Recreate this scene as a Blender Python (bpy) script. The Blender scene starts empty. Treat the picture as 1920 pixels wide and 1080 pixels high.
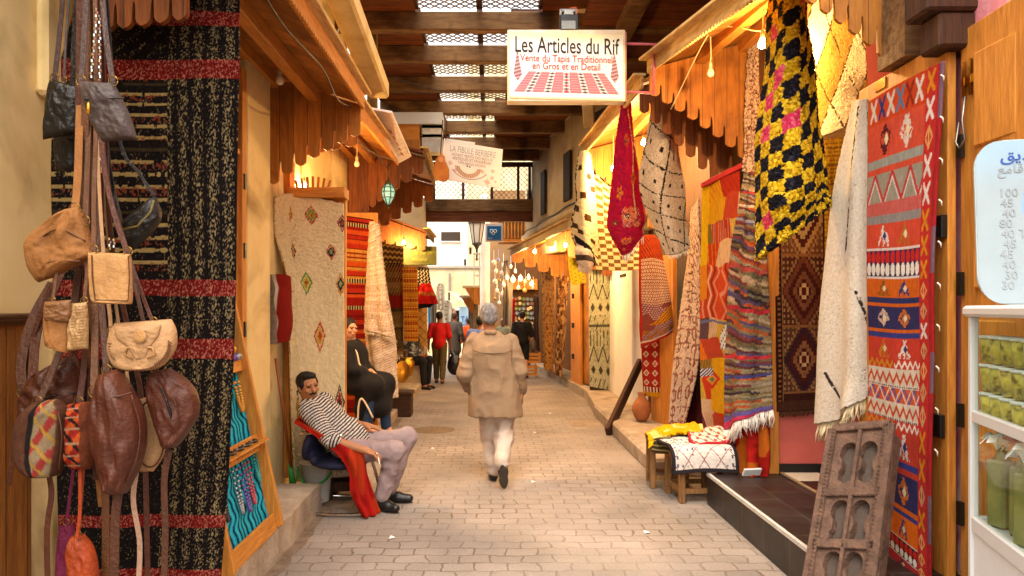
import bpy, bmesh, math, random
import numpy as np
from mathutils import Vector, Matrix
R = math.radians
S = bpy.context.scene
COL = S.collection
F, CX, CY, H = 1350.0, 920.0, 580.0, 1.65      # focal length in photo pixels, vanishing point, eye height

# ------------------------------------------------------------------ camera
cam = bpy.data.cameras.new('camera'); camo = bpy.data.objects.new('camera', cam); COL.objects.link(camo)
cam.sensor_width = 36; cam.lens = 36 * F / 1920
camo.location = (0, 0, H); camo.rotation_euler = (R(90), 0, 0)
cam.shift_x = (960 - CX) / 1920; cam.shift_y = (CY - 540) / 1920
cam.clip_start = .05; cam.clip_end = 500
S.camera = camo
# ------------------------------------------------------------------ world, sun, exposure
w = bpy.data.worlds.new('World'); S.world = w; w.use_nodes = True
nt = w.node_tree; bg = nt.nodes['Background']
sky = nt.nodes.new('ShaderNodeTexSky'); sky.sky_type = 'NISHITA'; sky.sun_disc = False
SUN_EL, SUN_AZ = 60, 186                        # azimuth clockwise from +Y: the sun stands behind the camera
sky.sun_elevation = R(SUN_EL); sky.sun_rotation = R(SUN_AZ); sky.dust_density = 4; sky.air_density = 1.2
hs = nt.nodes.new('ShaderNodeHueSaturation'); hs.inputs['Saturation'].default_value = .25   # overcast
mx = nt.nodes.new('ShaderNodeMix'); mx.data_type = 'RGBA'; mx.blend_type = 'MULTIPLY'; mx.inputs[0].default_value = 1
mx.inputs[7].default_value = (1, .96, .88, 1)
nt.links.new(sky.outputs[0], hs.inputs['Color']); nt.links.new(hs.outputs[0], mx.inputs[6])
nt.links.new(mx.outputs[2], bg.inputs[0]); bg.inputs[1].default_value = .15
sl = bpy.data.lights.new('sun', 'SUN'); sl.energy = .6; sl.angle = R(70); sl.color = (1, .94, .85)
so = bpy.data.objects.new('sun', sl); COL.objects.link(so)
_d = Vector((math.sin(R(SUN_AZ)) * math.cos(R(SUN_EL)), math.cos(R(SUN_AZ)) * math.cos(R(SUN_EL)), math.sin(R(SUN_EL))))
so.rotation_euler = _d.to_track_quat('Z', 'Y').to_euler(); so.location = (0, -5, 12)
S.view_settings.view_transform = 'Standard'; S.view_settings.look = 'None'
S.view_settings.exposure = 1.95; S.view_settings.gamma = 1
S.render.engine = 'CYCLES'
S.cycles.use_denoising = True; S.cycles.max_bounces = 8; S.cycles.diffuse_bounces = 4
S.cycles.transparent_max_bounces = 12; S.cycles.caustics_reflective = False; S.cycles.caustics_refractive = False
S.cycles.sample_clamp_indirect = 6

# ------------------------------------------------------------------ helpers
def P(x, y, d): return ((x - CX) / F * d, d, H - (y - CY) / F * d)     # photo pixel at a distance -> world
def C(h):
    h = h.lstrip('#'); c = [int(h[i:i + 2], 16) / 255 for i in (0, 2, 4)]
    return np.array([x / 12.92 if x <= .04045 else ((x + .055) / 1.055) ** 2.4 for x in c])
def vlerp(a, b, t): return tuple(a[i] + (b[i] - a[i]) * t for i in range(3))

def hsh(i, j, s=0):
    v = np.sin(np.asarray(i) * 127.1 + np.asarray(j) * 311.7 + s * 74.7) * 43758.5453
    return v - np.floor(v)
def vn(x, y, s=0):                                                       # value noise
    x = np.asarray(x, float); y = np.asarray(y, float)
    i, j = np.floor(x), np.floor(y); f, g = x - i, y - j; f = f * f * (3 - 2 * f); g = g * g * (3 - 2 * g)
    return (hsh(i, j, s) * (1 - f) + hsh(i + 1, j, s) * f) * (1 - g) + (hsh(i, j + 1, s) * (1 - f) + hsh(i + 1, j + 1, s) * f) * g
def vn3(p, s=0):
    z = p[..., 2]; k = np.floor(z); f = z - k; f = f * f * (3 - 2 * f)
    return vn(p[..., 0] + k * 37.3, p[..., 1] + k * 17.1, s) * (1 - f) + vn(p[..., 0] + (k + 1) * 37.3, p[..., 1] + (k + 1) * 17.1, s) * f

# ---- materials
MATS = {}
def mat(name, col, rough=.85, var=.25, scale=6, bump=.15, bscale=60, stretch=(1, 1, 1), metal=0, spec=.3,
        col2=None, boards=None, gen='Object', detail=6, stain=None, coat=0, sheen=0, trans=0, emit=None, estr=1):
    if name in MATS: return MATS[name]
    m = bpy.data.materials.new(name); m.use_nodes = True; n = m.node_tree; L = n.links.new
    b = n.nodes['Principled BSDF']; MATS[name] = m
    c = C(col) if isinstance(col, str) else np.array(col)
    c2 = c * (1 - var) if col2 is None else (C(col2) if isinstance(col2, str) else np.array(col2))
    b.inputs['Roughness'].default_value = rough; b.inputs['Metallic'].default_value = metal
    b.inputs['Specular IOR Level'].default_value = spec; b.inputs['Coat Weight'].default_value = coat
    b.inputs['Sheen Weight'].default_value = sheen; b.inputs['Transmission Weight'].default_value = trans
    tc = n.nodes.new('ShaderNodeTexCoord'); mp = n.nodes.new('ShaderNodeMapping')
    mp.inputs['Scale'].default_value = [s for s in stretch]; L(tc.outputs[gen], mp.inputs[0])
    no = n.nodes.new('ShaderNodeTexNoise'); no.inputs['Scale'].default_value = scale; no.inputs['Detail'].default_value = detail
    no.inputs['Roughness'].default_value = .62; L(mp.outputs[0], no.inputs['Vector'])
    rp = n.nodes.new('ShaderNodeValToRGB'); rp.color_ramp.elements[0].position = .3; rp.color_ramp.elements[1].position = .7
    rp.color_ramp.elements[0].color = (*c2, 1); rp.color_ramp.elements[1].color = (*c, 1); L(no.outputs[0], rp.inputs[0])
    out = rp.outputs[0]
    if boards:                                                           # (axis, width, variation): one tone per board
        sx = n.nodes.new('ShaderNodeSeparateXYZ'); L(tc.outputs[gen], sx.inputs[0])
        dv = n.nodes.new('ShaderNodeMath'); dv.operation = 'DIVIDE'; dv.inputs[1].default_value = boards[1]; L(sx.outputs[boards[0]], dv.inputs[0])
        fl = n.nodes.new('ShaderNodeMath'); fl.operation = 'FLOOR'; L(dv.outputs[0], fl.inputs[0])
        wn = n.nodes.new('ShaderNodeTexWhiteNoise'); wn.noise_dimensions = '1D'; L(fl.outputs[0], wn.inputs['W'])
        fr = n.nodes.new('ShaderNodeMath'); fr.operation = 'FRACT'; L(dv.outputs[0], fr.inputs[0])
        gt = n.nodes.new('ShaderNodeMath'); gt.operation = 'GREATER_THAN'; gt.inputs[1].default_value = .05; L(fr.outputs[0], gt.inputs[0])
        mr = n.nodes.new('ShaderNodeMapRange'); mr.inputs[3].default_value = 1 - boards[2]; mr.inputs[4].default_value = 1; L(wn.outputs[0], mr.inputs[0])
        g2 = n.nodes.new('ShaderNodeMapRange'); g2.inputs[3].default_value = .35; g2.inputs[4].default_value = 1; L(gt.outputs[0], g2.inputs[0])
        mm = n.nodes.new('ShaderNodeMath'); mm.operation = 'MULTIPLY'; L(mr.outputs[0], mm.inputs[0]); L(g2.outputs[0], mm.inputs[1])
        mu = n.nodes.new('ShaderNodeMix'); mu.data_type = 'RGBA'; mu.blend_type = 'MULTIPLY'; mu.inputs[0].default_value = 1
        L(out, mu.inputs[6]); L(mm.outputs[0], mu.inputs[7]); out = mu.outputs[2]
    if stain:                                                            # (colour, scale, amount)
        n2 = n.nodes.new('ShaderNodeTexNoise'); n2.inputs['Scale'].default_value = stain[1]; n2.inputs['Detail'].default_value = 8
        n2.inputs['Distortion'].default_value = .6; L(tc.outputs[gen], n2.inputs['Vector'])
        r2 = n.nodes.new('ShaderNodeValToRGB'); r2.color_ramp.elements[0].position = .5; r2.color_ramp.elements[1].position = .68
        r2.color_ramp.elements[0].color = (0, 0, 0, 1); r2.color_ramp.elements[1].color = (stain[2],) * 3 + (1,); L(n2.outputs[0], r2.inputs[0])
        ms = n.nodes.new('ShaderNodeMix'); ms.data_type = 'RGBA'; L(r2.outputs[0], ms.inputs[0]); L(out, ms.inputs[6])
        ms.inputs[7].default_value = (*C(stain[0]), 1); out = ms.outputs[2]
    L(out, b.inputs['Base Color'])
    if bump:
        nb = n.nodes.new('ShaderNodeTexNoise'); nb.inputs['Scale'].default_value = bscale; nb.inputs['Detail'].default_value = 5; L(mp.outputs[0], nb.inputs['Vector'])
        bp = n.nodes.new('ShaderNodeBump'); bp.inputs['Strength'].default_value = bump; bp.inputs['Distance'].default_value = .02
        L(nb.outputs[0], bp.inputs['Height']); L(bp.outputs[0], b.inputs['Normal'])
    if emit is not None:
        b.inputs['Emission Color'].default_value = (*(C(emit) if isinstance(emit, str) else emit), 1); b.inputs['Emission Strength'].default_value = estr
    return m
def cloth_mat(name, rough=.95, bump=.35, bscale=(220, 220, 220), var=.25, vscale=90, sheen=.0, spec=.1):
    if name in MATS: return MATS[name]                                   # woven colours come from the mesh, fibre from noise
    m = bpy.data.materials.new(name); m.use_nodes = True; n = m.node_tree; L = n.links.new; MATS[name] = m
    b = n.nodes['Principled BSDF']; b.inputs['Roughness'].default_value = rough; b.inputs['Specular IOR Level'].default_value = spec
    b.inputs['Sheen Weight'].default_value = sheen
    at = n.nodes.new('ShaderNodeAttribute'); at.attribute_name = 'Col'
    tc = n.nodes.new('ShaderNodeTexCoord'); no = n.nodes.new('ShaderNodeTexNoise'); no.inputs['Scale'].default_value = vscale; no.inputs['Detail'].default_value = 4
    L(tc.outputs['Object'], no.inputs['Vector'])
    mr = n.nodes.new('ShaderNodeMapRange'); mr.inputs[1].default_value = .3; mr.inputs[2].default_value = .7; mr.inputs[3].default_value = 1 - var; mr.inputs[4].default_value = 1; L(no.outputs[0], mr.inputs[0])
    mu = n.nodes.new('ShaderNodeMix'); mu.data_type = 'RGBA'; mu.blend_type = 'MULTIPLY'; mu.inputs[0].default_value = 1
    L(at.outputs['Color'], mu.inputs[6]); L(mr.outputs[0], mu.inputs[7]); L(mu.outputs[2], b.inputs['Base Color'])
    mp = n.nodes.new('ShaderNodeMapping'); mp.inputs['Scale'].default_value = bscale; L(tc.outputs['Object'], mp.inputs[0])
    nb = n.nodes.new('ShaderNodeTexNoise'); nb.inputs['Scale'].default_value = 1; nb.inputs['Detail'].default_value = 3; L(mp.outputs[0], nb.inputs['Vector'])
    bp = n.nodes.new('ShaderNodeBump'); bp.inputs['Strength'].default_value = bump; bp.inputs['Distance'].default_value = .01
    L(nb.outputs[0], bp.inputs['Height']); L(bp.outputs[0], b.inputs['Normal'])
    return m
def glass_mat(name, tint=(.93, .97, .95), gl=.12):
    if name in MATS: return MATS[name]
    m = bpy.data.materials.new(name); m.use_nodes = True; n = m.node_tree; MATS[name] = m
    n.nodes.remove(n.nodes['Principled BSDF']); o = n.nodes['Material Output']
    t = n.nodes.new('ShaderNodeBsdfTransparent'); t.inputs[0].default_value = (*tint, 1)
    g = n.nodes.new('ShaderNodeBsdfGlossy'); g.inputs['Roughness'].default_value = .05
    mi = n.nodes.new('ShaderNodeMixShader'); lw = n.nodes.new('ShaderNodeLayerWeight'); lw.inputs[0].default_value = gl
    n.links.new(lw.outputs['Facing'], mi.inputs[0]); n.links.new(t.outputs[0], mi.inputs[1]); n.links.new(g.outputs[0], mi.inputs[2]); n.links.new(mi.outputs[0], o.inputs[0])
    return m

# ---- objects
def tag(o, label=None, cat=None, group=None, kind=None):
    if label: o['label'] = label
    if cat: o['category'] = cat
    if group: o['group'] = group
    if kind: o['kind'] = kind
    return o
def wloc(o):
    v = Vector((0, 0, 0))
    while o is not None: v += o.location; o = o.parent
    return v
def thing(name, label, cat, loc=(0, 0, 0), group=None):
    o = bpy.data.objects.new(name, None); COL.objects.link(o); o.location = loc; o.empty_display_size = .1
    return tag(o, label, cat, group)
def link(name, me, m, parent=None, origin=None):
    o = bpy.data.objects.new(name, me); COL.objects.link(o)
    if m is not None: me.materials.append(m)
    off = wloc(parent) if parent is not None else None
    if parent is not None: o.parent = parent
    if origin is not None:
        loc = Vector(origin); me.transform(Matrix.Translation(-loc)); o.location = loc - (off or Vector((0, 0, 0)))
    elif off is not None: me.transform(Matrix.Translation(-off))
    return o
class MB:                                                                # collects shapes in world coordinates, links them as ONE mesh
    def __init__(s): s.v = []; s.f = []
    def add(s, v, f):
        k = len(s.v); s.v += [tuple(map(float, q)) for q in v]; s.f += [tuple(i + k for i in q) for q in f]; return s
    def box(s, c, d, rz=0, rx=0, ry=0):
        M = Matrix.Rotation(rz, 3, 'Z') @ Matrix.Rotation(rx, 3, 'X') @ Matrix.Rotation(ry, 3, 'Y')
        v = [Vector(c) + M @ Vector((x * d[0] / 2, y * d[1] / 2, z * d[2] / 2)) for x in (-1, 1) for y in (-1, 1) for z in (-1, 1)]
        return s.add(v, [(0, 1, 3, 2), (4, 6, 7, 5), (0, 4, 5, 1), (2, 3, 7, 6), (0, 2, 6, 4), (1, 5, 7, 3)])
    def b2(s, a, b): return s.box([(a[i] + b[i]) / 2 for i in range(3)], [abs(b[i] - a[i]) for i in range(3)])
    def bar(s, a, b, w, h, up=(0, 0, 1)):
        a, b = Vector(a), Vector(b); t = (b - a).normalized(); x = t.cross(Vector(up))
        x = x.normalized() if x.length > 1e-4 else Vector((1, 0, 0)); y = x.cross(t)
        v = [q + x * (i * w / 2) + y * (j * h / 2) for q in (a, b) for i, j in ((-1, -1), (1, -1), (1, 1), (-1, 1))]
        return s.add(v, [(3, 2, 1, 0), (4, 5, 6, 7), (0, 1, 5, 4), (1, 2, 6, 5), (2, 3, 7, 6), (3, 0, 4, 7)])
    def tube(s, pts, r, n=8, closed=False):
        pts = [Vector(p) for p in pts]; N = len(pts); rs = r if isinstance(r, (list, tuple)) else [r] * N; v = []; f = []; prev = None
        for i, p in enumerate(pts):
            t = (pts[min(i + 1, N - 1)] - pts[max(i - 1, 0)]).normalized()
            if prev is None: a = t.orthogonal().normalized()
            else:
                a = prev - t * prev.dot(t); a = a.normalized() if a.length > 1e-5 else t.orthogonal().normalized()
            prev = a; b = t.cross(a)
            v += [p + (a * math.cos(2 * math.pi * k / n) + b * math.sin(2 * math.pi * k / n)) * rs[i] for k in range(n)]
        for i in range(N - 1): f += [(i * n + k, i * n + (k + 1) % n, (i + 1) * n + (k + 1) % n, (i + 1) * n + k) for k in range(n)]
        f += [tuple(range(n - 1, -1, -1)), tuple((N - 1) * n + k for k in range(n))]
        return s.add(v, f)
    def ribbon(s, pts, w, th, side=(1, 0, 0)):                          # flat strap
        pts = [Vector(p) for p in pts]; sd = Vector(side).normalized(); v = []; f = []
        for i, p in enumerate(pts):
            t = (pts[min(i + 1, len(pts) - 1)] - pts[max(i - 1, 0)]).normalized(); x = (sd - t * sd.dot(t)).normalized(); y = t.cross(x)
            ww = w[i] if isinstance(w, (list, tuple)) else w
            v += [p + x * (a * ww / 2) + y * (b * th / 2) for a, b in ((-1, -1), (1, -1), (1, 1), (-1, 1))]
        n = len(pts)
        for i in range(n - 1): f += [(i * 4 + k, i * 4 + (k + 1) % 4, i * 4 + 4 + (k + 1) % 4, i * 4 + 4 + k) for k in range(4)]
        f += [(3, 2, 1, 0), tuple(n * 4 - 4 + k for k in range(4))]
        return s.add(v, f)
    def lathe(s, prof, c, n=20, M=None):
        v = []; f = []
        for r, z in prof:
            for k in range(n):
                q = Vector((r * math.cos(2 * math.pi * k / n), r * math.sin(2 * math.pi * k / n), z)); v.append(Vector(c) + (M @ q if M else q))
        for i in range(len(prof) - 1): f += [(i * n + k, i * n + (k + 1) % n, (i + 1) * n + (k + 1) % n, (i + 1) * n + k) for k in range(n)]
        f += [tuple(range(n - 1, -1, -1)), tuple((len(prof) - 1) * n + k for k in range(n))]
        return s.add(v, f)
    def prism(s, poly, o, ux, uy, t):                                    # 2D outline extruded by t along ux x uy
        o, ux, uy = Vector(o), Vector(ux).normalized(), Vector(uy).normalized(); nz = ux.cross(uy) * t; n = len(poly)
        v = [o + ux * a + uy * b for a, b in poly]; v += [q + nz for q in v]
        f = [tuple(range(n - 1, -1, -1)), tuple(range(n, 2 * n))] + [(i, (i + 1) % n, n + (i + 1) % n, n + i) for i in range(n)]
        return s.add(v, f)
    def build(s, name, m, parent=None, smooth=False, bevel=0, origin=None):
        me = bpy.data.meshes.new(name); me.from_pydata(s.v, [], s.f)
        if smooth: me.polygons.foreach_set('use_smooth', [True] * len(me.polygons))
        bm = bmesh.new(); bm.from_mesh(me); bmesh.ops.recalc_face_normals(bm, faces=bm.faces); bm.to_mesh(me); bm.free()
        if parent is None and origin is None:
            a = np.array(s.v); origin = (a[:, 0].mean(), a[:, 1].mean(), a[:, 2].min())
        o = link(name, me, m, parent, origin)
        if bevel:
            b = o.modifiers.new('bevel', 'BEVEL'); b.width = bevel; b.segments = 1; b.limit_method = 'ANGLE'
        return o

def setcol(me, cols):
    a = me.attributes.new('Col', 'FLOAT_COLOR', 'POINT'); q = np.ones((len(me.vertices), 4), np.float32); q[:, :3] = cols
    a.data.foreach_set('color', q.ravel())
def grid_mesh(name, pos, col, m, parent=None, thick=0, origin=None, smooth=True):   # pos (nv,nu,3)
    nv, nu = pos.shape[:2]; V = pos.reshape(-1, 3); i = np.arange(nv * nu).reshape(nv, nu)
    q = np.stack([i[:-1, :-1], i[:-1, 1:], i[1:, 1:], i[1:, :-1]], -1).reshape(-1, 4); cols = col.reshape(-1, 3) if col is not None else None
    if thick:
        gu = np.gradient(pos, axis=1); gv = np.gradient(pos, axis=0); nn = np.cross(gu, gv); nn /= np.linalg.norm(nn, axis=-1, keepdims=True) + 1e-9
        back = (pos - nn * thick).reshape(-1, 3); k = len(V); V = np.concatenate([V, back])     # front is +n
        e = np.concatenate([i[0, :-1], i[:-1, -1], i[-1, :0:-1], i[:0:-1, 0]]); e2 = np.roll(e, -1)
        q = np.concatenate([q, q[:, ::-1] + k, np.stack([e2, e, e + k, e2 + k], -1)])
        if cols is not None: cols = np.concatenate([cols, cols * .75])
    me = bpy.data.meshes.new(name); me.from_pydata(V.tolist(), [], q.tolist()); me.update()
    if smooth: me.polygons.foreach_set('use_smooth', [True] * len(me.polygons))
    if cols is not None: setcol(me, cols)
    if parent is None and origin is None: origin = (V[:, 0].mean(), V[:, 1].mean(), V[:, 2].min())
    return link(name, me, m, parent, origin)
def catmull(a, n):                                                       # resample along axis 0
    a = np.asarray(a, float); k = len(a); t = np.linspace(0, k - 1, n); i = np.clip(np.floor(t).astype(int), 0, k - 2)
    f = (t - i).reshape((-1,) + (1,) * (a.ndim - 1)); g = lambda j: a[np.clip(j, 0, k - 1)]
    if k == 2: return g(i) * (1 - f) + g(i + 1) * f
    p0, p1, p2, p3 = g(i - 1), g(i), g(i + 1), g(i + 2)
    p0 = np.where((i == 0).reshape(f.shape), 2 * p1 - p2, p0); p3 = np.where((i + 2 > k - 1).reshape(f.shape), 2 * p2 - p1, p3)
    return .5 * (2 * p1 + (p2 - p0) * f + (2 * p0 - 5 * p1 + 4 * p2 - p3) * f * f + (3 * p1 - p0 - 3 * p2 + p3) * f ** 3)
def sheet(ctrl, nu, nv):                                                 # ctrl rows of points -> smooth grid
    a = catmull(np.array(ctrl, float), nv); return np.swapaxes(catmull(np.swapaxes(a, 0, 1), nu), 0, 1)
def PX(rows): return [[P(*q) for q in r] for r in rows]

def rug(name, label, cat, rows, pat, nu, nv, m, thick=.012, pile=0, pscale=60, folds=None, fringe=None, group=None, seed=1, parent=None, wav=.012, world=False):
    """hung textile: rows of (x, y, distance) corner points from top to bottom, pattern pat(U, V)"""
    pos = sheet(rows if world else PX(rows), nu, nv); u, v = np.meshgrid(np.linspace(0, 1, nu), np.linspace(0, 1, nv))
    gu = np.gradient(pos, axis=1); gv = np.gradient(pos, axis=0); nn = np.cross(gu, gv); nn /= np.linalg.norm(nn, axis=-1, keepdims=True) + 1e-9
    d = wav * (vn(u * 3 + seed, v * 5, seed) - .5) * 2
    if folds: d += folds[0] * np.sin(2 * np.pi * (folds[1] * u + .35 * vn(u * 0 + .5, v * 3, seed + 9)) + seed) * (.35 + .65 * v) 
    if pile: d += pile * (vn(u * pscale, v * pscale * nv / nu, seed) - .3) + pile * .7 * (vn(u * pscale * .37, v * pscale * .37 * nv / nu, seed + 4) - .5)
    pos = pos + nn * d[..., None]
    col = np.clip(pat(u, v), 0, 1)
    o = grid_mesh(name, pos, col, m, parent, thick)
    if label: tag(o, label, cat, group)
    if fringe:                                                           # (side, length, colour material, count)
        side, ln, fm, cnt = fringe; b = MB(); rnd = random.Random(seed)
        edge = {'b': pos[-1], 't': pos[0], 'l': pos[:, 0], 'r': pos[:, -1]}[side]; inn = {'b': pos[-3], 't': pos[2], 'l': pos[:, 2], 'r': pos[:, -3]}[side]
        for k in range(cnt):
            t = (k + rnd.random() * .7) / cnt * (len(edge) - 1); i = int(t); p = edge[i]; dr = p - inn[i]; dr = dr / (np.linalg.norm(dr) + 1e-9)
            dr = Vector(dr) * .8 + Vector((rnd.uniform(-.35, .35), rnd.uniform(-.3, .1), -.55)); dr.normalize(); l = ln * rnd.uniform(.6, 1.15)
            q = Vector(p); b.tube([q, q + dr * l * .55, q + (dr + Vector((rnd.uniform(-.3, .3), 0, -.3))).normalized() * l], [.006, .005, .002], 4)
        b.build('fringe', fm, o, True)
    return o

# ---- smooth bodies from blended shapes
def _net(Fd, org, h):
    nx, ny, nz = Fd.shape; acc = np.zeros((nx - 1, ny - 1, nz - 1, 3), np.float32); cnt = np.zeros((nx - 1, ny - 1, nz - 1), np.float32)
    cor = [(i, j, k) for i in (0, 1) for j in (0, 1) for k in (0, 1)]; sl = lambda c: Fd[c[0]:nx - 1 + c[0], c[1]:ny - 1 + c[1], c[2]:nz - 1 + c[2]]
    for a in cor:
        for ax in range(3):
            if a[ax] == 0:
                b = list(a); b[ax] = 1; fa, fb = sl(a), sl(b); m = (fa < 0) != (fb < 0); ii = np.nonzero(m); t = fa[ii] / (fa[ii] - fb[ii])
                q = np.tile(np.array(a, np.float32), (len(t), 1)); q[:, ax] += t; acc[ii] += q; cnt[ii] += 1
    ii = np.nonzero(cnt); V = (np.stack(ii, 1) + acc[ii] / cnt[ii][:, None]) * h + org; idx = -np.ones(cnt.shape, int); idx[ii] = np.arange(len(V)); Q = []
    for ax in range(3):
        s0 = [slice(None)] * 3; s1 = [slice(None)] * 3; s0[ax] = slice(0, -1); s1[ax] = slice(1, None)
        A, B = Fd[tuple(s0)] < 0, Fd[tuple(s1)] < 0; e = np.stack(np.nonzero(A != B), 1); o1, o2 = [(1, 2), (2, 0), (0, 1)][ax]
        e = e[(e[:, o1] > 0) & (e[:, o2] > 0) & (e[:, o1] < Fd.shape[o1] - 1) & (e[:, o2] < Fd.shape[o2] - 1)]; fl = A[tuple(e.T)]
        c = [e.copy() for _ in range(4)]; c[0][:, o1] -= 1; c[0][:, o2] -= 1; c[1][:, o2] -= 1; c[3][:, o1] -= 1
        q = np.stack([idx[tuple(x.T)] for x in c], 1); q[~fl] = q[~fl][:, ::-1]; Q.append(q)
    return V, np.concatenate(Q)
def cap(a, b, ra, rb=None, k=.02): return ('c', np.array(a, float), np.array(b, float), ra, ra if rb is None else rb, k)
def ell(c, r, k=.02, M=None): return ('e', np.array(c, float), np.array(r, float), M, 0, k)
def cut(pr): return ('-',) + (pr,)
def _ev(pr, p):
    if pr[0] == 'c':
        a, b, ra, rb = pr[1:5]; ab = b - a; t = np.clip(((p - a) @ ab) / (ab @ ab + 1e-12), 0, 1)
        return np.linalg.norm(p - a - t[..., None] * ab, axis=-1) - (ra + (rb - ra) * t)
    q = p - pr[1]
    if pr[3] is not None: q = q @ pr[3]
    k0 = np.linalg.norm(q / pr[2], axis=-1); k1 = np.linalg.norm(q / (pr[2] ** 2), axis=-1); return k0 * (k0 - 1) / (k1 + 1e-9)
def _bb(pr):
    if pr[0] == 'c': r = max(pr[3], pr[4]); return np.minimum(pr[1], pr[2]) - r, np.maximum(pr[1], pr[2]) + r
    r = max(pr[2]); return pr[1] - r, pr[1] + r
def blob(name, prims, h, m, parent=None, fold=None, smooth=1, label=None, colf=None, origin=None):
    """one continuous skin round blended capsules and ellipsoids (world coordinates)"""
    pl = [q[1] if q[0] == '-' else q for q in prims]; bb = [_bb(q) for q in pl]
    lo = np.min([b[0] for b in bb], 0) - 4 * h - .01; hi = np.max([b[1] for b in bb], 0) + 4 * h + .01; n = np.ceil((hi - lo) / h).astype(int) + 1
    D = np.full(n, 9., np.float32)
    for q, pr, b in zip(prims, pl, bb):
        k = pr[5]; i0 = np.clip(np.floor((b[0] - k * 1.5 - 3 * h - lo) / h).astype(int), 0, n); i1 = np.clip(np.ceil((b[1] + k * 1.5 + 3 * h - lo) / h).astype(int) + 1, 0, n)
        g = np.stack(np.meshgrid(*[lo[a] + h * np.arange(i0[a], i1[a]) for a in range(3)], indexing='ij'), -1)
        d = _ev(pr, g).astype(np.float32); sb = tuple(slice(i0[a], i1[a]) for a in range(3)); e = D[sb]
        if q[0] == '-':
            hh = np.maximum(k - np.abs(e + d), 0) / k; D[sb] = np.maximum(e, -d) + hh * hh * k / 4
        else:
            hh = np.maximum(k - np.abs(e - d), 0) / k; D[sb] = np.minimum(e, d) - hh * hh * k / 4
    if fold:                                                             # (amplitude, scale xyz, seed)
        near = np.nonzero(np.abs(D) < 4 * h + fold[0] * 2); pts = np.stack(near, 1) * h + lo; s = np.array(fold[1])
        w1 = vn3(pts * s, fold[2]); w2 = vn3(pts * s * 2.1 + 7, fold[2] + 3); D[near] += fold[0] * (np.abs(w1 - .5) * 2 - .5) + fold[0] * .5 * (w2 - .5)
    V, Q = _net(D, lo, h)
    me = bpy.data.meshes.new(name); me.from_pydata(V.tolist(), [], Q.tolist()); me.update(); me.polygons.foreach_set('use_smooth', [True] * len(me.polygons))
    if smooth:
        bm = bmesh.new(); bm.from_mesh(me)
        for _ in range(smooth): bmesh.ops.smooth_vert(bm, verts=bm.verts, factor=.4, use_axis_x=True, use_axis_y=True, use_axis_z=True)
        bm.to_mesh(me); bm.free()
    if colf is not None:
        a = np.empty(len(me.vertices) * 3); me.vertices.foreach_get('co', a); setcol(me, colf(a.reshape(-1, 3)))
    if parent is None and origin is None: origin = (V[:, 0].mean(), V[:, 1].mean(), V[:, 2].min())
    o = link(name, me, m, parent, origin)
    if label: o['label'] = label
    return o
def text(name, body, size, o, ux, uy, m, parent, sx=1, align='LEFT', ext=.001, bold=0):
    c = bpy.data.curves.new('lettering', 'FONT'); c.body = body; c.size = size; c.align_x = align; c.extrude = ext; c.offset = bold; c.resolution_u = 3
    t = bpy.data.objects.new('lettering', c); COL.objects.link(t); dg = bpy.context.evaluated_depsgraph_get()
    me = bpy.data.meshes.new_from_object(t.evaluated_get(dg)); bpy.data.objects.remove(t); ux, uy = Vector(ux).normalized(), Vector(uy).normalized(); nz = ux.cross(uy)
    M = Matrix(((ux[0] * sx, uy[0], nz[0], o[0]), (ux[1] * sx, uy[1], nz[1], o[1]), (ux[2] * sx, uy[2], nz[2], o[2]), (0, 0, 0, 1))); me.transform(M); me.materials.clear(); me.name = name
    return link(name, me, m, parent)
def copy_tree(o, parent=None, loc=None, label=None, rz=None):
    c = o.copy(); COL.objects.link(c)
    if parent is not None: c.parent = parent
    if loc is not None: c.location = loc
    if rz is not None: c.rotation_euler = (0, 0, rz)
    if label: c['label'] = label
    for ch in list(o.children): copy_tree(ch, c)
    return c
# ------------------------------------------------------------------ shared materials
ST = (1, 1, 1)
wood_x = mat('honey wood, grain along x', '#d08a36', .6, col2='#a36324', scale=5, stretch=(1, 9, 9), bump=.25, bscale=14, boards=None)
wood_y = mat('honey wood, grain along y', '#d08a36', .6, col2='#a36324', scale=5, stretch=(9, 1, 9), bump=.25, bscale=14)
wood_z = mat('honey wood, grain along z', '#d08a36', .6, col2='#a36324', scale=5, stretch=(9, 9, 1), bump=.25, bscale=14)
planks_z = mat('orange upright boards', '#d48832', .6, col2='#aa6622', scale=4, stretch=(10, 10, 1), bump=.2, bscale=14, boards=(0, .115, .4), stain=('#5a2e10', 3, .5))
planks_x = mat('soffit boards', '#d08a38', .65, col2='#a06224', scale=4, stretch=(1, 10, 10), bump=.2, bscale=14, boards=(1, .16, .4), stain=('#5a2e10', 2.5, .5))
dark_x = mat('old brown beam wood', '#87653e', .8, col2='#54381e', scale=3, stretch=(1, 7, 7), bump=.35, bscale=12, stain=('#2c1509', 2.2, .7))
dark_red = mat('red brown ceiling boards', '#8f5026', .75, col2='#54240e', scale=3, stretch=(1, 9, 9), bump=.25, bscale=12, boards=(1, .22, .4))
dark_z = mat('dark upright wood', '#4a2a15', .75, col2='#2a150a', scale=4, stretch=(8, 8, 1), bump=.3, bscale=12)
fret_dark = mat('brown fretted boards', '#98541f', .65, col2='#683410', scale=4, stretch=(10, 10, 1), bump=.2, bscale=14, boards=(0, .13, .3))
grey_wood = mat('weathered grey wood', '#8d7c68', .9, col2='#5c4a3a', scale=5, stretch=(7, 7, 1), bump=.5, bscale=18)
pale_wood = mat('pale sun bleached board', '#d8b778', .8, col2='#a97f42', scale=4, stretch=(7, 1, 7), bump=.25, bscale=18)
plaster_y = mat('ochre stained plaster', '#e6cf98', .92, col2='#d6b878', scale=1.2, bump=.12, bscale=9, stain=('#7d5a2a', 1.4, .75), detail=10)
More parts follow.
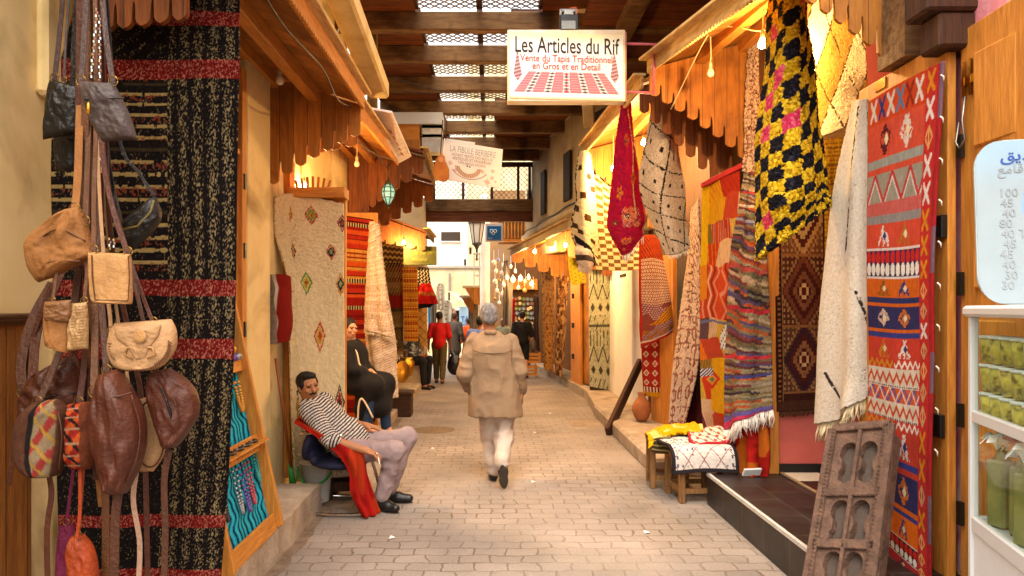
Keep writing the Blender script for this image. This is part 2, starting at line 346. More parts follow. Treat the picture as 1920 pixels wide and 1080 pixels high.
plaster_p = mat('pale plaster', '#d9c8a6', .92, col2='#c0a679', scale=1.8, bump=.25, bscale=25, stain=('#a5855a', 1.3, .6), detail=10)
plaster_w = mat('white limewash', '#e9e2d6', .9, var=.12, scale=2, bump=.2, bscale=25, stain=('#c3b193', 1.1, .5), detail=10)
plaster_pink = mat('pink painted plaster', '#d98f9a', .85, col2='#c9737c', scale=2.5, bump=.2, bscale=30, stain=('#e7d3c5', 2.5, .8))
concrete = mat('worn concrete', '#b5a48f', .93, col2='#8f7b66', scale=5, bump=.5, bscale=45, stain=('#75604c', 2.3, .6), detail=10)
black_metal = mat('black ironwork', '#15130f', .45, var=.3, bump=.05, spec=.5)
chrome = mat('chrome tube', '#cfcac2', .18, var=.05, metal=1, bump=0)
brass = mat('brass', '#c59236', .3, var=.2, metal=1, bump=.1)
white_paint = mat('white enamel', '#cfcfce', .35, var=.05, scale=3, bump=.03, spec=.5)
ink_black = mat('black lettering', '#1d1a1a', .7, var=.05, bump=0)
ink_blue = mat('blue lettering', '#2b4c9c', .7, var=.05, bump=0)
ink_pink = mat('pink lettering', '#b0443f', .7, var=.05, bump=0)
ink_grey = mat('faded grey lettering', '#8e979c', .8, var=.2, bump=0)
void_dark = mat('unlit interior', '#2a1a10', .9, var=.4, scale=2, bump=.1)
wool_cream = mat('cream wool', '#e2cfa8', .95, var=.2, scale=60, bump=.3, bscale=200)
wool_white = mat('white wool', '#e9e0d4', .95, var=.15, scale=60, bump=.3, bscale=200)
BULB = (1, .62, .25)
lit_bulb = mat('glowing bulb glass', '#ffd9a0', .4, var=0, bump=0, emit=(1, .72, .34), estr=30)
dead_bulb = mat('unlit bulb glass', '#e8d6b4', .12, var=.05, bump=0, spec=.6)
cord_mat = mat('pale flex', '#d9c08d', .7, var=.1, bump=0)
weave = cloth_mat('flat woven wool', bump=.3, bscale=(260, 260, 160), var=.22)
shag = cloth_mat('shaggy wool pile', bump=.75, bscale=(110, 110, 45), var=.32, vscale=60)
print_m = cloth_mat('printed board', rough=.5, bump=.04, var=.06, vscale=12, spec=.3)

def paving_mat():
    m = bpy.data.materials.new('clay grey pavers'); m.use_nodes = True; n = m.node_tree; L = n.links.new; b = n.nodes['Principled BSDF']
    tc = n.nodes.new('ShaderNodeTexCoord'); nd = n.nodes.new('ShaderNodeTexNoise'); nd.inputs['Scale'].default_value = 6; nd.inputs['Detail'].default_value = 4; L(tc.outputs['Object'], nd.inputs['Vector'])
    sb = n.nodes.new('ShaderNodeVectorMath'); sb.operation = 'SUBTRACT'; sb.inputs[1].default_value = (.5, .5, .5); L(nd.outputs['Color'], sb.inputs[0])
    sc = n.nodes.new('ShaderNodeVectorMath'); sc.operation = 'SCALE'; sc.inputs['Scale'].default_value = .10; L(sb.outputs[0], sc.inputs[0])
    ad = n.nodes.new('ShaderNodeVectorMath'); L(tc.outputs['Object'], ad.inputs[0]); L(sc.outputs[0], ad.inputs[1])
    br = n.nodes.new('ShaderNodeTexBrick'); br.inputs['Scale'].default_value = 1; br.inputs['Brick Width'].default_value = .21; br.inputs['Row Height'].default_value = .142
    br.inputs['Mortar Size'].default_value = .0075; br.inputs['Mortar Smooth'].default_value = .5; br.inputs['Bias'].default_value = -.1
    br.inputs['Color1'].default_value = (*C('#988b80'), 1); br.inputs['Color2'].default_value = (*C('#85786d'), 1); br.inputs['Mortar'].default_value = (*C('#624b38'), 1); L(ad.outputs[0], br.inputs['Vector'])
    n2 = n.nodes.new('ShaderNodeTexNoise'); n2.inputs['Scale'].default_value = 1.1; n2.inputs['Detail'].default_value = 9; L(tc.outputs['Object'], n2.inputs['Vector'])
    r2 = n.nodes.new('ShaderNodeMapRange'); r2.inputs[1].default_value = .3; r2.inputs[2].default_value = .7; r2.inputs[3].default_value = .62; r2.inputs[4].default_value = 1.12; L(n2.outputs[0], r2.inputs[0])
    n3 = n.nodes.new('ShaderNodeTexNoise'); n3.inputs['Scale'].default_value = 55; n3.inputs['Detail'].default_value = 6; L(tc.outputs['Object'], n3.inputs['Vector'])
    r3 = n.nodes.new('ShaderNodeMapRange'); r3.inputs[1].default_value = .3; r3.inputs[2].default_value = .7; r3.inputs[3].default_value = .84; r3.inputs[4].default_value = 1.06; L(n3.outputs[0], r3.inputs[0])
    mm = n.nodes.new('ShaderNodeMath'); mm.operation = 'MULTIPLY'; L(r2.outputs[0], mm.inputs[0]); L(r3.outputs[0], mm.inputs[1])
    n4 = n.nodes.new('ShaderNodeTexNoise'); n4.inputs['Scale'].default_value = .8; n4.inputs['Detail'].default_value = 5; L(tc.outputs['Object'], n4.inputs['Vector'])
    r4 = n.nodes.new('ShaderNodeMapRange'); r4.inputs[1].default_value = .38; r4.inputs[2].default_value = .6; r4.inputs[3].default_value = .12; r4.inputs[4].default_value = .8; L(n4.outputs[0], r4.inputs[0])
    dm = n.nodes.new('ShaderNodeMix'); dm.data_type = 'RGBA'; dm.inputs[6].default_value = (*C('#93867b'), 1); L(r4.outputs[0], dm.inputs[0]); L(br.outputs['Color'], dm.inputs[7])
    mu = n.nodes.new('ShaderNodeMix'); mu.data_type = 'RGBA'; mu.blend_type = 'MULTIPLY'; mu.inputs[0].default_value = 1; L(dm.outputs[2], mu.inputs[6]); L(mm.outputs[0], mu.inputs[7]); L(mu.outputs[2], b.inputs['Base Color'])
    b.inputs['Roughness'].default_value = .72; b.inputs['Specular IOR Level'].default_value = .35
    hh = n.nodes.new('ShaderNodeMath'); hh.operation = 'MULTIPLY_ADD'; hh.inputs[1].default_value = -1.0; L(br.outputs['Fac'], hh.inputs[0])
    h3 = n.nodes.new('ShaderNodeMath'); h3.operation = 'MULTIPLY'; h3.inputs[1].default_value = .5; L(n3.outputs[0], h3.inputs[0]); L(h3.outputs[0], hh.inputs[2])
    bp = n.nodes.new('ShaderNodeBump'); bp.inputs['Strength'].default_value = .6; bp.inputs['Distance'].default_value = .008; L(hh.outputs[0], bp.inputs['Height']); L(bp.outputs[0], b.inputs['Normal'])
    return m
def tile_mat(name, c1, c2, grout, w, hgt, off=0.5, rough=.35):
    m = bpy.data.materials.new(name); m.use_nodes = True; n = m.node_tree; L = n.links.new; b = n.nodes['Principled BSDF']
    tc = n.nodes.new('ShaderNodeTexCoord'); br = n.nodes.new('ShaderNodeTexBrick'); br.inputs['Scale'].default_value = 1; br.inputs['Brick Width'].default_value = w; br.inputs['Row Height'].default_value = hgt; br.offset = off
    br.inputs['Mortar Size'].default_value = .004; br.inputs['Color1'].default_value = (*C(c1), 1); br.inputs['Color2'].default_value = (*C(c2), 1); br.inputs['Mortar'].default_value = (*C(grout), 1)
    mp = n.nodes.new('ShaderNodeMapping'); mp.inputs['Rotation'].default_value = (0, 0, R(90)); L(tc.outputs['Object'], mp.inputs[0]); L(mp.outputs[0], br.inputs['Vector'])
    no = n.nodes.new('ShaderNodeTexNoise'); no.inputs['Scale'].default_value = 5; no.inputs['Detail'].default_value = 8; L(tc.outputs['Object'], no.inputs['Vector'])
    mr = n.nodes.new('ShaderNodeMapRange'); mr.inputs[1].default_value = .3; mr.inputs[2].default_value = .7; mr.inputs[3].default_value = .65; mr.inputs[4].default_value = 1.1; L(no.outputs[0], mr.inputs[0])
    mu = n.nodes.new('ShaderNodeMix'); mu.data_type = 'RGBA'; mu.blend_type = 'MULTIPLY'; mu.inputs[0].default_value = 1; L(br.outputs[0], mu.inputs[6]); L(mr.outputs[0], mu.inputs[7]); L(mu.outputs[2], b.inputs['Base Color'])
    r2 = n.nodes.new('ShaderNodeMapRange'); r2.inputs[3].default_value = rough - .1; r2.inputs[4].default_value = rough + .3; L(no.outputs[0], r2.inputs[0]); L(r2.outputs[0], b.inputs['Roughness'])
    return m

# ------------------------------------------------------------------ ground, steps
g = MB().add([(-40, -8, 0), (40, -8, 0), (40, 90, 0), (-40, 90, 0)], [(0, 1, 2, 3)]).build('paving', paving_mat(), origin=(0, 0, 0)); tag(g, 'clay grey block paving of the market lane', kind='structure')
ls = MB(); rnd = random.Random(3); n = 26; ya, yb = 2.0, 5.92
e = [(-1.405 + rnd.uniform(-.012, .012), ya + (yb - ya) * i / n, .215 + rnd.uniform(-.012, .006)) for i in range(n + 1)]
for i in range(n):
    (xa, y0, za), (xb, y1, zb) = e[i], e[i + 1]
    ls.add([(-2.4, y0, .21), (xa, y0, za), (xa + .01, y0, -.02), (-2.4, y1, .21), (xb, y1, zb), (xb + .01, y1, -.02)], [(0, 1, 4, 3), (1, 2, 5, 4)])
ls.add([(-2.4, yb, .21), e[-1], (e[-1][0] + .01, yb, -.02), (-2.4, yb, -.02)], [(0, 1, 2, 3)])
tag(ls.build('step', concrete, origin=(-1.8, 4, 0)), 'low concrete step along the left shop fronts', kind='structure')
s = MB().b2((-2.6, 6.9, -.02), (-1.42, 16, .13)).build('step', concrete, bevel=.015, origin=(-1.9, 11, 0)); tag(s, 'low step in front of the far left stalls', kind='structure')
tile_dark = tile_mat('dark brown glazed tiles', '#1c1513', '#261c19', '#54473f', .42, .30)
s = MB().b2((1.835, 1.5, -.02), (2.47, 6.1, .262)).build('tiled_step', tile_dark, bevel=.004, origin=(2.1, 4, 0)); tag(s, 'dark tiled shop step with white nosing', kind='structure')
q = MB().b2((1.826, 1.5, .243), (1.85, 6.103, .268)).build('nosing', mat('white tile nosing', '#c9c3ba', .5, var=.25, scale=20), s)
q = MB().b2((2.45, 1.5, .2), (2.475, 6.1, .272)).build('threshold', mat('brass threshold', '#a88f6c', .5, var=.3, scale=20), s)
s = MB().b2((1.6, 7.1, -.02), (2.6, 11.2, .172)).build('concrete_step', concrete, bevel=.03, origin=(2, 9, 0)); tag(s, 'worn concrete step of the far right shop', kind='structure')
s = MB().add([(1.62, 11.2, -.02), (1.75, 13.2, -.02), (1.5, 17, -.02), (1.1, 20, -.02), (2.6, 20, -.02), (2.6, 11.2, -.02), (1.62, 11.2, .16), (1.75, 13.2, .16), (1.5, 17, .16), (1.1, 20, .16), (2.6, 20, .16), (2.6, 11.2, .16)],
    [(6, 7, 8, 9, 10, 11), (0, 1, 7, 6), (1, 2, 8, 7), (2, 3, 9, 8), (3, 4, 10, 9)]).build('kerb', concrete, origin=(2, 15, 0)); tag(s, 'kerb of the far right shops', kind='structure')
# chequered shop floor in the recess
cb = MB(); cw = MB(); t = .30
for i in range(6):
    for j in range(6):
        x0, y0 = 2.475 + i * t, 4.3 + j * t
        (cw if (i + j) % 2 else cb).b2((x0 + .002, y0 + .002, .2), (x0 + t - .002, y0 + t - .002, .268))
fl = cw.build('shop_floor', mat('white floor tile', '#d8cdbb', .35, var=.15, scale=6, bump=.03), bevel=.002, origin=(3, 5, .2)); tag(fl, 'black and white chequered floor inside the rug shop', kind='structure')
cb.build('black_tiles', mat('black floor tile', '#1c1512', .3, var=.3, scale=6, bump=.03), fl, bevel=.002)
gt_ = MB(); rnd = random.Random(9); pts = []
for i in range(61):
    y = 3.6 + i * .12; kx = -1.40 if y < 5.93 else (-1.43 if y < 7 else -1.415); pts.append((kx - .002, y, kx + .07 + .05 * rnd.random()))
for (xa, ya, xb), (xc, yc, xd) in zip(pts[:-1], pts[1:]): gt_.add([(xa, ya, .004), (xb, ya, .004), (xd, yc, .004), (xc, yc, .004)], [(0, 1, 2, 3)])
tag(gt_.build('gutter', mat('damp gutter grime', '#5c4a3a', .8, col2='#8a7562', scale=9, bump=.4), origin=(-1.3, 6, 0)), 'dirty gutter strip along the left kerb', kind='structure')
for i, (x, y) in enumerate(((1032, 776), (1128, 742), (1003, 812), (1068, 700), (1000, 905), (812, 842), (1212, 1000), (735, 1010))):
    d = F * H / (y - CY); p = P(x, y, d); q = MB().add([(p[0] - .02, d - .02, .006), (p[0] + .025, d - .015, .012), (p[0] + .02, d + .02, .006), (p[0] - .015, d + .025, .016)], [(0, 1, 2, 3)]); tag(q.build('paper_scrap', wool_white), 'tiny white paper scrap lying on the paving', 'litter', 'paper scraps on the paving')
mh = MB().lathe([(.0, .004), (.28, .004), (.30, .001)], (-.78, 9.85, 0), 28).build('manhole_cover', mat('rusty cast iron', '#8a7355', .7, col2='#5f4c38', scale=18, bump=.7, bscale=70)); tag(mh, 'round rusty manhole cover sunk in the paving', 'manhole cover')
ac = MB().b2((1.15, 10.15, -.02), (1.6, 10.7, .006)).build('access_cover', mat('worn grey slab', '#a08c78', .85, col2='#7d6a58', scale=9, bump=.5)); tag(ac, 'square inspection cover in the paving before the white pier', 'inspection cover')

# ------------------------------------------------------------------ left walls
t = thing('plaster_wall', 'stained yellow plaster wall behind the hanging leather bags', 'wall', (-2.25, 2.6, 0))
MB().b2((-2.5, .9, 0), (-2.06, 3.47, 6.2)).build('wall_face', plaster_y, t)
MB().b2((-2.06, 3.24, 2.62), (-2.0, 3.46, 6.2)).build('pilaster', plaster_y, t, bevel=.02)
MB().b2((-2.07, 1.0, 0), (-2.035, 3.19, 1.60)).build('dado_panel', mat('brown dado boards', '#8f5a24', .6, col2='#6a3d15', scale=4, stretch=(9, 9, 1), bump=.25, bscale=14, boards=(1, .14, .3)), t)
MB().tube([(-2.035, 1, 1.615), (-2.035, 3.195, 1.615)], .018).b2((-2.07, 1.0, 1.585), (-2.02, 3.195, 1.61)).build('dado_rail', mat('dado rail wood', '#7a5a3a', .6, col2='#54371d', scale=5, stretch=(9, 1, 9)), t, True)
t = thing('shop_wall', 'ochre plaster shop front behind the seated man', 'wall', (-2.1, 6, 0))
MB().b2((-2.5, 3.475, 0), (-1.87, 9.4, 5.35)).build('wall_face', plaster_y, t)
MB().b2((-1.868, 5.30, .2), (-1.79, 5.86, 3.6)).build('pilaster', plaster_y, t, bevel=.015)
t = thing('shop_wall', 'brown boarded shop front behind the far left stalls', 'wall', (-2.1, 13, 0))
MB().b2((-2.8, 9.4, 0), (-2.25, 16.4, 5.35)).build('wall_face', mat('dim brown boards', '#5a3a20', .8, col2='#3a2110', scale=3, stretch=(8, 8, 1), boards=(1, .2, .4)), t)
MB().b2((-2.8, 16.4, 0), (-1.52, 17.3, 4.2)).build('end_pier', plaster_p, t)
# door at the left
t = thing('wooden_door', 'honey coloured panelled door folded back behind the black striped carpet', 'door', (-1.85, 4.6, .21))
lf = MB().b2((-1.868, 4.05, .215), (-1.82, 5.18, 2.76)).build('door_leaf', wood_z, t, bevel=.004)
for z0, z1 in ((.4, 1.15), (1.28, 1.95), (2.08, 2.62)):
    MB().b2((-1.82, 4.62, z0), (-1.800, 5.08, z1)).build('panel', wood_z, lf, bevel=.018)
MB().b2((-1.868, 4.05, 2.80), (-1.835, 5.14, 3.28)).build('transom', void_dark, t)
b = MB().b2((-1.868, 5.18, .215), (-1.785, 5.27, 3.4)).b2((-1.868, 4.05, 2.76), (-1.80, 5.18, 2.80)).b2((-1.868, 4.05, 3.28), (-1.80, 5.18, 3.36)); b.build('door_frame', wood_z, t, bevel=.004)
for z in (.75, 1.45, 2.02, 2.52): MB().b2((-1.785, 5.2, z), (-1.774, 5.235, z + .11)).build('hinge', black_metal, t)

# ------------------------------------------------------------------ right walls
t = thing('shop_wall', 'pink painted wall above the brown shop doors', 'wall', (2.6, 3, 0))
MB().b2((2.47, .8, 0), (3.2, 4.28, 3.06)).b2((2.45, .8, 3.06), (3.2, 4.0, 6.2)).build('wall_face', plaster_pink, t)
t = thing('shop_wall', 'back wall of the open rug shop with pink side wall', 'wall', (3.0, 6, 0))
MB().b2((2.43, 6.1, .0), (4.3, 6.32, .34)).build('skirting', mat('black skirting tiles', '#1a1412', .35, var=.3, scale=8, bump=.03), t)
MB().b2((2.43, 6.115, .34), (4.3, 6.34, 4.29)).build('pink_face', mat('salmon pink gloss paint', '#cf6a5e', .5, col2='#b8564c', scale=2.5, bump=.08, bscale=30), t)
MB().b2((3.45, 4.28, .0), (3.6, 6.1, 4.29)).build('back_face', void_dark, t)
MB().b2((2.3, 4.0, 3.06), (3.6, 4.28, 6.0)).b2((2.43, 6.0, 3.02), (3.6, 6.12, 3.28)).build('lintel', dark_x, t)
MB().b2((2.46, 4.28, 4.3), (3.6, 11.3, 4.4)).build('loft_floor', dark_x, t)
b = MB().b2((2.34, 6.06, .262), (2.43, 6.18, 3.4)); b.build('door_post', wood_z, t, bevel=.006)
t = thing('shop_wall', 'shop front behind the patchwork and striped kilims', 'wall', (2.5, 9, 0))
MB().b2((2.43, 6.34, 0), (3.1, 11.1, 5.4)).build('wall_face', mat('dark brown boards', '#6b431f', .8, col2='#432711', scale=3, stretch=(8, 8, 1), boards=(1, .2, .4)), t)  # dark brown wood, tone varied per board
t = thing('white_pier', 'white plastered pier between the chequered rugs and the dark leaning pole', 'pier', (2.4, 12, 0))
MB().b2((2.18, 11.1, 0), (3.0, 13.2, 3.3)).build('pier_face', plaster_w, t, bevel=.02)
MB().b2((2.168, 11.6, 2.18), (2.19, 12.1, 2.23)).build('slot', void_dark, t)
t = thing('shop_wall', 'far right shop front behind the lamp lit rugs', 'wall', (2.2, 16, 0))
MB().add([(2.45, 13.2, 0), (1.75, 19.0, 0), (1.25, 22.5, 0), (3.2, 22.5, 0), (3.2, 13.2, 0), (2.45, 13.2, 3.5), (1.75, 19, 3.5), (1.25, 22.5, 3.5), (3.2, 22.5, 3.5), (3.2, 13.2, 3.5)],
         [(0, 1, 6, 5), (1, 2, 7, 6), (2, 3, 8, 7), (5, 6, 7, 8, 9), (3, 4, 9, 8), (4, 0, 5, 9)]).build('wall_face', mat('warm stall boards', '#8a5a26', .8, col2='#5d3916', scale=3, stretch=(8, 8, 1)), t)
# overhanging upper storey on the right
t = thing('upper_storey', 'cream overhanging upper storey with narrow dark windows, bending with the lane', 'building', (1.6, 14, 3))
pl = [(2.3, 10.6), (2.0, 11.5), (1.62, 12.5), (1.32, 14.2), (1.02, 16.7), (.86, 18.0)]
def wallstrip(b, pl, z0, z1, o=0, th=.35):
    for (xa, ya), (xb, yb) in zip(pl[:-1], pl[1:]):
        b.add([(xa - o, ya, z0), (xb - o, yb, z0), (xb - o, yb, z1), (xa - o, ya, z1), (xa + th, ya, z0), (xb + th, yb, z0), (xb + th, yb, z1), (xa + th, ya, z1)],
              [(0, 1, 2, 3), (5, 4, 7, 6), (4, 5, 1, 0), (3, 2, 6, 7)])
    return b
fine = [tuple(q) for q in catmull(np.array(pl), 26)]
b = wallstrip(MB(), fine, 2.85, 5.4); (xa, ya), (xb, yb) = fine[0], fine[-1]
b.add([(xb, yb, 2.85), (xb + 1.4, yb, 2.85), (xb + 1.4, yb, 5.4), (xb, yb, 5.4)], [(0, 1, 2, 3)]); b.add([(xa, ya, 2.85), (xa + .8, ya, 2.85), (xa + .8, ya, 5.4), (xa, ya, 5.4)], [(0, 1, 2, 3)])
b.build('wall_face', plaster_p, t, True)
b = MB(); b.tube([(x - .03, y, 3.42) for x, y in fine], .075, 8); wallstrip(b, fine, 3.33, 3.42, .05, .1); b.build('cornice', plaster_p, t, True)
cb = MB(); cb.tube([(x - .07, y, 3.53 + .02 * math.sin(y * 3)) for x, y in fine[2:]], .014, 6); cb.build('cable', black_metal, t, True)
for k, (y, z0, z1, wd) in enumerate(((11.75, 4.35, 4.93, .5), (13.3, 3.66, 4.55, .42), (15.4, 3.68, 4.6, .42), (17.2, 3.75, 4.5, .3))):
    i = min(range(1, len(fine)), key=lambda q: abs(fine[q][1] - y)); x = float(np.interp(y, [q[1] for q in fine], [q[0] for q in fine])) - .045; dx = (fine[min(i + 1, 25)][0] - fine[i - 1][0]) / (fine[min(i + 1, 25)][1] - fine[i - 1][1])
    wn = MB().add([(x - .02 - dx * wd / 2, y - wd / 2, z0), (x - .02 + dx * wd / 2, y + wd / 2, z0), (x - .02 + dx * wd / 2, y + wd / 2, z1), (x - .02 - dx * wd / 2, y - wd / 2, z1)] +
                  [(x + .02 - dx * wd / 2, y - wd / 2, z0), (x + .02 + dx * wd / 2, y + wd / 2, z0), (x + .02 + dx * wd / 2, y + wd / 2, z1), (x + .02 - dx * wd / 2, y - wd / 2, z1)],
                  [(0, 1, 2, 3), (7, 6, 5, 4), (0, 4, 5, 1), (1, 5, 6, 2), (2, 6, 7, 3), (3, 7, 4, 0)]).build('window', mat('dark shutter slats', '#3b2c1e', .7, col2='#241810', scale=3, stretch=(1, 1, 30), bump=.3), t)
# cream pillar head and dark soffit above the right awnings
t = thing('roof_truss', 'cream painted diagonal strut and dark boarded soffit above the white shop sign', 'roof strut', (1.6, 8, 5))
MB().bar((.98, 8.0, 5.6), (1.45, 10.6, 4.4), .16, .2).build('strut', plaster_p, t, bevel=.01)
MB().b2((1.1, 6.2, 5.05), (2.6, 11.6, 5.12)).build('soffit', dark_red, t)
MB().bar((1.6, 6.0, 5.0), (1.6, 11.5, 5.0), .2, .14).build('beam', dark_x, t)
t = thing('upper_wall', 'cream plaster wall above the right awnings', 'wall', (2.7, 8, 4))
MB().b2((2.46, 6.2, 4.42), (3.2, 10.7, 5.6)).build('wall_face', plaster_p, t)
cb = thing('corbel', 'dark stepped timber corbel sticking out of the pink wall', 'corbel', (2.35, 3.75, 3.1))
MB().b2((2.2, 3.62, 3.16), (2.6, 3.84, 3.9)).build('block', dark_z, cb, bevel=.015); MB().b2((2.27, 3.64, 2.98), (2.6, 3.82, 3.16)).build('stepped_foot', dark_z, cb, bevel=.015)

# ------------------------------------------------------------------ timber roof over the lane
BD = [7.55, 8.7, 9.8, 11.1, 12.4, 13.7, 15.0, 16.2]
ords = ['nearest', 'second', 'third', 'fourth', 'fifth', 'sixth', 'seventh', 'eighth']
b0 = MB().b2((-1.9, -.07, 0), (2.4, .07, .225)).build('roof_beam', dark_x, origin=(0, 0, 0), bevel=.012)
for i, d in enumerate(BD):
    o = b0 if i == 0 else copy_tree(b0); o.location = (0, d, 5.0)
    tag(o, '%s dark timber beam across the lane, counted from the viewer' % ords[i] if i else 'nearest dark timber beam across the lane', 'roof beam', 'timber beams across the lane')
cl = MB()
for a, c in zip([4.9, 6.2] + BD, [6.2] + BD + [17.0]):  # unseen first bay added to shape the daylight from above
    cl.b2((-1.9, a + .002, 5.226), (-.9, c - .002, 5.28)); x1 = .62 if a < 8 else (.3 if a < 12 else .1)
    cl.b2((x1, a + .002, 5.226), (2.45, c - .002, 5.28))
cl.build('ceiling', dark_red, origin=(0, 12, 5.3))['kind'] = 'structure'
lat_m = mat('thin grey brown laths', '#7c6650', .85, col2='#54412f', scale=9, bump=.2)
def lattice(a0, a1, b0_, b1_, fn, sp=.055, w=.02, bars=((1, 1), (1, -1))):    # diagonal laths clipped to a rectangle
    b = MB(); W_, H_ = a1 - a0, b1_ - b0_
    for lay, (sx, sy) in enumerate(bars):
        c = -H_ - W_
        while c < W_ + H_:
            pts = []
            for (p, q) in ((0, None), (W_, None), (None, 0), (None, H_)):     # line sy*y = x - c
                if p is not None: yy = (p - c) * sy + (H_ if sy < 0 else 0); pts += [(p, yy)] if -1e-6 <= yy <= H_ + 1e-6 else []
                else: xx = c + (q - (H_ if sy < 0 else 0)) * sy; pts += [(xx, q)] if -1e-6 <= xx <= W_ + 1e-6 else []
            if len(pts) >= 2:
                pts.sort(); A, B = pts[0], pts[-1]
                if abs(A[0] - B[0]) + abs(A[1] - B[1]) > .02: b.bar(fn(a0 + A[0], b0_ + A[1], lay), fn(a0 + B[0], b0_ + B[1], lay), w, .008)
            c += sp * 1.414
    return b
for i in range(8):
    y0 = ([6.5] + BD)[i] + .1; y1 = BD[i] - .1; x1 = .6 if i < 2 else (.28 if i < 5 else .1)
    t = thing('roof_lattice', '%s bay of diagonal wooden lattice letting daylight through the lane roof' % ords[i], 'skylight lattice', (-.2, (y0 + y1) / 2, 5.3), 'lattice skylights between the beams')
    lattice(-.9, x1, y0, y1, lambda x, y, l: (x, y, 5.245 + l * .010), .085, .018).build('laths', lat_m, t)
    MB().b2((-.95, y0, 5.232), (-.86, y1, 5.33)).b2((x1 - .03, y0, 5.232), (x1 + .06, y1, 5.33)).b2((-.17, y0, 5.232), (-.10, y1, 5.33)).build('frame', dark_z, t)
t = thing('lattice_screen', 'upright lattice screen on a heavy beam closing the far end of the lane roof', 'lattice screen', (-.4, 17, 3.7))
for x0, x1 in ((-1.8, -1.37), (-1.31, -.68), (-.62, .0), (.06, .62), (.68, .9)):
    lattice(x0, x1, 4.26, 5.04, lambda x, z, l: (x, 17 + l * .012, z), .085, .026, ((1, -1), (1, 1))).build('laths', lat_m, t)
b = MB()
for x in (-1.83, -1.34, -.65, .03, .65, .92): b.b2((x - .03, 16.96, 4.24), (x + .03, 17.06, 5.1))
b.b2((-1.86, 16.95, 5.02), (1.0, 17.07, 5.12)); b.build('frame', dark_z, t)
MB().b2((-1.9, 16.9, 3.95), (1.15, 17.12, 4.24)).build('beam', dark_x, t, bevel=.01)
MB().b2((-1.9, 16.93, 3.72), (1.1, 17.08, 3.946)).build('fascia', dark_red, t)
po = MB().b2((-1.58, 9.2, 3.7), (-1.46, 9.32, 5.3)).build('roof_post', mat('olive brown post', '#8a7140', .8, col2='#5c4724', scale=4, stretch=(8, 8, 1), bump=.3)); tag(po, 'olive brown upright post holding the lane roof above the left awning', 'post')

# ------------------------------------------------------------------ awnings with fretted boards
def fret(xw, xe, zw, ze, bw, be, n, pw=1.0, dep=.05):
    """outline in x,z: straight top (zw at wall, ze at eave), stepped fretwork bottom (bw at wall, be at eave)"""
    top = [(xw, zw), (xe, ze)]; bot = []
    for i in range(n):
        t0, t1 = 1 - i / n, 1 - (i + 1) / n; f = lambda t: bw + (be - bw) * t ** pw
        xa, xb = xw + (xe - xw) * t0, xw + (xe - xw) * t1; z = f((t0 + t1) / 2); dx = (xb - xa)
        bot += [(xa + dx * .02, z), (xa + dx * .22, z - dep * .35), (xa + dx * .5, z - dep * .55), (xa + dx * .72, z - dep * .3), (xa + dx * .80, z),
                (xa + dx * .83, z + dep * 1.3), (xa + dx * .90, z + dep * 1.7), (xa + dx * .96, z + dep * 1.2)]
    bot += [(xw, bw)]
    return top + bot
def awning(label, xw, zw, e0, e1, mats, panels, purl=2, drop=.1):
    """e0,e1: near and far eave points; panels: (y, bottom at wall, bottom at eave, steps, power, material)"""
    roof, trim_m = mats; t = thing('wooden_awning', label, 'awning', (xw, (e0[1] + e1[1]) / 2, zw - .5))
    e0, e1 = Vector(e0), Vector(e1); w0, w1 = Vector((xw, e0[1], zw)), Vector((xw, e1[1], zw)); up = Vector((0, 0, .035))
    MB().add([w0, e0, e1, w1, w0 + up, e0 + up, e1 + up, w1 + up], [(0, 1, 2, 3), (7, 6, 5, 4), (0, 4, 5, 1), (1, 5, 6, 2), (2, 6, 7, 3), (3, 7, 4, 0)]).build('roof_boards', roof, t)
    for k in range(purl):
        f = .08 + .42 * k; a, c = w0.lerp(e0, f), w1.lerp(e1, f); MB().bar(a - up * 1.6, c - up * 1.6 - Vector((0, .03, 0)), .09, .11).build('purlin', wood_y, t, bevel=.006)
    L_ = (e1 - e0).length; ux = (e1 - e0).normalized(); s = 1 if xw > 0 else -1; n = int(L_ / .055)
    poly = [(0, .07), (L_, .07)]
    for i in range(n):
        a = L_ * (1 - i / n); c = L_ / n; poly += [(a, -.03), (a - c * .25, -.05), (a - c * .5, -.055), (a - c * .75, -.05)]
    poly += [(0, -.03)]
    MB().prism(poly, e0 + Vector((-.004 * s, 0, 0)), ux, (0, 0, 1), .022).build('eave_trim', trim_m, t)
    MB().bar(e0 + Vector((.02 * -s, 0, .085)), e1 + Vector((.02 * -s, .0, .085)), .13, .028).build('eave_board', pale_wood, t, bevel=.004)
    for (y, bw, be, n, pw, pm) in panels:
        f = (y - e0[1]) / (e1[1] - e0[1]); ee = e0.lerp(e1, f)
        MB().prism(fret(xw, ee.x, zw - .03, ee.z - .02, bw, be, n, pw), (0, y, 0), (1, 0, 0), (0, 0, 1), .024).build('fretted_board', pm, t)
    return t
def bulb(label, p, z_top, lit=0, r=.032, glow=None, color=BULB, group=None):
    t = thing('light_bulb', label, 'light bulb', p, group); x, y, z = p
    MB().tube([(x, y, z + .08), (x + .005, y, (z + z_top) / 2), (x, y, z_top)], .005, 5).build('cord', cord_mat, t)
    MB().lathe([(.013, .10), (.016, .075), (.016, .045)], p, 10).build('socket', mat('cream bulb socket', '#cdb88c', .5), t, True)
    MB().lathe([(.012, .05), (r * .7, .03), (r, 0), (r * .8, -r * .7), (.004, -r)], p, 14).build('glass', lit_bulb if lit else dead_bulb, t, True)
    if lit:
        l = bpy.data.lights.new('bulb_light', 'POINT'); l.energy = lit; l.color = color; l.shadow_soft_size = .045; o = bpy.data.objects.new('bulb_light', l); COL.objects.link(o); o.parent = t; o.location = (0, 0, -.05)
    return t
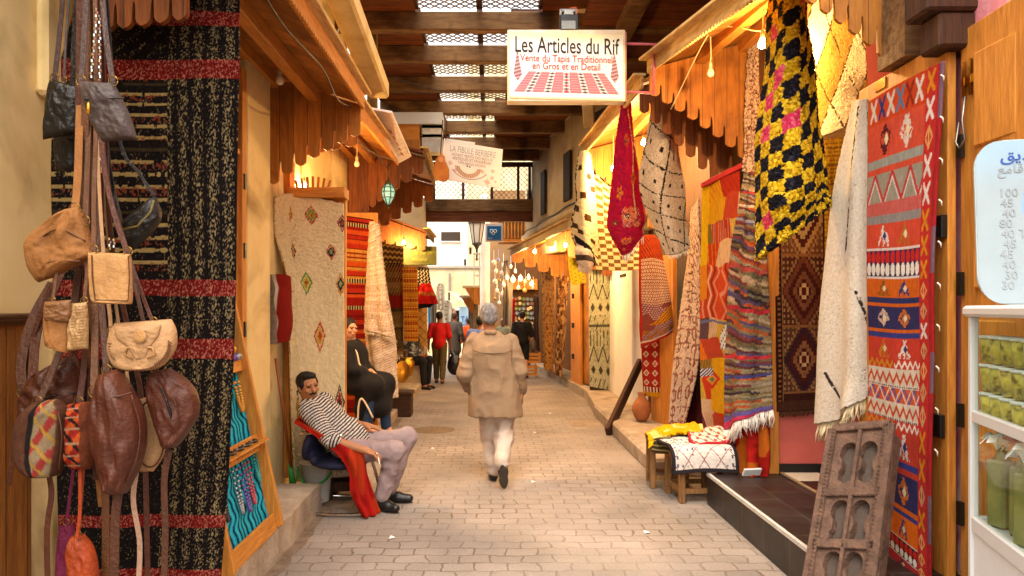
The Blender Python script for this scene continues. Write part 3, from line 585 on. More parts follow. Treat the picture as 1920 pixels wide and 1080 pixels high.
aL1 = awning('honey wood awning over the seated man, nearest on the left', -1.87, 3.62, (-1.03, 2.6, 3.24), (-1.08, 6.02, 3.37), (planks_x, wood_y),
       [(6.0, 2.66, 3.14, 7, .8, planks_z)], 2)
aL2 = awning('second wooden awning on the left with a darker fretted end board', -1.87, 3.75, (-1.17, 6.12, 3.38), (-1.24, 9.5, 3.60), (planks_x, wood_y),
       [(6.35, 2.95, 3.12, 5, .8, planks_z), (9.45, 2.75, 3.25, 7, .9, fret_dark)], 2)
aL3 = awning('dark wooden awning behind the second left awning', -2.25, 4.3, (-1.0, 10.6, 3.95), (-1.05, 13.3, 3.95), (dark_red, dark_x),
       [(10.8, 2.9, 3.75, 7, .9, fret_dark), (13.2, 3.0, 3.7, 6, .9, fret_dark)], 2)
aL4 = awning('far left brown awning over the textile stall', -2.25, 3.5, (-1.25, 13.8, 3.12), (-1.3, 16.3, 3.2), (dark_red, dark_x), [(13.85, 2.98, 2.78, 5, 1, fret_dark)], 1)
aR1 = awning('lamp lit wooden awning over the rug shop on the right', 2.45, 4.2, (1.78, 4.2, 3.68), (1.49, 6.85, 3.94), (planks_x, pale_wood),
       [(4.26, 3.02, 3.56, 8, .8, planks_z), (6.8, 3.02, 3.72, 8, .8, planks_z)], 2)
aR2 = awning('second wooden awning on the right behind the pink and the grey rug', 2.43, 4.25, (1.5, 7.15, 3.9), (1.36, 10.5, 3.96), (planks_x, pale_wood),
       [(7.25, 2.72, 3.7, 8, .85, fret_dark), (10.4, 2.75, 3.65, 7, .85, planks_z)], 2)  # near board's shade is put into its colour by the darker wood
aR3 = awning('far right awning with two glowing bulbs under its sloping board roof', 2.2, 3.3, (1.25, 11.3, 2.98), (.45, 16.0, 2.9), (planks_x, plaster_p),
       [(12.9, 2.2, 2.85, 6, .9, fret_dark), (15.9, 2.1, 2.75, 6, .9, planks_z)], 1)
MB_=None
bulb('unlit bulb hanging under the nearest left awning', P(525, 152, 5.6), 3.5)
bulb('unlit bulb hanging under the second left awning', P(669, 308, 8.3), 3.6)
bulb('unlit bulb hanging under the lit right awning', P(1332, 138, 6.2), 4.0)
bulb('glowing bulb between the pink rug and the grey lattice rug', P(1207, 268, 8.6), 4.0, 70)
bulb('glowing bulb half hidden left of the pink rug', P(1150, 316, 9.7), 4.0, 40)
bulb('glowing bulb under the far right awning beside the chequered rug', P(1060, 460, 12.4), 3.1, 50)
bulb('glowing bulb under the far right awning nearer the street lamp', P(1003, 472, 14.6), 3.0, 50)
bulb('glowing bulb above the green sign of the far left stall', P(757, 455, 13.6), 3.3, 40)
bulb('glowing bulb hidden behind the black and yellow chequered rug', (2.02, 5.35, 3.62), 4.1, 42)
bulb('glowing bulb behind the wooden bar above the cream diamond rug', P(570, 352, 7.1), 3.6, 60)

def wire(label, pts, r=.006, m=None): tag(MB().tube([tuple(q) for q in catmull(np.array(pts), 40)], r, 5).build('cable', m or cord_mat, None, True), label, 'cable')
wire('pale loose cable looping under the lit right awning', [P(1258, 205, 6.7), P(1330, 62, 6.1), P(1372, 50, 5.9), P(1420, 58, 5.6), P(1452, 52, 5.3)])
wire('black cable sagging along the edge of the nearest left awning', [(-1.10, 3.0, 3.24), (-1.13, 3.9, 3.20), (-1.13, 4.8, 3.27), (-1.15, 5.4, 3.23), (-1.16, 5.98, 3.33)], .007, black_metal)
wire('dark cable strung under the second left awning', [(-1.30, 6.5, 3.42), (-1.35, 7.4, 3.36), (-1.33, 8.4, 3.45), (-1.36, 9.4, 3.5)], .006, black_metal)
wire('thin dark wire crossing below the timber beams', [(-1.5, 9.25, 4.7), (-.6, 9.7, 4.58), (.4, 10.2, 4.62), (1.5, 10.8, 4.85)], .006, black_metal)
shag_s = cloth_mat('combed wool pile', bump=.45, bscale=(170, 170, 60), var=.08, vscale=90)
# ------------------------------------------------------------------ woven patterns: U left to right, V top to bottom
def base(U, c): return np.broadcast_to(C(c) if isinstance(c, str) else c, U.shape + (3,)).copy()
def put(col, m, c, a=1.0):
    m = np.clip(np.asarray(m, float), 0, 1)[..., None] * a; c = C(c) if isinstance(c, str) else c
    return col * (1 - m) + c * m
def tri(x): return np.abs((x % 1) - .5) * 2
def band(x, a, b): return (x >= a) & (x < b)
def ss(x, a, b): t = np.clip((x - a) / (b - a), 0, 1); return t * t * (3 - 2 * t)
def mottle(col, U, V, s=40, a=.2, seed=1):
    return col * (1 - a + 2 * a * vn(U * s, V * s * 1.7, seed))[..., None]
def p_black(U, V):
    c = base(U, '#120c0b'); U2 = U + .012 * np.sin(V * 9) ; colz = (U > .60)
    sp = vn(U * 165, V * 430, 3) * .6 + vn(U * 300, V * 400, 5) * .4
    dens = np.where(colz, .53 - .10 * (np.sin(U2 * 2 * np.pi / .085) > .1) + .16 * (np.abs(((U2 / .085) % 1) - .75) < .10), .62)
    dens = np.where((~colz) & band(V, .02, .135), .66 - .12 * (tri(U * 9 + V * 30) < .35), dens)
    row = tri(V * 62); z = (~colz) & band(V, .175, .44)
    ln = z & (row < .22 + .14 * vn(U * 60, V * 62, 2)) & (vn(U * 45, V * 140, 8) > .22)
    mot = z & band((V * 31) % 1, .25, .6) & (vn(U * 120, V * 300, 6) > .62)
    c = put(c, sp > dens + .10, '#46382a'); c = put(c, sp > dens + .17, '#756345'); c = put(c, sp > dens + .26, '#8f7b56')
    c = put(c, ln, '#a58a55', .9); c = put(c, mot, '#7d3a26', .8)
    c = put(c, z & band(V % .09, .0, .016), '#120c0b', .9)
    for a, b in ((.045, .076), (.143, .178), (.452, .475), (.540, .572), (.845, .868), (.945, .972)):
        m = band(V + .004 * (vn(U * 6, V * 0, 4) - .5), a, b); c = put(c, m, '#6e1410'); c = put(c, m & (sp > .62), '#b8705c', .7); c = put(c, m & (sp < .33), '#5a0f0c')
    return mottle(c, U, V, 30, .15)
def diam(U, V, u, v, a, b): return np.abs(U - u) / a + np.abs(V - v) / b
def p_cream(U, V):
    c = mottle(base(U, '#f0d4a2'), U, V, 55, .10, 2); J = .12 * (vn(U * 60, V * 130, 3) - .5)
    for u, v, o, m, i in ((.13, .09, '#c9402f', '#b5a72f', '#d9822b'), (.52, .085, '#b8352a', '#7d9a3c', '#d6b13c'), (.98, .10, '#b0483c', '#4a3a3a', '#bb5555'), (.80, .255, '#bf3b34', '#2f2a30', '#8fae6a'), (.42, .40, '#5f8a2c', '#c9bd4a', '#b8352a'),
                          (.95, .405, '#d98a2b', '#2f2a30', '#9bbf7a'), (.60, .57, '#bf3b2a', '#c9a53a', '#c0392b'), (.20, .255, '#2a2022', '#c9762b', '#dcc49a'), (.24, .75, '#3a2a22', '#c9852b', '#7d9a3c'), (.92, .735, '#3b4a2a', '#c03a35', '#2f2a30'), (.55, .90, '#bf3b2a', '#7d9a3c', '#d6b13c')):
        d = diam(U, V, u, v, .088, .046) + J
        c = put(c, d < 1, o); c = put(c, d < .74, '#f0d4a2'); c = put(c, d < .66, m); c = put(c, d < .34, i); c = put(c, d < .16, o)
    return c
def p_redkilim(U, V):
    c = base(U, '#a32119'); k = np.floor(V * 46); h = hsh(k, 3, 1); pal = ['#8e1a14', '#b3301c', '#c8511f', '#7c1712', '#a8281c', '#bb6a24']
    for i, q in enumerate(pal): c = put(c, (h * 6).astype(int) == i, q)
    f = (V * 46) % 1; c = put(c, (f < .18) & (h > .4), '#2a1110'); c = put(c, (h > .72) & (tri(U * 26) > .5) & band(f, .3, .8), '#d9b65a')
    for v in (.03, .30, .43, .68, .80):
        m = band(V, v, v + .02); c = put(c, m, '#1d1212'); c = put(c, m & (tri(U * 12) > .55), '#cdbb8a')
    return mottle(c, U, V, 50, .18)
def p_stripe_blanket(U, V):
    c = base(U, '#dcc0a0'); q = V * 62 + U * 6; f = q % 1; k = hsh(np.floor(q), 2, 5)
    c = put(c, (f < .25) & (k > .35), '#9c7f72', .8); c = put(c, (f < .25) & (k > .8), '#a9604a', .7); c = put(c, (f > .6) & (k < .3), '#efdfc6')
    return mottle(c, U, V, 60, .15)
def p_checkbrown(U, V):
    q = np.floor(U * 7 + .02) + np.floor(V * 24); c = mottle(base(U, '#e3c893'), U, V, 60, .12); c = put(c, (q % 2) == 0, '#6d4a1f'); c = put(c, ((q % 2) == 0) & (vn(U * 60, V * 150, 2) > .6), '#8d6a35')
    b = (V < .03) & (tri(U * 7) > .4); c = put(c, b, '#211914'); return c
def p_creambrown(U, V):
    c = mottle(base(U, '#ecd9a8'), U, V, 60, .1)
    for u, v in ((.3, .14), (.75, .2), (.45, .36), (.9, .30), (.2, .47), (.6, .52), (.35, .66), (.75, .70), (.15, .62), (.6, .82), (.9, .88), (.3, .86)):
        c = put(c, (np.abs(U - u) + .3 * np.abs(V - v) < .11) & (np.abs(V - v) < .024), '#4a3018')
    c = put(c, (U < .10) & (vn(V * 60, U * 9, 2) > .45), '#2a241f'); return c
def p_pink(U, V):
    c = mottle(base(U, '#b01240'), U, V, 45, .2, 4); W = 1.0; 
    c = put(c, vn(U * 26, V * 60, 9) > .80, '#7c0f4a', .7)
    bd = np.abs(U - (.62 + .25 * V)) < .02; c = put(c, bd & (V < .52), '#e0b58c')
    c = put(c, (np.abs(U - .97) < .02) & (V > .1), '#d9a08c', .7)
    for u, v, r, pc, cc, n in ((.46, .80, .17, '#e0763a', '#8a1b52', 8), (.55, .52, .20, '#d9622e', '#3a2a52', 6), (.30, .40, .10, '#dc7a35', '#6a1648', 5), (.72, .34, .09, '#c4742e', '#2e2a38', 5), (.2, .58, .09, '#5a4a3a', '#c97a3a', 5), (.75, .62, .1, '#d88a52', '#7c1450', 5), (.5, .18, .09, '#c9562a', '#3a2a42', 5), (.3, .93, .08, '#d9803a', '#7c1450', 5)):
        dx, dy = (U - u), (V - v) * 3.0; rr = np.hypot(dx, dy) / r; an = np.arctan2(dy, dx)
        c = put(c, rr < .55 + .42 * np.abs(np.cos(an * n / 2)), pc); c = put(c, (rr < .55 + .42 * np.abs(np.cos(an * n / 2))) & (np.abs(np.cos(an * n / 2)) < .25), '#b01240'); c = put(c, rr < .3, cc); c = put(c, rr < .14, '#e6b04a')
    c = put(c, (V > .47) & (V < .62) & (np.abs(U - .62) < .22) & (tri(U * 18 + V * 40) > .75), '#cdb69a'); return c
def p_greyberber(U, V):
    n = vn(U * 80, V * 190, 2); c = base(U, '#c6b6a2'); c = put(c, n > .6, '#d6c8b5'); c = put(c, n < .3, '#ac9c8a')
    w = .02 * (vn(U * 20, V * 50, 6) - .5); a = (U * 1.6 + V * 1.1 + w); b = (V * 6.5 - U * .9 + w * 3)
    br = vn(U * 60, V * 150, 8) > .28
    c = put(c, (np.abs((a % .95) - .47) < .028) & br, '#231d1a'); c = put(c, (np.abs((b % 1) - .5) < .035) & br, '#231d1a')
    fa, fb = ((a + .475) % .95) / .95 - .5, (b % 1) - .0; fb = np.where(fb > .5, fb - 1, fb)
    c = put(c, (np.abs(((a + .475) % .475) - .2375) < .042) & (np.abs(fb) < .085), '#231d1a'); return c
def p_shagcheck(U, V):
    w1 = .12 * (vn(U * 14, V * 36, 3) - .5); w2 = .12 * (vn(U * 9 + 5, V * 22, 4) - .5)
    a = U * 6.2 + w1 - .55 * np.sin(V * 7) * .3; b = V * 19 + U * 2.6 + w2; i, j = np.floor(a), np.floor(b); q = (i + j) % 2
    f1, f2 = np.abs((a % 1) - .5), np.abs((b % 1) - .5); n = vn(U * 70, V * 190, 5)
    c = base(U, '#d3a512'); c = put(c, n > .6, '#e9c233'); c = put(c, n < .3, '#a67d10'); bl = base(U, '#15131a'); bl = put(bl, n > .7, '#2f2b36')
    m = (q == 0)[..., None]; c = np.where(m, bl, c); pk = (q == 0) & (hsh(i, j, 7) > .80); c = put(c, pk, '#d2365a'); c = put(c, pk & (n > .6), '#e8647e'); return c
def p_yellowlat(U, V):
    n = vn(U * 70, V * 130, 3); c = base(U, '#ead9b0'); c = put(c, n < .35, '#dcc897')
    a, b = U * 2.6 + V * 2.1 + .1, U * 2.6 - V * 2.1 + .35; w = .05 * (vn(U * 20, V * 30, 5) - .5); a = a + w; b = b + w; q = (np.floor(a) + 2 * np.floor(b)) % 2
    oc = base(U, '#b98a3a'); oc = put(oc, n > .6, '#c0924a'); oc = put(oc, n < .25, '#a87a34'); c = np.where((q == 0)[..., None], oc, c)
    ln = (np.abs((a + .5) % 1 - .5) < .03) | (np.abs((b + .5) % 1 - .5) < .03); c = put(c, ln & (vn(U * 40, V * 90, 8) > .35), '#4a3a22'); return c
def p_whiteshag(U, V):
    n = vn(U * 60, V * 200, 2); c = base(U, '#e0d3c1'); c = put(c, n > .65, '#e6dacb'); c = put(c, n < .25, '#d5c6b2')
    for u0, v0, u1, v1 in ((.62, .02, .50, .18), (.48, .26, .42, .40), (.70, .50, .98, .62), (.15, .78, .38, .90)):
        t = np.clip(((U - u0) * (u1 - u0) + (V - v0) * 9 * (v1 - v0) * 9) / ((u1 - u0) ** 2 + 81 * (v1 - v0) ** 2), 0, 1)
        d = np.hypot(U - u0 - t * (u1 - u0), (V - v0 - t * (v1 - v0)) * 6); c = put(c, (d < .024) & (vn(U * 30, V * 120, 7) > .25), '#3a322e')
    return c
def xmot(U, V, u, v, a, b, kind=0):
    dx, dy = (U - u) / a, (V - v) / b; r = np.maximum(np.abs(dx), np.abs(dy))
    if kind == 0: return (r < 1) & (np.abs(np.abs(dx) - np.abs(dy)) < .34)
    if kind == 1: return (r < 1) & ((np.abs(np.abs(dx) - np.clip(dy + .6, 0, 1.4) * .6) < .2) | (np.abs(dx) < .14))
    if kind == 2: return (r < 1) & (np.abs(dx) < .95 - np.abs(dy)) 
    return (r < 1) & ((np.abs(dx) < .22) | (np.abs(np.abs(dx) - (.9 - np.abs(dy))) < .2))
ORK = [(0, .045, 'xrow', '#c9461d', 0), (.045, .10, 'f', '#cf5038', ('#5a1a20', '#d9c9bd', 3)), (.10, .112, 'f', '#9a9a92', 0), (.112, .122, 'f', '#cf5038', 0), (.122, .165, 'zz', '#9b9384', '#d6cfc4'), (.165, .185, 'f', '#c4605a', 0), (.185, .198, 'f', '#8f8a88', 0),
       (.198, .238, 'f', '#cf4c34', ('#e3d6cf', '#b0701d', 1)), (.238, .29, 'bead', '#332a55', 0), (.29, .325, 'f', '#d1641b', ('#8f5a16', '#2e3a78', 1)), (.325, .335, 'f', '#2f3566', 0), (.335, .342, 'f', '#d1641b', 0), (.342, .385, 'f', '#33305f', ('#d9b9a8', '#c9702b', 3)), (.385, .392, 'f', '#d1641b', 0), (.392, .402, 'f', '#3a3f86', 0),
       (.402, .445, 'f', '#c8402e', ('#c07a1e', '#e3d6cf', 1)), (.445, .462, 'loops', '#c8402e', 0), (.462, .497, 'zzc', '#d9cdbd', '#c2491c'), (.497, .522, 'bz', '#cf5a2c', '#4a5a9a'), (.522, .552, 'zzc', '#d9cdbd', '#c2491c'), (.552, .566, 'loops', '#c8402e', 0), (.566, .612, 'f', '#c8402e', ('#c07a1e', '#e3d6cf', 1)),
       (.612, .621, 'f', '#3a3f86', 0), (.621, .63, 'f', '#c8402e', 0), (.63, .682, 'f', '#33305f', ('#d9b9a8', '#c9702b', 3)), (.682, .69, 'f', '#d1641b', 0), (.69, .698, 'f', '#3a3f86', 0), (.698, .745, 'f', '#dd6a14', ('#a8601a', '#2e3a78', 1)), (.745, .80, 'bead', '#2a2226', 0), (.80, .845, 'f', '#b8323a', ('#2e3058', '#2e3058', 1)), (.845, .905, 'zz', '#7d7f6c', '#cfd0c0'), (.905, 1.01, 'f', '#a82a34', ('#5a2a20', '#d9c9bd', 3))]
def p_orange(U, V):
    c = base(U, '#b8323a'); J = .06 * (vn(U * 60, V * 300, 2) - .5); k0 = .80; u = U / k0
    for a, b, kd, bg_, ex in ORK:
        m = band(V, a, b); f = (V - a) / (b - a); c = put(c, m, bg_)
        if kd == 'f' and ex:
            for uu, cc in ((.33, ex[0]), (.70, ex[1])):
                c = put(c, m & xmot(u, f, uu + J, .5, .10, .42, ex[2]), cc); c = put(c, m & xmot(u, f, uu + .02, .5, .04, .2, 2), '#e8d9b0' if cc != '#e3d6cf' else '#2e3a78')
        if kd == 'xrow':
            for i, cc in enumerate(('#d9c9bd', '#2e3a78', '#d9c9bd', '#5a7a9a', '#8f2a1a', '#e3d6cf')): c = put(c, m & xmot(u, f, .1 + i * .16, .5, .065, .4), cc)
        if kd == 'zz': c = put(c, m & (np.abs(f - tri(u * 3.2)) < .13), '#b83a3a'); c = put(c, m & (np.abs(f - tri(u * 3.2) - .2) < .07), ex)
        if kd == 'zzc': c = put(c, m & (np.abs(f - .25 - .5 * tri(u * 8)) < .14), ex); c = put(c, m & (np.abs(f - .93) < .04) & (tri(u * 24) > .4), '#5a3a5a')
        if kd == 'bz': c = put(c, m & (np.abs(f - tri(u * 5)) < .14), ex); c = put(c, m & (np.abs(f - tri(u * 5 + .3)) < .1), '#e3d6cf')
        if kd == 'loops': c = put(c, m & (np.abs(f - .5 - .3 * np.sin(u * 60)) < .2) & (u > .52), '#efe6dc'); c = put(c, m & (np.abs(f - .5 - .3 * np.sin(u * 60)) < .25) & (u < .5), '#c98a1e')
        if kd == 'bead':
            i = np.floor(u * 11); q = (u * 11) % 1 - .5; d = np.hypot(q, (f - .3) * 1.9); d2 = np.hypot(q, (f - .7) * 1.9)
            c = put(c, m & (d < .42), '#c8281f'); c = put(c, m & (d2 < .42), '#efe6dc'); c = put(c, m & ((f < .06) | (f > .94)), '#e3d6cf')
    m = U > k0; c = put(c, m, '#bf2f2a'); f = (V * 27) % 1; k = (hsh(np.floor(V * 27), 4, 2) * 4).astype(int)
    for i, cc in enumerate(('#e3d6cf', '#c9a070', '#d98a1e', '#e0a060')): c = put(c, m & (k == i) & xmot((U - k0) / .14, f, .48, .5, .36, .42, i % 2 * 3), cc)
    c = put(c, (U > .95), '#a8252a'); c = put(c, (U > .965) & ((np.floor(V * 14)) % 3 == 0), '#7a5a6a')
    return .96 * mottle(c, U, V, 60, .14)
def p_patch(U, V):
    w = .04 * (vn(U * 6, V * 14, 3) - .5); u, v = U + w, V + w * .5; c = base(U, '#c9431b')
    pal = ['#d99a12', '#c23a1c', '#d8701a', '#a82f1c', '#c9a23a', '#b8452a', '#7d6a2a', '#d6b08a', '#5a3a4a', '#c9502a']
    rows = [0, .06, .13, .19, .28, .44, .52, .60, .66, .80, .88, 1.01]
    for r in range(11):
        m = band(v, rows[r], rows[r + 1]); nn = 2 + (r * 7) % 3; q = u * nn + (v - rows[r]) * (3 if r % 2 else -4); i = np.floor(q)
        for j in range(-3, 8): c = put(c, m & (i == j), pal[int(hsh(r, j, 3) * 9.99)])
        c = put(c, m & (tri(q * 5 + v * 20 * ((r % 3) - 1)) > .82) & (hsh(np.full_like(i, r), i, 8) > .4), pal[(r * 3 + 1) % 10], .8)
    m = band(v, .26, .445); c = put(c, m, '#c8481f')
    for k in range(5):
        d = np.abs(np.abs(u - .52) - (.10 + .085 * k - .13 * (tri(v * 11) - .5) * (1 - k * .15))); c = put(c, m & (d < .022), ['#d98a6a', '#8f2a1a', '#e0b090', '#a83a20', '#d98a6a'][k])
    c = put(c, band(v, .452, .462), '#6a6a8a'); c = put(c, (u < .18) & (v < .26), '#dfae12'); c = put(c, (u < .18) & band(v, .26, .38), '#d9831a')
    m = (v > .60) & (u > .25 + .3 * np.abs(v - .72)) & (v < .86); c = put(c, m, '#dca010')
    d = diam(u, v, .30, .70, .28, .05); c = put(c, d < 1, '#c43a24'); c = put(c, d < .6, '#d9902a'); c = put(c, d < .3, '#4a7a6a')
    m = (np.hypot((u - .75), (v - .535) * 2.5) < .2) & (v < .56); c = put(c, m, '#e6ddd2'); c = put(c, m & (tri(u * 14 + v * 30) > .6) & (tri(u * 14 - v * 40) > .5), '#2a2a4a')
    m = (u < .32) & band(v, .64, .68); c = put(c, m, '#4a4a7a'); c = put(c, m & (tri(u * 10 + v * 60) > .6), '#e0d9d0'); return mottle(c, U, V, 50, .14)
def p_multistripe(U, V):
    y = V * 96 + 1.1 * (vn(U * 4, V * 9, 2) - .5) + .8 * (vn(U * 16, V * 30, 3) - .5) + U * -5; k = np.floor(y); h = hsh(k, np.floor(U * 1.2 + hsh(k, 1, 1) * 9), 4)
    pal = ['#6b5a3c', '#4a3a3c', '#8a7450', '#7a3a3a', '#564a6a', '#8f7f62', '#a08560', '#5a3032', '#6d6650', '#b0552f', '#3c2f33', '#9a8a74', '#7c6a44', '#b39a7c']; c = base(U, '#6b5a3c')
    for i, q in enumerate(pal): c = put(c, (h * 14).astype(int) == i, q)
    for v, q in ((.10, '#a83a35'), (.17, '#c9b9a0'), (.24, '#8f8fa0'), (.42, '#b04a45'), (.55, '#b5323a'), (.72, '#c2343c'), (.80, '#4a4a80'), (.965, '#6a5a9a'), (.985, '#c23a55')):
        c = put(c, np.abs(V - v + .014 * (vn(U * 5, V * 2, 7) - .5) - .03 * U) < .0065 * (1 + (v > .95)), q)
    return mottle(c, U, V, 70, .2)
def p_medallion(U, V):
    c = base(U, '#3d1d14'); k = np.abs(U - .55) / .42
    for j in range(3):
        v0 = .17 + j * .30; d = np.maximum(np.floor((np.abs(U - .56) / .40) * 9) / 9 + np.floor(np.abs(V - v0) / .15 * 9) / 9, 0)
        bg_ = ['#7a4a2a', '#5a2a1c', '#5a2c22'][j]; m = np.abs(V - v0) < .147; c = put(c, m, ['#6a3f24', '#4f271a', '#5a3626'][j])
        c = put(c, m & (d < .95), ['#a5794a', '#6e3a26', '#3a2028'][j]); c = put(c, m & (d < .72), '#4a1c16'); c = put(c, m & (d < .5), ['#b08a5a', '#7a4a30', '#8a5a3c'][j]); c = put(c, m & (d < .33), '#4a1a18'); c = put(c, m & (d < .2), '#c9a070'); c = put(c, m & (d < .1), '#5a1a18')
        c = put(c, m & (d > 1.02) & (d < 1.2), '#a5794a', .7); c = put(c, m & (d > 1.2) & (tri(U * 12) > .6) & (tri(V * 40) > .5), '#b58a5c', .7)
        c = put(c, np.abs(np.abs(V - v0) - .148) < .004, '#8a5a34')
    b = (U < .13) | (U > .95); c = put(c, b, '#33170f'); c = put(c, b & (tri(V * 44) > .5) & (np.abs(U - .07) < .03), '#8a5a3a'); c = put(c, np.abs(U - .135) < .008, '#a5794a')
    c = put(c, V > .955, '#4a2a1c'); return mottle(c, U, V, 60, .28)
def p_mustard(U, V):
    c = base(U, '#a9791b'); r = V * 60; c = put(c, (r % 1) < .3, '#7c5511'); z = band(V, .12, .34); c = put(c, z & (np.abs(tri(V * 9) - U) < .08), '#6a470e'); c = put(c, z & (tri(U * 5) < .15), '#6a470e', .6)
    c = put(c, (tri(V * 14) < .12), '#5f400c', .8); c = put(c, (vn(U * 30, V * 120, 3) > .7), '#c3932c', .7); return mottle(c, U, V, 50, .2)
def p_pinkish(U, V):
    c = mottle(base(U, '#dcc0aa'), U, V, 60, .12, 3); w = .25 * (vn(U * 4, V * 9, 3) - .5)
    z = band(V, .12, .52); q = (U * 2.4 - V * 16 + w * 6); m = z & (tri(q * 1.6) < .22) & (U > .25) & (vn(U * 14, V * 40, 5) > .25); c = put(c, m, '#7c4438')
    z2 = (V > .18) & (U > .1); d = np.hypot(((U * 3.2 + w) % 1) - .5, ((V * 17 + w * 3) % 1) - .5); c = put(c, z2 & (np.abs(d - .33) < .07) & (vn(U * 9, V * 20, 9) > .48), '#8a5448')
    z3 = V > .52; c = put(c, z3 & ((np.abs(((U * 3 + w) % 1) - .5) < .06) | (np.abs(((V * 16 + w) % 1) - .5) < .06)) & (vn(U * 12, V * 30, 4) > .42), '#9a6455')
    c = put(c, (V < .16) & (tri(V * 40 + U * 4) < .25), '#9a7055'); return c
def p_redhex(U, V):
    c = base(U, '#8f2418'); q = V * 44; i = np.floor(q); a = ((U * 13 + (i % 2) * .5) % 1) - .5; b = (q % 1) - .5; m = band(V, .14, .48); c = put(c, m & (np.hypot(a, b) < .42), '#e2c9a8'); c = put(c, m & (np.hypot(a, b) < .16), '#7a1a14')
    m = band(V, .48, .93); c = put(c, m, '#8a4338'); c = put(c, m & (np.hypot(a, b) < .36) & (vn(U * 4, V * 12, 3) > .45), '#b9a0a0'); m2 = band(V, .52, .70) & (np.abs(V - .70) > (U - .1) * .0) & ((V - .52) * 3.5 > .9 - U); c = put(c, m2, '#c98a1e'); c = put(c, m2 & (tri(U * 6 + V * 24) > .7), '#8f2a1a')
    m3 = band(V, .78, .90); c = put(c, m3 & (tri(U * 3 + V * 8) > .5), '#a8641e'); c = put(c, (V < .14), '#b8431c'); c = put(c, (V < .14) & (tri(U * 10 - V * 30) < .3), '#5a2a14'); c = put(c, (U < .09), '#b3201a'); c = put(c, (V > .93), '#a82820'); c = put(c, np.abs(V - .94) < .01, '#e0c0a0')
    return mottle(c, U, V, 50, .18)
def p_reddiam(U, V):
    c = base(U, '#a3261a'); a = np.abs(((U * 3) % 1) - .5) * 2; b = np.abs(((V * 7) % 1) - .5) * 2; d = a + b; c = put(c, (U < .75) & (d < .7), '#e2c9a8'); c = put(c, (U < .75) & (d < .42), '#7a1a14'); c = put(c, (U < .75) & (d < .2), '#d99a5a')
    c = put(c, band(U, .78, .90), '#dcc0a0'); c = put(c, band(U, .78, .90) & (tri(V * 22) > .5), '#3a1d1a'); c = put(c, (U > .90), '#c98a12'); c = put(c, V > .93, '#c98a12'); c = put(c, band(V, .85, .93), '#dcc0a0'); c = put(c, band(V, .85, .93) & (tri(U * 8) > .5), '#7a1a14'); return mottle(c, U, V, 50, .15)
def p_tribal(U, V):
    n = vn(U * 40, V * 90, 2); c = base(U, '#c9c3a0'); c = put(c, n < .4, '#a9a883')
    z = np.floor(V * 8); f = (V * 8) % 1
    for k in range(8):
        m = z == k; h = k % 4
        g = [(tri(U * 7) < .3) & (vn(U * 9, V * 40, k) > .35), np.abs(f - tri(U * 2.5)) < .12, (np.abs(((U * 3) % 1) - .5) + np.abs(f - .5) < .3), (tri(U * 5 + f) < .22) & (vn(U * 9, V * 30, k) > .4)][h]
        c = put(c, m & g, '#2a261c', .9)
    c = put(c, np.abs(V - .46) < .012, '#2a261c', .8); c = put(c, V > .95, '#4a4030'); return c
def p_amber(U, V):
    c = mottle(base(U, '#c98a3c'), U, V, 40, .2, 5); c = put(c, (vn(U * 16, V * 60, 3) > .66), '#8a4a1c'); c = put(c, (tri(V * 12) < .1), '#a8602a', .7); return c
def p_brownfig(U, V):
    c = mottle(base(U, '#96602c'), U, V, 40, .25, 5); c = put(c, (vn(U * 8, V * 26, 3) > .6), '#5f3416'); c = put(c, (vn(U * 14, V * 40, 8) > .7), '#c99a5a'); return c
def p_yellowshawl(U, V):
    c = base(U, '#cdb42e'); c = put(c, np.hypot(((U * 4) % 1) - .5, ((V * 9 + np.floor(U * 4) * .5) % 1) - .5) < .22, '#8f8a22'); return mottle(c, U, V, 40, .15)
def p_zig(U, V):
    c = base(U, '#5a3a1c'); c = put(c, (tri(V * 4 + .35 * tri(U * 5)) < .35), '#c9a05a'); return c
def p_dkilim(U, V):
    c = base(U, '#4a2a18'); h = hsh(np.floor(V * 24), 2, 3)
    for i, q in enumerate(('#5f4420', '#3a2014', '#7a5a2c', '#6a3a1c', '#4a3a22', '#8f6a3a')): c = put(c, (h * 6).astype(int) == i, q)
    c = put(c, band(V, .27, .38), '#8f1d14'); c = put(c, (tri(U * 7 + V * 20) > .75) & ((V < .27) | (V > .45)), '#b08a50', .7); return mottle(c, U, V, 40, .2)
def p_ykilim(U, V):
    c = base(U, '#b5741e'); m = (tri(V * 9 + .2 * tri(U * 6)) < .5) & (tri(U * 6) > .35); c = put(c, m, '#8f2a16'); c = put(c, tri(V * 18) < .12, '#d9a53a'); return mottle(c, U, V, 40, .2)
def p_bwkilim(U, V):
    c = base(U, '#1f1a18'); c = put(c, (tri(U * 4 + .6 * tri(V * 7)) < .25), '#c9b490'); return c
def p_redplain(U, V):
    c = mottle(base(U, '#a81410'), U, V, 30, .2); c = put(c, band(V, .45, .62) & (vn(U * 30, V * 40, 3) > .5), '#7a6a2a'); return c

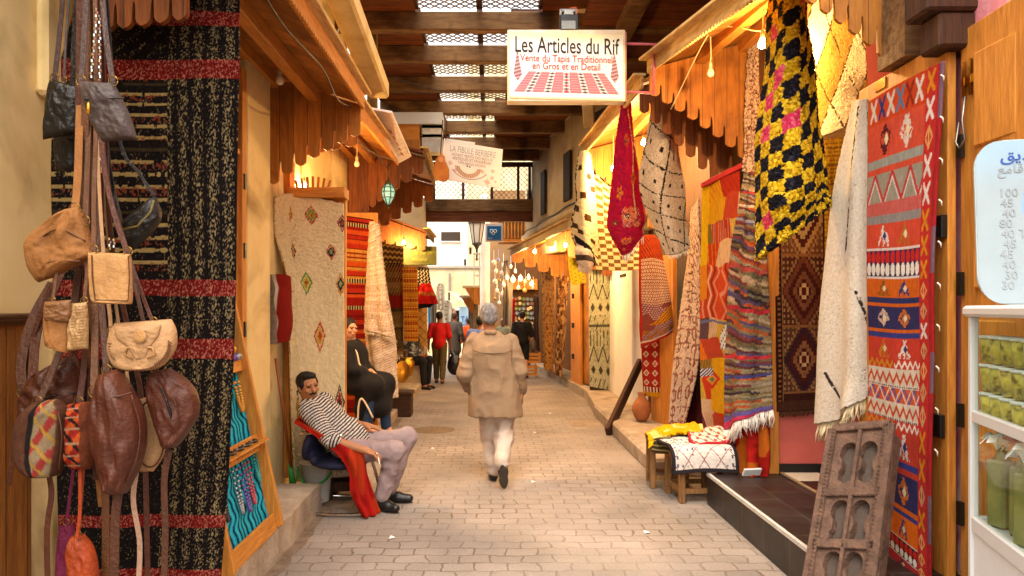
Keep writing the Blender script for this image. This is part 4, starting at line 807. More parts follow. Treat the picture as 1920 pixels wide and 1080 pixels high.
# ------------------------------------------------------------------ textiles on the right
t = rug('kilim', 'long orange and red kilim with striped bands and star motifs beside the glass cabinet', 'kilim',
    [[(1632, 190, 4.355), (1700, 152, 3.992), (1772, 115, 3.658)], [(1628, 480, 4.317), (1692, 478, 3.963), (1752, 470, 3.677)], [(1632, 720, 4.317), (1692, 732, 3.963), (1752, 738, 3.677)], [(1636, 960, 4.297), (1692, 1010, 3.935), (1748, 1055, 3.677)], [(1640, 1040, 4.297), (1692, 1100, 3.935), (1746, 1160, 3.677)]], p_orange, 110, 760, weave, seed=2, wav=.008)
for k in range(30):
    a = P(1764 - (k / 34) * 15, 140 + k * 26, 3.67 - .02); rnd.seed(k)
    if k % 3 == 0: MB().tube([a, (a[0] + .008, a[1] - .01, a[2] - .012), (a[0] + .010, a[1] - .01, a[2] - .035)], [.004, .004, .002], 5).build('tassel', wool_white, t, True)
dr = thing('wooden_door', 'honey coloured door leaf carrying the long orange kilim', 'door', (2.44, 4.1, .27))
MB().bar((2.385, 4.62, 1.62), (2.385, 3.72, 1.62), .045, 2.86).build('door_leaf', wood_z, dr, bevel=.005)
MB().b2((2.355, 4.3, 2.98), (2.362, 4.42, 3.04)).b2((2.34, 3.86, 2.9), (2.362, 3.95, 2.94)).build('hinge', brass, dr)
MB().b2((2.33, 3.72, 2.02), (2.362, 3.77, 2.14)).b2((2.335, 3.74, .98), (2.362, 3.82, 1.1)).build('latch', black_metal, dr, bevel=.003)
dr = thing('wooden_door', 'tall folding panelled door behind the price board and glass cabinet', 'door', (2.44, 3.2, .2))
lf = MB().bar((2.44, 3.70, 1.6), (2.36, 2.3, 1.6), .05, 2.95).build('door_leaf', wood_z, dr, bevel=.005)
for i, y in enumerate((3.42, 2.98)):
    for z0, z1 in ((2.45, 2.92), (1.75, 2.32), (.9, 1.6)):
        xx = 2.44 - (3.70 - y) * .057 - .03; MB().b2((xx - .006, y - .15, z0), (xx + .014, y + .15, z1)).build('panel', wood_z, lf, bevel=.016)
MB().b2((2.39, 3.56, 2.78), (2.405, 3.66, 2.82)).b2((2.388, 3.585, 2.72), (2.402, 3.60, 2.90)).b2((2.388, 3.635, 2.72), (2.402, 3.65, 2.90)).build('hinge', brass, dr)
MB().tube([(2.385, 3.62, 2.72), (2.37, 3.62, 2.6), (2.37, 3.60, 2.5), (2.37, 3.64, 2.46), (2.37, 3.67, 2.5), (2.38, 3.66, 2.6)], .006, 6).build('latch_hook', mat('dull steel', '#8a857c', .35, var=.2, metal=.9, bump=.1), dr, True)
for z in (.55, 1.05, 1.72, 2.42): MB().b2((2.385, 3.655, z), (2.405, 3.69, z + .12)).build('hinge', black_metal, dr)
rug('shaggy_rug', 'white shaggy rug with thin black dashes hanging beside the orange kilim', 'rug', [[(1606, 190, 4.72), (1618, 188, 4.6), (1630, 186, 4.5)], [(1566, 420, 4.86), (1600, 425, 4.62), (1632, 430, 4.52)], [(1548, 640, 4.95), (1592, 650, 4.65), (1630, 660, 4.52)], [(1544, 796, 5.0), (1582, 778, 4.7), (1622, 742, 4.52)]], p_whiteshag, 130, 560, shag_s, .03, .0014, 62, (.03, 1.5), ('b', .12, wool_cream, 130), seed=4)
rug('shaggy_rug', 'black and yellow chequered shaggy rug with pink squares hung by its corner', 'rug', [[(1458, -60, 5.0), (1482, -70, 4.85), (1505, -60, 4.9)], [(1448, 60, 5.0), (1475, 62, 4.8), (1508, 55, 4.85)], [(1428, 210, 5.0), (1476, 215, 4.75), (1520, 205, 4.85)], [(1421, 340, 5.0), (1480, 350, 4.72), (1546, 330, 4.86)], [(1421, 488, 5.0), (1482, 440, 4.74), (1548, 384, 4.86)]], p_shagcheck, 150, 560, shag_s, .04, .006, 60, seed=6, wav=.03)
rug('shaggy_rug', 'cream shaggy rug with ochre diamonds lit by the lamp under the right awning', 'rug', [[(1498, -40, 5.5), (1560, -50, 5.35), (1618, -40, 5.2)], [(1498, 130, 5.5), (1560, 120, 5.3), (1624, 110, 5.2)], [(1500, 272, 5.5), (1560, 250, 5.3), (1628, 216, 5.2)]], p_yellowlat, 130, 300, shag_s, .03, .0015, 60, seed=7)
rug('rug', 'brown and cream rug hanging in the corner left of the chequered shaggy rug', 'rug', [[(1404, 72, 6.7), (1432, 66, 6.5)], [(1398, 200, 6.7), (1430, 200, 6.5)], [(1396, 322, 6.7), (1424, 330, 6.5)]], p_pinkish, 40, 200, shag, .02, .012, 20, seed=8)
rug('kilim', 'mustard yellow kilim hanging in shade behind the white shaggy rug', 'kilim', [[(1544, 262, 6.0), (1606, 256, 6.0)], [(1546, 500, 6.0), (1606, 500, 6.0)], [(1548, 770, 6.0), (1606, 770, 6.0)]], p_mustard, 60, 330, weave, folds=(.015, 2), seed=9)
rug('rug', 'dark brown rug with three stepped diamond medallions on the pink side wall', 'rug', [[(1450, 330, 6.08), (1546, 330, 6.08)], [(1452, 560, 6.08), (1548, 560, 6.08)], [(1456, 772, 6.06), (1546, 766, 6.06)]], p_medallion, 90, 420, weave, .015, fringe=('b', .05, mat('brown yarn', '#5a3420', .95, bump=.2), 70), seed=10)
rug('kilim', 'brown, grey and red finely striped kilim with a white fringe', 'kilim', [[(1396, 325, 6.15), (1412, 320, 6.05), (1424, 322, 6.0)], [(1378, 450, 6.25), (1405, 452, 5.95), (1436, 450, 5.9)], [(1362, 640, 6.3), (1400, 640, 5.95), (1446, 632, 5.9)], [(1352, 805, 6.35), (1372, 806, 6.1), (1386, 776, 6.0), (1448, 768, 5.9)][:3] + [(1448, 768, 5.9)]][:3] + [[(1354, 806, 6.3), (1396, 786, 5.95), (1448, 766, 5.9)]], p_multistripe, 100, 460, weave, .012, .006, 40, (.035, 1.6), ('b', .14, wool_white, 90), seed=11)
t = rug('kilim', 'bright orange and yellow patchwork kilim with wavy medallion', 'kilim', [[(1318, 350, 7.3), (1352, 332, 7.05), (1386, 318, 6.8)], [(1312, 540, 7.3), (1352, 540, 7.0), (1388, 540, 6.75)], [(1314, 700, 7.3), (1352, 700, 7.0), (1386, 700, 6.75)], [(1318, 812, 7.25), (1346, 820, 7.0), (1376, 824, 6.75)]], p_patch, 90, 460, weave, seed=12, folds=(.02, 1.2))
MB().bar(P(1316, 348, 7.25), P(1392, 310, 6.75), .03, .05).build('red_rail', mat('red painted rail', '#b3262a', .6), t, bevel=.004)
rug('rug', 'pinkish cream rug with brown scribbled lines beside the patchwork kilim', 'rug', [[(1300, 392, 8.0), (1312, 372, 7.7)], [(1284, 520, 8.1), (1314, 520, 7.5)], [(1268, 650, 8.2), (1314, 650, 7.45)], [(1254, 806, 8.3), (1284, 806, 8.0)]], p_pinkish, 80, 420, weave, .014, .008, 30, seed=13)
rug('blanket', 'dark red blanket glimpsed beneath the pinkish cream rug', 'blanket', [[(1284, 700, 8.2), (1330, 640, 7.7)], [(1282, 806, 8.2), (1330, 820, 7.7)]], lambda U, V: mottle(base(U, '#4a1416'), U, V, 20, .3), 20, 40, weave, folds=(.02, 2), seed=14)
rug('cloth', 'crimson and orange cloth bundled below the striped kilim', 'cloth', [[(1378, 770, 6.3), (1410, 760, 6.1), (1440, 765, 6.0)], [(1380, 830, 6.25), (1412, 830, 6.0), (1442, 830, 5.98)], [(1384, 892, 6.2), (1412, 900, 6.0), (1440, 888, 5.98)]], lambda U, V: put(mottle(base(U, '#a81c14'), U, V, 12, .4), vn(U * 5, V * 6, 3) > .62, '#c8651a'), 60, 80, weave, folds=(.05, 2.5), seed=15)
rug('rug', 'grey white shaggy rug with a black diamond lattice, pulled to a point at the top', 'rug', [[(1232, 150, 7.6), (1242, 146, 7.55), (1252, 150, 7.6)], [(1220, 230, 7.62), (1244, 230, 7.45), (1264, 228, 7.6)], [(1201, 330, 7.65), (1240, 335, 7.4), (1276, 322, 7.6)], [(1216, 400, 7.65), (1250, 402, 7.42), (1284, 392, 7.6)], [(1254, 476, 7.6), (1270, 474, 7.5), (1288, 466, 7.6)]], p_greyberber, 110, 420, shag_s, .025, .001, 60, fringe=('b', .06, wool_white, 40), seed=16, wav=.02)
rug('rug', 'crimson pink rug with orange flowers hanging from the shop sign bracket', 'rug', [[(1166, 186, 8.0), (1172, 184, 7.95), (1180, 186, 8.0)], [(1155, 290, 8.0), (1176, 295, 7.85), (1192, 290, 8.0)], [(1143, 400, 8.05), (1174, 400, 7.8), (1206, 396, 8.0)], [(1146, 440, 8.05), (1176, 445, 7.8), (1206, 422, 8.0)], [(1166, 478, 8.0), (1182, 470, 7.85), (1204, 438, 8.0)]], p_pink, 110, 380, shag, .02, .006, 50, fringe=('b', .09, wool_white, 50), seed=17, wav=.02)
rug('rug', 'brown and cream chequered rug below the pink rug', 'rug', [[(1098, 310, 10.2), (1150, 352, 10.2), (1196, 390, 10.0)], [(1108, 420, 10.1), (1152, 425, 10.0), (1200, 440, 9.9)], [(1118, 506, 10.0), (1160, 508, 9.9), (1200, 506, 9.8)]], p_checkbrown, 90, 200, weave, .015, seed=18)
rug('rug', 'cream rug with brown diamonds and a black and white edge folded over the chequered rug', 'rug', [[(1088, 285, 9.9), (1096, 283, 9.8), (1104, 290, 9.9)], [(1080, 360, 9.95), (1096, 360, 9.7), (1112, 365, 9.9)], [(1074, 428, 10), (1098, 440, 9.65), (1120, 455, 9.9)], [(1084, 470, 9.95), (1104, 480, 9.65), (1122, 500, 9.9)]], p_creambrown, 60, 220, weave, .02, .008, 20, seed=19, wav=.03)
rug('rug', 'black edged white corner of a rug turned back under the cream diamond rug', 'rug', [[(1080, 440, 9.6), (1100, 458, 9.5), (1112, 476, 9.55)], [(1082, 480, 9.6), (1100, 480, 9.45), (1118, 490, 9.5)], [(1086, 508, 9.6), (1102, 512, 9.5), (1112, 505, 9.5)]], lambda U, V: put(put(mottle(base(U, '#d8c3ad'), U, V, 20, .15), (V < .2) | (U > .85), '#1d1a1a'), np.abs(V - .55) < .1, '#4a3f38'), 40, 50, weave, .02, .01, 14, seed=20, wav=.03)
rug('kilim', 'red kilim with white honeycomb dots hanging above the clay jug', 'kilim', [[(1200, 446, 9.2), (1222, 440, 9.05), (1236, 450, 9.0)], [(1200, 540, 9.2), (1228, 540, 9.0), (1254, 540, 8.95)], [(1200, 600, 9.2), (1232, 605, 8.95), (1260, 590, 8.95)], [(1204, 652, 9.2), (1232, 640, 9.0), (1262, 622, 8.95)]], p_redhex, 80, 260, weave, folds=(.02, 1.5), seed=21)
rug('kilim', 'red kilim with a gold border on the door behind the clay jug', 'kilim', [[(1202, 620, 9.5), (1254, 620, 9.3)], [(1206, 742, 9.5), (1254, 746, 9.3)]], p_reddiam, 70, 140, weave, seed=22)
dr = thing('wooden_door', 'narrow wooden door leaf behind the red kilims and clay jug', 'door', (2.3, 9, .17))
MB().bar(P(1222, 640, 9.7), P(1262, 640, 9.0), .05, 2.2).build('door_leaf', wood_z, dr, bevel=.005); MB().bar(P(1255, 600, 9.15), P(1266, 600, 8.95), .06, 2.75).build('door_post', wood_z, dr, bevel=.005)
jug = MB().lathe([(.0, 0), (.055, 0), (.095, .05), (.125, .13), (.12, .20), (.085, .27), (.05, .31), (.045, .345), (.062, .37), (.055, .372), (.035, .35), (.0, .34)], P(1203, 789, 9.45), 24).build('clay_jug', mat('fired clay', '#a9683a', .8, col2='#7c4524', scale=7, bump=.3, bscale=40), None, True)
tag(jug, 'round brown clay jug standing on the concrete step', 'jug')
tag(MB().bar(P(1139, 812, 9.4), P(1200, 680, 10.6), .06, .16).build('wooden_pole', dark_z, bevel=.01), 'dark timber plank leaning between the street and the white pier', 'pole')
rug('rug', 'pale green rug with black tribal figures beside the white pier', 'rug', [[(1104, 505, 13.3), (1146, 505, 13.25)], [(1104, 620, 13.3), (1148, 620, 13.25)], [(1106, 735, 13.3), (1148, 745, 13.2)]], p_tribal, 60, 240, weave, seed=23, wav=.03)
rug('shawl', 'yellow spotted shawl hanging over the far right door', 'shawl', [[(1068, 445, 13.6), (1092, 450, 13.5)], [(1066, 500, 13.6), (1094, 500, 13.5)], [(1072, 535, 13.6), (1100, 530, 13.5)]], p_yellowshawl, 40, 80, weave, folds=(.02, 2), seed=24)
dr = thing('wooden_door', 'yellow lit door with black hinges under the yellow shawl', 'door', P(1086, 700, 14.4))
MB().bar(P(1072, 600, 15.0), P(1090, 600, 14.2), .05, 2.6).build('door_leaf', wood_z, dr, bevel=.005); MB().bar(P(1092, 600, 14.3), P(1106, 600, 13.9), .03, 2.5).build('glazed_leaf', mat('amber glazed leaf', '#b8761c', .4, col2='#5f3510', scale=3, bump=.1), dr, bevel=.004)
for y in (460, 555, 610, 668): MB().box(P(1075, y, 14.7), (.07, .05, .1)).build('hinge', black_metal, dr)
rug('rug', 'amber rug glowing under the lamp of the far right awning', 'rug', [[(1014, 492, 17.2), (1040, 505, 16.4)], [(1016, 600, 17.2), (1040, 600, 16.4)], [(1018, 690, 17.2), (1040, 700, 16.4)]], p_amber, 40, 170, weave, folds=(.03, 1.5), seed=25)
rug('rug', 'brown patterned rug right of the amber rug', 'rug', [[(1042, 512, 16.2), (1066, 520, 15.2)], [(1042, 600, 16.2), (1064, 610, 15.2)], [(1042, 700, 16.2), (1056, 712, 15.2)]], p_brownfig, 40, 150, weave, folds=(.04, 1.3), seed=26)
# stools with folded rugs
stool_wood = mat('old stool wood', '#94683a', .75, col2='#5f3f20', scale=6, stretch=(8, 8, 1), bump=.3)
def stool(label, c, w, h, group, rz=0, mt=None, turned=False):
    t = thing('wooden_stool', label, 'stool', c, group); x, y, z = c; m = mt or stool_wood; M = Matrix.Rotation(rz, 3, 'Z')
    def q(a, b_): v = M @ Vector((a, b_, 0)); return (x + v.x, y + v.y)
    k = w / 2 - .03; a = q(0, 0)
    for sx in (-1, 1):
        for sy in (-1, 1):
            p = q(sx * k, sy * k); MB().box((p[0], p[1], z + h / 2 - .02), (.05, .05, h - .04), rz).build('leg', m, t, bevel=.005)
    for s_ in (-1, 1):
        for zz in (.1, h - .1):
            MB().bar((*q(-k, s_ * k), z + zz), (*q(k, s_ * k), z + zz), .025, .04).build('rail', m, t); MB().bar((*q(s_ * k, -k), z + zz), (*q(s_ * k, k), z + zz), .025, .04).build('rail', m, t)
    MB().box((x, y, z + h - .02), (w, w, .04), rz).build('seat', m, t, bevel=.006); return t
stool('small wooden stool carrying the folded rugs, nearest the tiled step', (1.78, 6.32, 0), .40, .46, 'stools under the folded rugs', .1)
stool('small wooden stool under the yellow cloth, nearest the concrete step', (1.66, 6.78, 0), .36, .44, 'stools under the folded rugs', -.1)
def p_white_red(U, V):
    c = mottle(base(U, '#d9cfc4'), U, V, 40, .14); c = put(c, (np.abs(tri(U * 2 + V * 1.5) - .5) < .03) | (np.abs(tri(U * 2 - V * 1.5) - .5) < .03), '#8a3a44'); c = put(c, (tri(U * 12) > .7) & (tri(V * 9) > .6) & (vn(U * 6, V * 6, 2) > .4), '#5a4a5a'); return put(c, (U < .05) | (U > .95) | (V > .94), '#2a2428')
def p_white_red2(U, V):
    c = mottle(base(U, '#d9c8b8'), U, V, 40, .14); c = put(c, (tri(U * 4 + V * 2) > .62) & (tri(U * 4 - V * 3) > .5), '#b83a2a'); c = put(c, (tri(U * 5 - V * 2) > .8), '#2f5a4a', .8); return put(c, (V > .9) | (U < .06), '#a8252f')
Z = .475
rug('folded_rug', 'white rug with a red diamond lattice draped over the stool', 'rug', [[(1.50, 6.62, Z), (1.75, 6.66, Z + .03), (2.02, 6.6, Z)], [(1.50, 6.2, Z + .02), (1.78, 6.22, Z + .03), (2.06, 6.2, Z + .02)], [(1.52, 6.06, Z - .02), (1.79, 6.07, Z), (2.07, 6.06, Z - .01)], [(1.53, 6.04, .26), (1.80, 6.05, .28), (2.09, 6.045, .27)]], p_white_red, 110, 100, weave, -.02, seed=27, wav=.01, world=True)
rug('folded_rug', 'small white, red and green patterned rug lying on the lattice rug', 'rug', [[(1.78, 6.5, Z + .09), (2.10, 6.6, Z + .11)], [(1.72, 6.25, Z + .065), (2.08, 6.33, Z + .09)], [(1.74, 6.12, Z + .02), (2.07, 6.16, Z + .05)]], p_white_red2, 80, 70, weave, -.03, seed=28, wav=.012, world=True)
rug('yellow_cloth', 'bright yellow cloth thrown over the rugs on the stools', 'cloth', [[(1.50, 6.98, .42), (1.72, 7.0, .54), (1.95, 6.9, .56)], [(1.46, 6.8, .47), (1.68, 6.75, .57), (1.95, 6.66, .58)], [(1.44, 6.62, .50), (1.65, 6.55, .56), (1.90, 6.46, .585)], [(1.44, 6.56, .38), (1.60, 6.5, .53), (1.83, 6.40, .56)]], lambda U, V: put(mottle(base(U, '#dba408'), U, V, 20, .14), (vn(U * 7, V * 7, 3) > .78), '#f0d98a', .6), 90, 90, shag, -.03, .012, 24, seed=29, wav=.02, world=True)
rug('folded_rug', 'dark folded rug hanging under the yellow cloth', 'rug', [[(1.48, 6.85, .46), (1.75, 6.75, .50)], [(1.47, 6.6, .46), (1.6, 6.42, .49)], [(1.47, 6.55, .36), (1.6, 6.40, .36)]], lambda U, V: put(mottle(base(U, '#3a3020'), U, V, 20, .2), tri(V * 6) < .3, '#8a7a4a'), 40, 40, weave, -.015, seed=30, world=True)
tag(MB().box(P(1410, 885, 5.95), (.16, .02, .07), .2, .5).build('paper_bag', white_paint, bevel=.004), 'small crumpled white bag lying by the crimson cloth', 'bag')
# carved panel
t = thing('carved_panel', 'grey carved wooden panel with arched openings leaning by the orange kilim', 'carved panel', (1.95, 4.2, .25))
A, B_, T = Vector(P(1505, 1150, 3.6)), Vector(P(1626, 1165, 3.35)), Vector(P(1594, 812, 4.05)); ux = (B_ - A); Wp = ux.length; ux.normalize(); uy = (T - A); uy = (uy - ux * uy.dot(ux)); Hp = uy.length * 1.03; uy.normalize(); nz = ux.cross(uy)
bm = bmesh.new(); hw = []
def arch(cx, cy, w_, h_):
    pts = []
    for k in range(11): a = math.pi * k / 10; pts.append((cx + w_ * .62 * math.cos(a), cy + h_ * .2 + w_ * .75 * math.sin(a)))
    pts += [(cx - w_ * .62, cy + h_ * .12), (cx - w_ * .38, cy + h_ * .02), (cx - w_ * .38, cy - h_ * .12), (cx - w_ * .55, cy - h_ * .2), (cx - w_ * .5, cy - h_ * .34), (cx, cy - h_ * .42), (cx + w_ * .5, cy - h_ * .34), (cx + w_ * .55, cy - h_ * .2), (cx + w_ * .38, cy - h_ * .12), (cx + w_ * .38, cy + h_ * .02), (cx + w_ * .62, cy + h_ * .12)]
    return pts
outline = [(0, 0), (Wp, 0), (Wp, Hp), (0, Hp)]; holes = [arch(Wp * fx, Hp * fy, Wp * .24, Hp * .30) for fx in (.34, .68) for fy in (.20, .47, .80)]
def loops(z): 
    E = []
    for lp in [outline] + holes:
        vs = [bm.verts.new(A + ux * a + uy * c + nz * z) for a, c in lp]; E.append((vs, [bm.edges.new((vs[i], vs[(i + 1) % len(vs)])) for i in range(len(vs))]))
    return E
Ef, Eb = loops(.0), loops(-.045)
for E in (Ef, Eb): bmesh.ops.triangle_fill(bm, use_beauty=True, use_dissolve=False, edges=[e for _, l in E for e in l])
for (vf, _), (vb, _) in zip(Ef, Eb):
    for i in range(len(vf)): bm.faces.new((vf[i], vf[(i + 1) % len(vf)], vb[(i + 1) % len(vf)], vb[i]))
bmesh.ops.recalc_face_normals(bm, faces=bm.faces); me = bpy.data.meshes.new('board'); bm.to_mesh(me); bm.free(); carved = mat('grey carved cedar', '#705444', .85, col2='#46332a', scale=14, stretch=(1, 1, 1), bump=.6, bscale=60)
link('board', me, carved, t); MB().bar(A + ux * Wp / 2 - nz * .05, A + ux * Wp / 2 + uy * Hp * .99 - nz * .052, Wp * .97, .012, nz).build('back_board', mat('shaded grey cedar', '#51443c', .9, var=.3, scale=12, bump=.3), t)
fr = MB()
for a, c in (((0, 0), (0, Hp)), ((Wp, 0), (Wp, Hp)), ((Wp * .51, 0), (Wp * .51, Hp * .98)), ((0, Hp), (Wp, Hp)), ((0, Hp * .345), (Wp, Hp * .345)), ((0, Hp * .62), (Wp, Hp * .62))):
    fr.bar(A + ux * a[0] + uy * a[1] + nz * .008, A + ux * c[0] + uy * c[1] + nz * .008, .05 if a[0] in (0, Wp) else .02, .03, nz)
fr.build('carved_frame', carved, t, bevel=.004)
st = MB()
for k in range(46):
    for a in (.05, .93): st.box(A + ux * Wp * a + uy * Hp * (k + .5) / 46 + nz * .024, (.012, .012, .012), .7, .6)
st.build('notched_edging', carved, t); MB().bar(A + ux * (Wp - .012) - nz * .085, A + ux * (Wp - .012) - nz * .085 + uy * (Hp - .02), .024, .07, nz).build('side_board', carved, t, bevel=.006)
# ------------------------------------------------------------------ left: black carpet, bags
rug('carpet', 'tall black carpet with cream specks and red bands hanging across the left side', 'carpet', [[(170, -80, 3.34), (300, -70, 3.32), (450, -60, 3.32)], [(104, 190, 3.36), (280, 190, 3.32), (446, 186, 3.30)], [(106, 560, 3.36), (280, 560, 3.32), (442, 560, 3.30)], [(108, 860, 3.36), (270, 860, 3.32), (428, 860, 3.30)], [(118, 1130, 3.36), (266, 1130, 3.32), (412, 1130, 3.30)]],
    lambda U, V: p_black(U, np.clip((V * 1210 - 60) / 1140 + .0, 0, 1)), 300, 900, weave, folds=(.012, 2), seed=31, wav=.015)
t = thing('wooden_valance', 'brown fretted wooden valance above the leather bags and black carpet', 'valance', (-1.6, 3.0, 3))
MB().prism(fret(-1.72, -1.32, 3.4, 3.4, 2.88, 2.94, 5, 1), (0, 3.16, 0), (1, 0, 0), (0, 0, 1), .03).build('fretted_board', fret_dark, t)
MB().b2((-2.05, 3.12, 3.28), (-1.0, 3.2, 3.42)).build('rail', wood_x, t)
def leather(name, c, rough=.5, var=.35): return mat(name, c, rough, var, scale=9, bump=.3, bscale=70, spec=.3, detail=8)
L_dark = leather('dark brown leather', '#3a2420'); L_black = leather('black leather', '#17120f', .4); L_tan = leather('tan suede leather', '#8f5c2c', .75, .35); L_lt = leather('light natural leather', '#a87a48', .65, .3)
L_cream = leather('cream leather', '#a87f56', .65, .3); L_brown = leather('chestnut leather', '#4a2817', .5, .45); L_red = leather('reddish brown leather', '#4e2414', .5, .45); L_choc = leather('chocolate leather', '#4c2616', .45, .4); L_slate = leather('slate brown leather', '#41332f', .5, .35)
L_orange = leather('orange leather', '#94380f', .6, .35); L_purple = leather('purple suede', '#6a1438', .75, .3); L_strap = leather('brown strap leather', '#5a3418', .55, .4)
kil_m = cloth_mat('kilim cloth inset', bump=.3, bscale=(300, 300, 300), var=.2)
def pouch(name, rows, d, bulge, m, parent=None, seed=1, wr=.006, nu=34, nv=44, pat=None, sq=2.6, ws=5):
    """closed leather bag: rows of (x_left, y_left, x_right, y_right) from top to bottom at distance d"""
    sh = sheet([[P(a, b, d), P(c, e, d)] for a, b, c, e in rows], nu, nv); u, v = np.meshgrid(np.linspace(0, 1, nu), np.linspace(0, 1, nv))
    pr = (1 - np.abs(2 * u - 1) ** sq) ** (1 / sq) * (1 - np.abs(2 * v - 1) ** (sq * 1.6)) ** (1 / sq); wn = wr * ((vn(u * ws + seed, v * ws * 1.3, seed) - .5) * 2 + (vn(u * ws * 2.3, v * ws * 2.6, seed + 5) - .5))
    fr_ = sh.copy(); bk = sh.copy(); fr_[..., 1] -= bulge * pr + wn * (pr > .05) * pr; bk[..., 1] += bulge * .7 * pr
    V = np.concatenate([fr_.reshape(-1, 3), bk.reshape(-1, 3)]); i = np.arange(nv * nu).reshape(nv, nu); q = np.stack([i[:-1, :-1], i[1:, :-1], i[1:, 1:], i[:-1, 1:]], -1).reshape(-1, 4); k = nv * nu
    me = bpy.data.meshes.new(name); me.from_pydata(V.tolist(), [], np.concatenate([q, q[:, ::-1] + k]).tolist())
    if pat is not None: setcol(me, np.concatenate([pat(u, v).reshape(-1, 3)] * 2))
    bm = bmesh.new(); bm.from_mesh(me); bmesh.ops.remove_doubles(bm, verts=bm.verts, dist=.0004); bmesh.ops.recalc_face_normals(bm, faces=bm.faces); bm.to_mesh(me); bm.free()
    me.polygons.foreach_set('use_smooth', [True] * len(me.polygons)); return link(name, me, m, parent)
def strap(parent, pts, w, m, d=None, name='strap', side=(1, 0, 0)):
    pp = catmull(np.array([P(*(q if len(q) == 3 else (*q, d + .26 * min(1, max(0, (pts[0][1] - q[1]) / 420))))) for q in pts]), max(6, 5 * len(pts))); return MB().ribbon([tuple(q) for q in pp], w * 1.9 / F, .005, side).build(name, m, parent, False, .0012)
ring_m = mat('tarnished brass rings', '#8a6a34', .35, var=.3, metal=.9, bump=.05)
def bag(label, loc, rows, d, bulge, m, straps=(), flap=None, cat='bag', name='leather_bag', seed=1, **kw):
    t = thing(name, label, cat, P(*loc, d)); pouch('body', rows, d, bulge, m, t, seed, **kw)
    sts = [strap(t, pts, w_, sm, d) for pts, w_, sm in straps]
    for (pts, w_, sm), so_ in zip(straps, sts):
        if pts[0][1] > pts[-1][1] and len(pts[0]) == 2:
            x, y = pts[0]; q = P(x, y - 6, d - .012); r = .5 * w_ * 1.9 / F + .006
            MB().tube([(q[0] + r * math.cos(a), q[1], q[2] + r * 1.1 * math.sin(a)) for a in np.linspace(0, 6.2832, 14)], .0022, 5).build('strap_ring', ring_m, so_, True)
    if flap: pouch('flap', flap[0], d - bulge * .85, .016, flap[1], t, seed + 3, wr=.003)
    return t
G = 'leather bags hung on the left wall'
def B(label, loc, rows, d, bulge, m, straps=(), flap=None, seed=1, **kw):
    t = bag(label, loc, rows, d, bulge, m, straps, flap, seed=seed, **kw); t['group'] = G; return t
t = B('dark brown zipped pouch with a brass puller, topmost of the hanging bags', (200, 265), [(146, 152, 214, 156), (158, 190, 230, 186), (172, 230, 246, 222), (192, 266, 258, 262)], 2.36, .035, L_slate, [([(152, 158), (158, 70), (164, -60)], 14, L_dark), ([(212, 158), (198, 60), (188, -60)], 13, L_dark)], seed=2)
MB().lathe([(.002, 0), (.007, .006), (.006, .03), (.003, .04)], P(166, 215, 2.31), 8).build('zip_puller', brass, t, True); MB().tube([P(158, 186, 2.33), P(232, 184, 2.325)], .003, 5).build('zip', L_black, t)
B('black pouch hanging half behind the dark zipped pouch', (110, 262), [(94, 148, 152, 164), (86, 200, 150, 204), (80, 262, 148, 250)], 2.78, .03, L_black, [([(102, 152), (112, 60), (122, -60)], 14, L_dark), ([(120, 156), (124, 70), (134, -60)], 7, L_slate)], seed=3)
B('long plain black bag below the black pouch', (122, 320), [(104, 210, 150, 210), (102, 270, 150, 270), (104, 322, 146, 318)], 2.9, .025, L_black, [([(136, 215), (138, 100), (148, -60)], 16, L_black)], seed=4)
B('tan suede shoulder bag slumping to the left on a wide strap', (100, 530), [(128, 392, 150, 388), (98, 412, 162, 416), (54, 446, 174, 458), (48, 470, 178, 480), (58, 505, 150, 494), (72, 530, 100, 520)], 2.56, .05, L_tan, [([(140, 398), (146, 330), (150, 200), (158, 40), (168, -60)], 20, L_tan), ([(160, 420), (164, 300), (170, 100), (172, -60)], 14, L_strap)], seed=5, wr=.012)
t = B('flat square bag of light natural leather under the tan shoulder bag', (206, 570), [(166, 472, 246, 476), (168, 520, 248, 522), (172, 560, 248, 566), (184, 570, 240, 570)], 2.40, .022, L_lt, [([(176, 474), (176, 380), (180, 220), (178, -60)], 11, L_strap), ([(240, 478), (214, 400), (192, 290), (182, 100), (176, -60)], 12, L_red)], seed=6, wr=.003, sq=4)
b = MB()
b.tube([P(172, 478, 2.378), P(173, 520, 2.374), P(178, 562, 2.378), P(240, 564, 2.378), P(243, 520, 2.374), P(241, 480, 2.378)], .0022, 5); b.build('stitching', L_strap, t)
t = B('small brown flap bag with a stitched pale side panel', (126, 660), [(86, 566, 130, 562), (84, 600, 132, 596), (86, 640, 130, 656), (96, 652, 124, 660)], 2.50, .03, L_tan, [([(98, 570), (112, 480), (130, 420), (156, 250), (166, -60)], 8, L_strap), ([(158, 570), (164, 480), (168, 250), (172, -60)], 9, L_strap)], ([(84, 566, 134, 562), (82, 584, 134, 586), (84, 602, 130, 604)], leather('brown flap leather', '#7d5330')), seed=7)
pouch('side_panel', [(128, 570, 164, 566), (128, 610, 166, 606), (126, 658, 166, 654)], 2.49, .016, leather('pale stitched leather', '#b08a5c'), t, 8)
b = MB()
for k in range(15): b.tube([P(132, 576 + k * 5.4, 2.472), P(162, 574 + k * 5.3, 2.470)], .0012, 4)
b.build('lacing', L_tan, t)
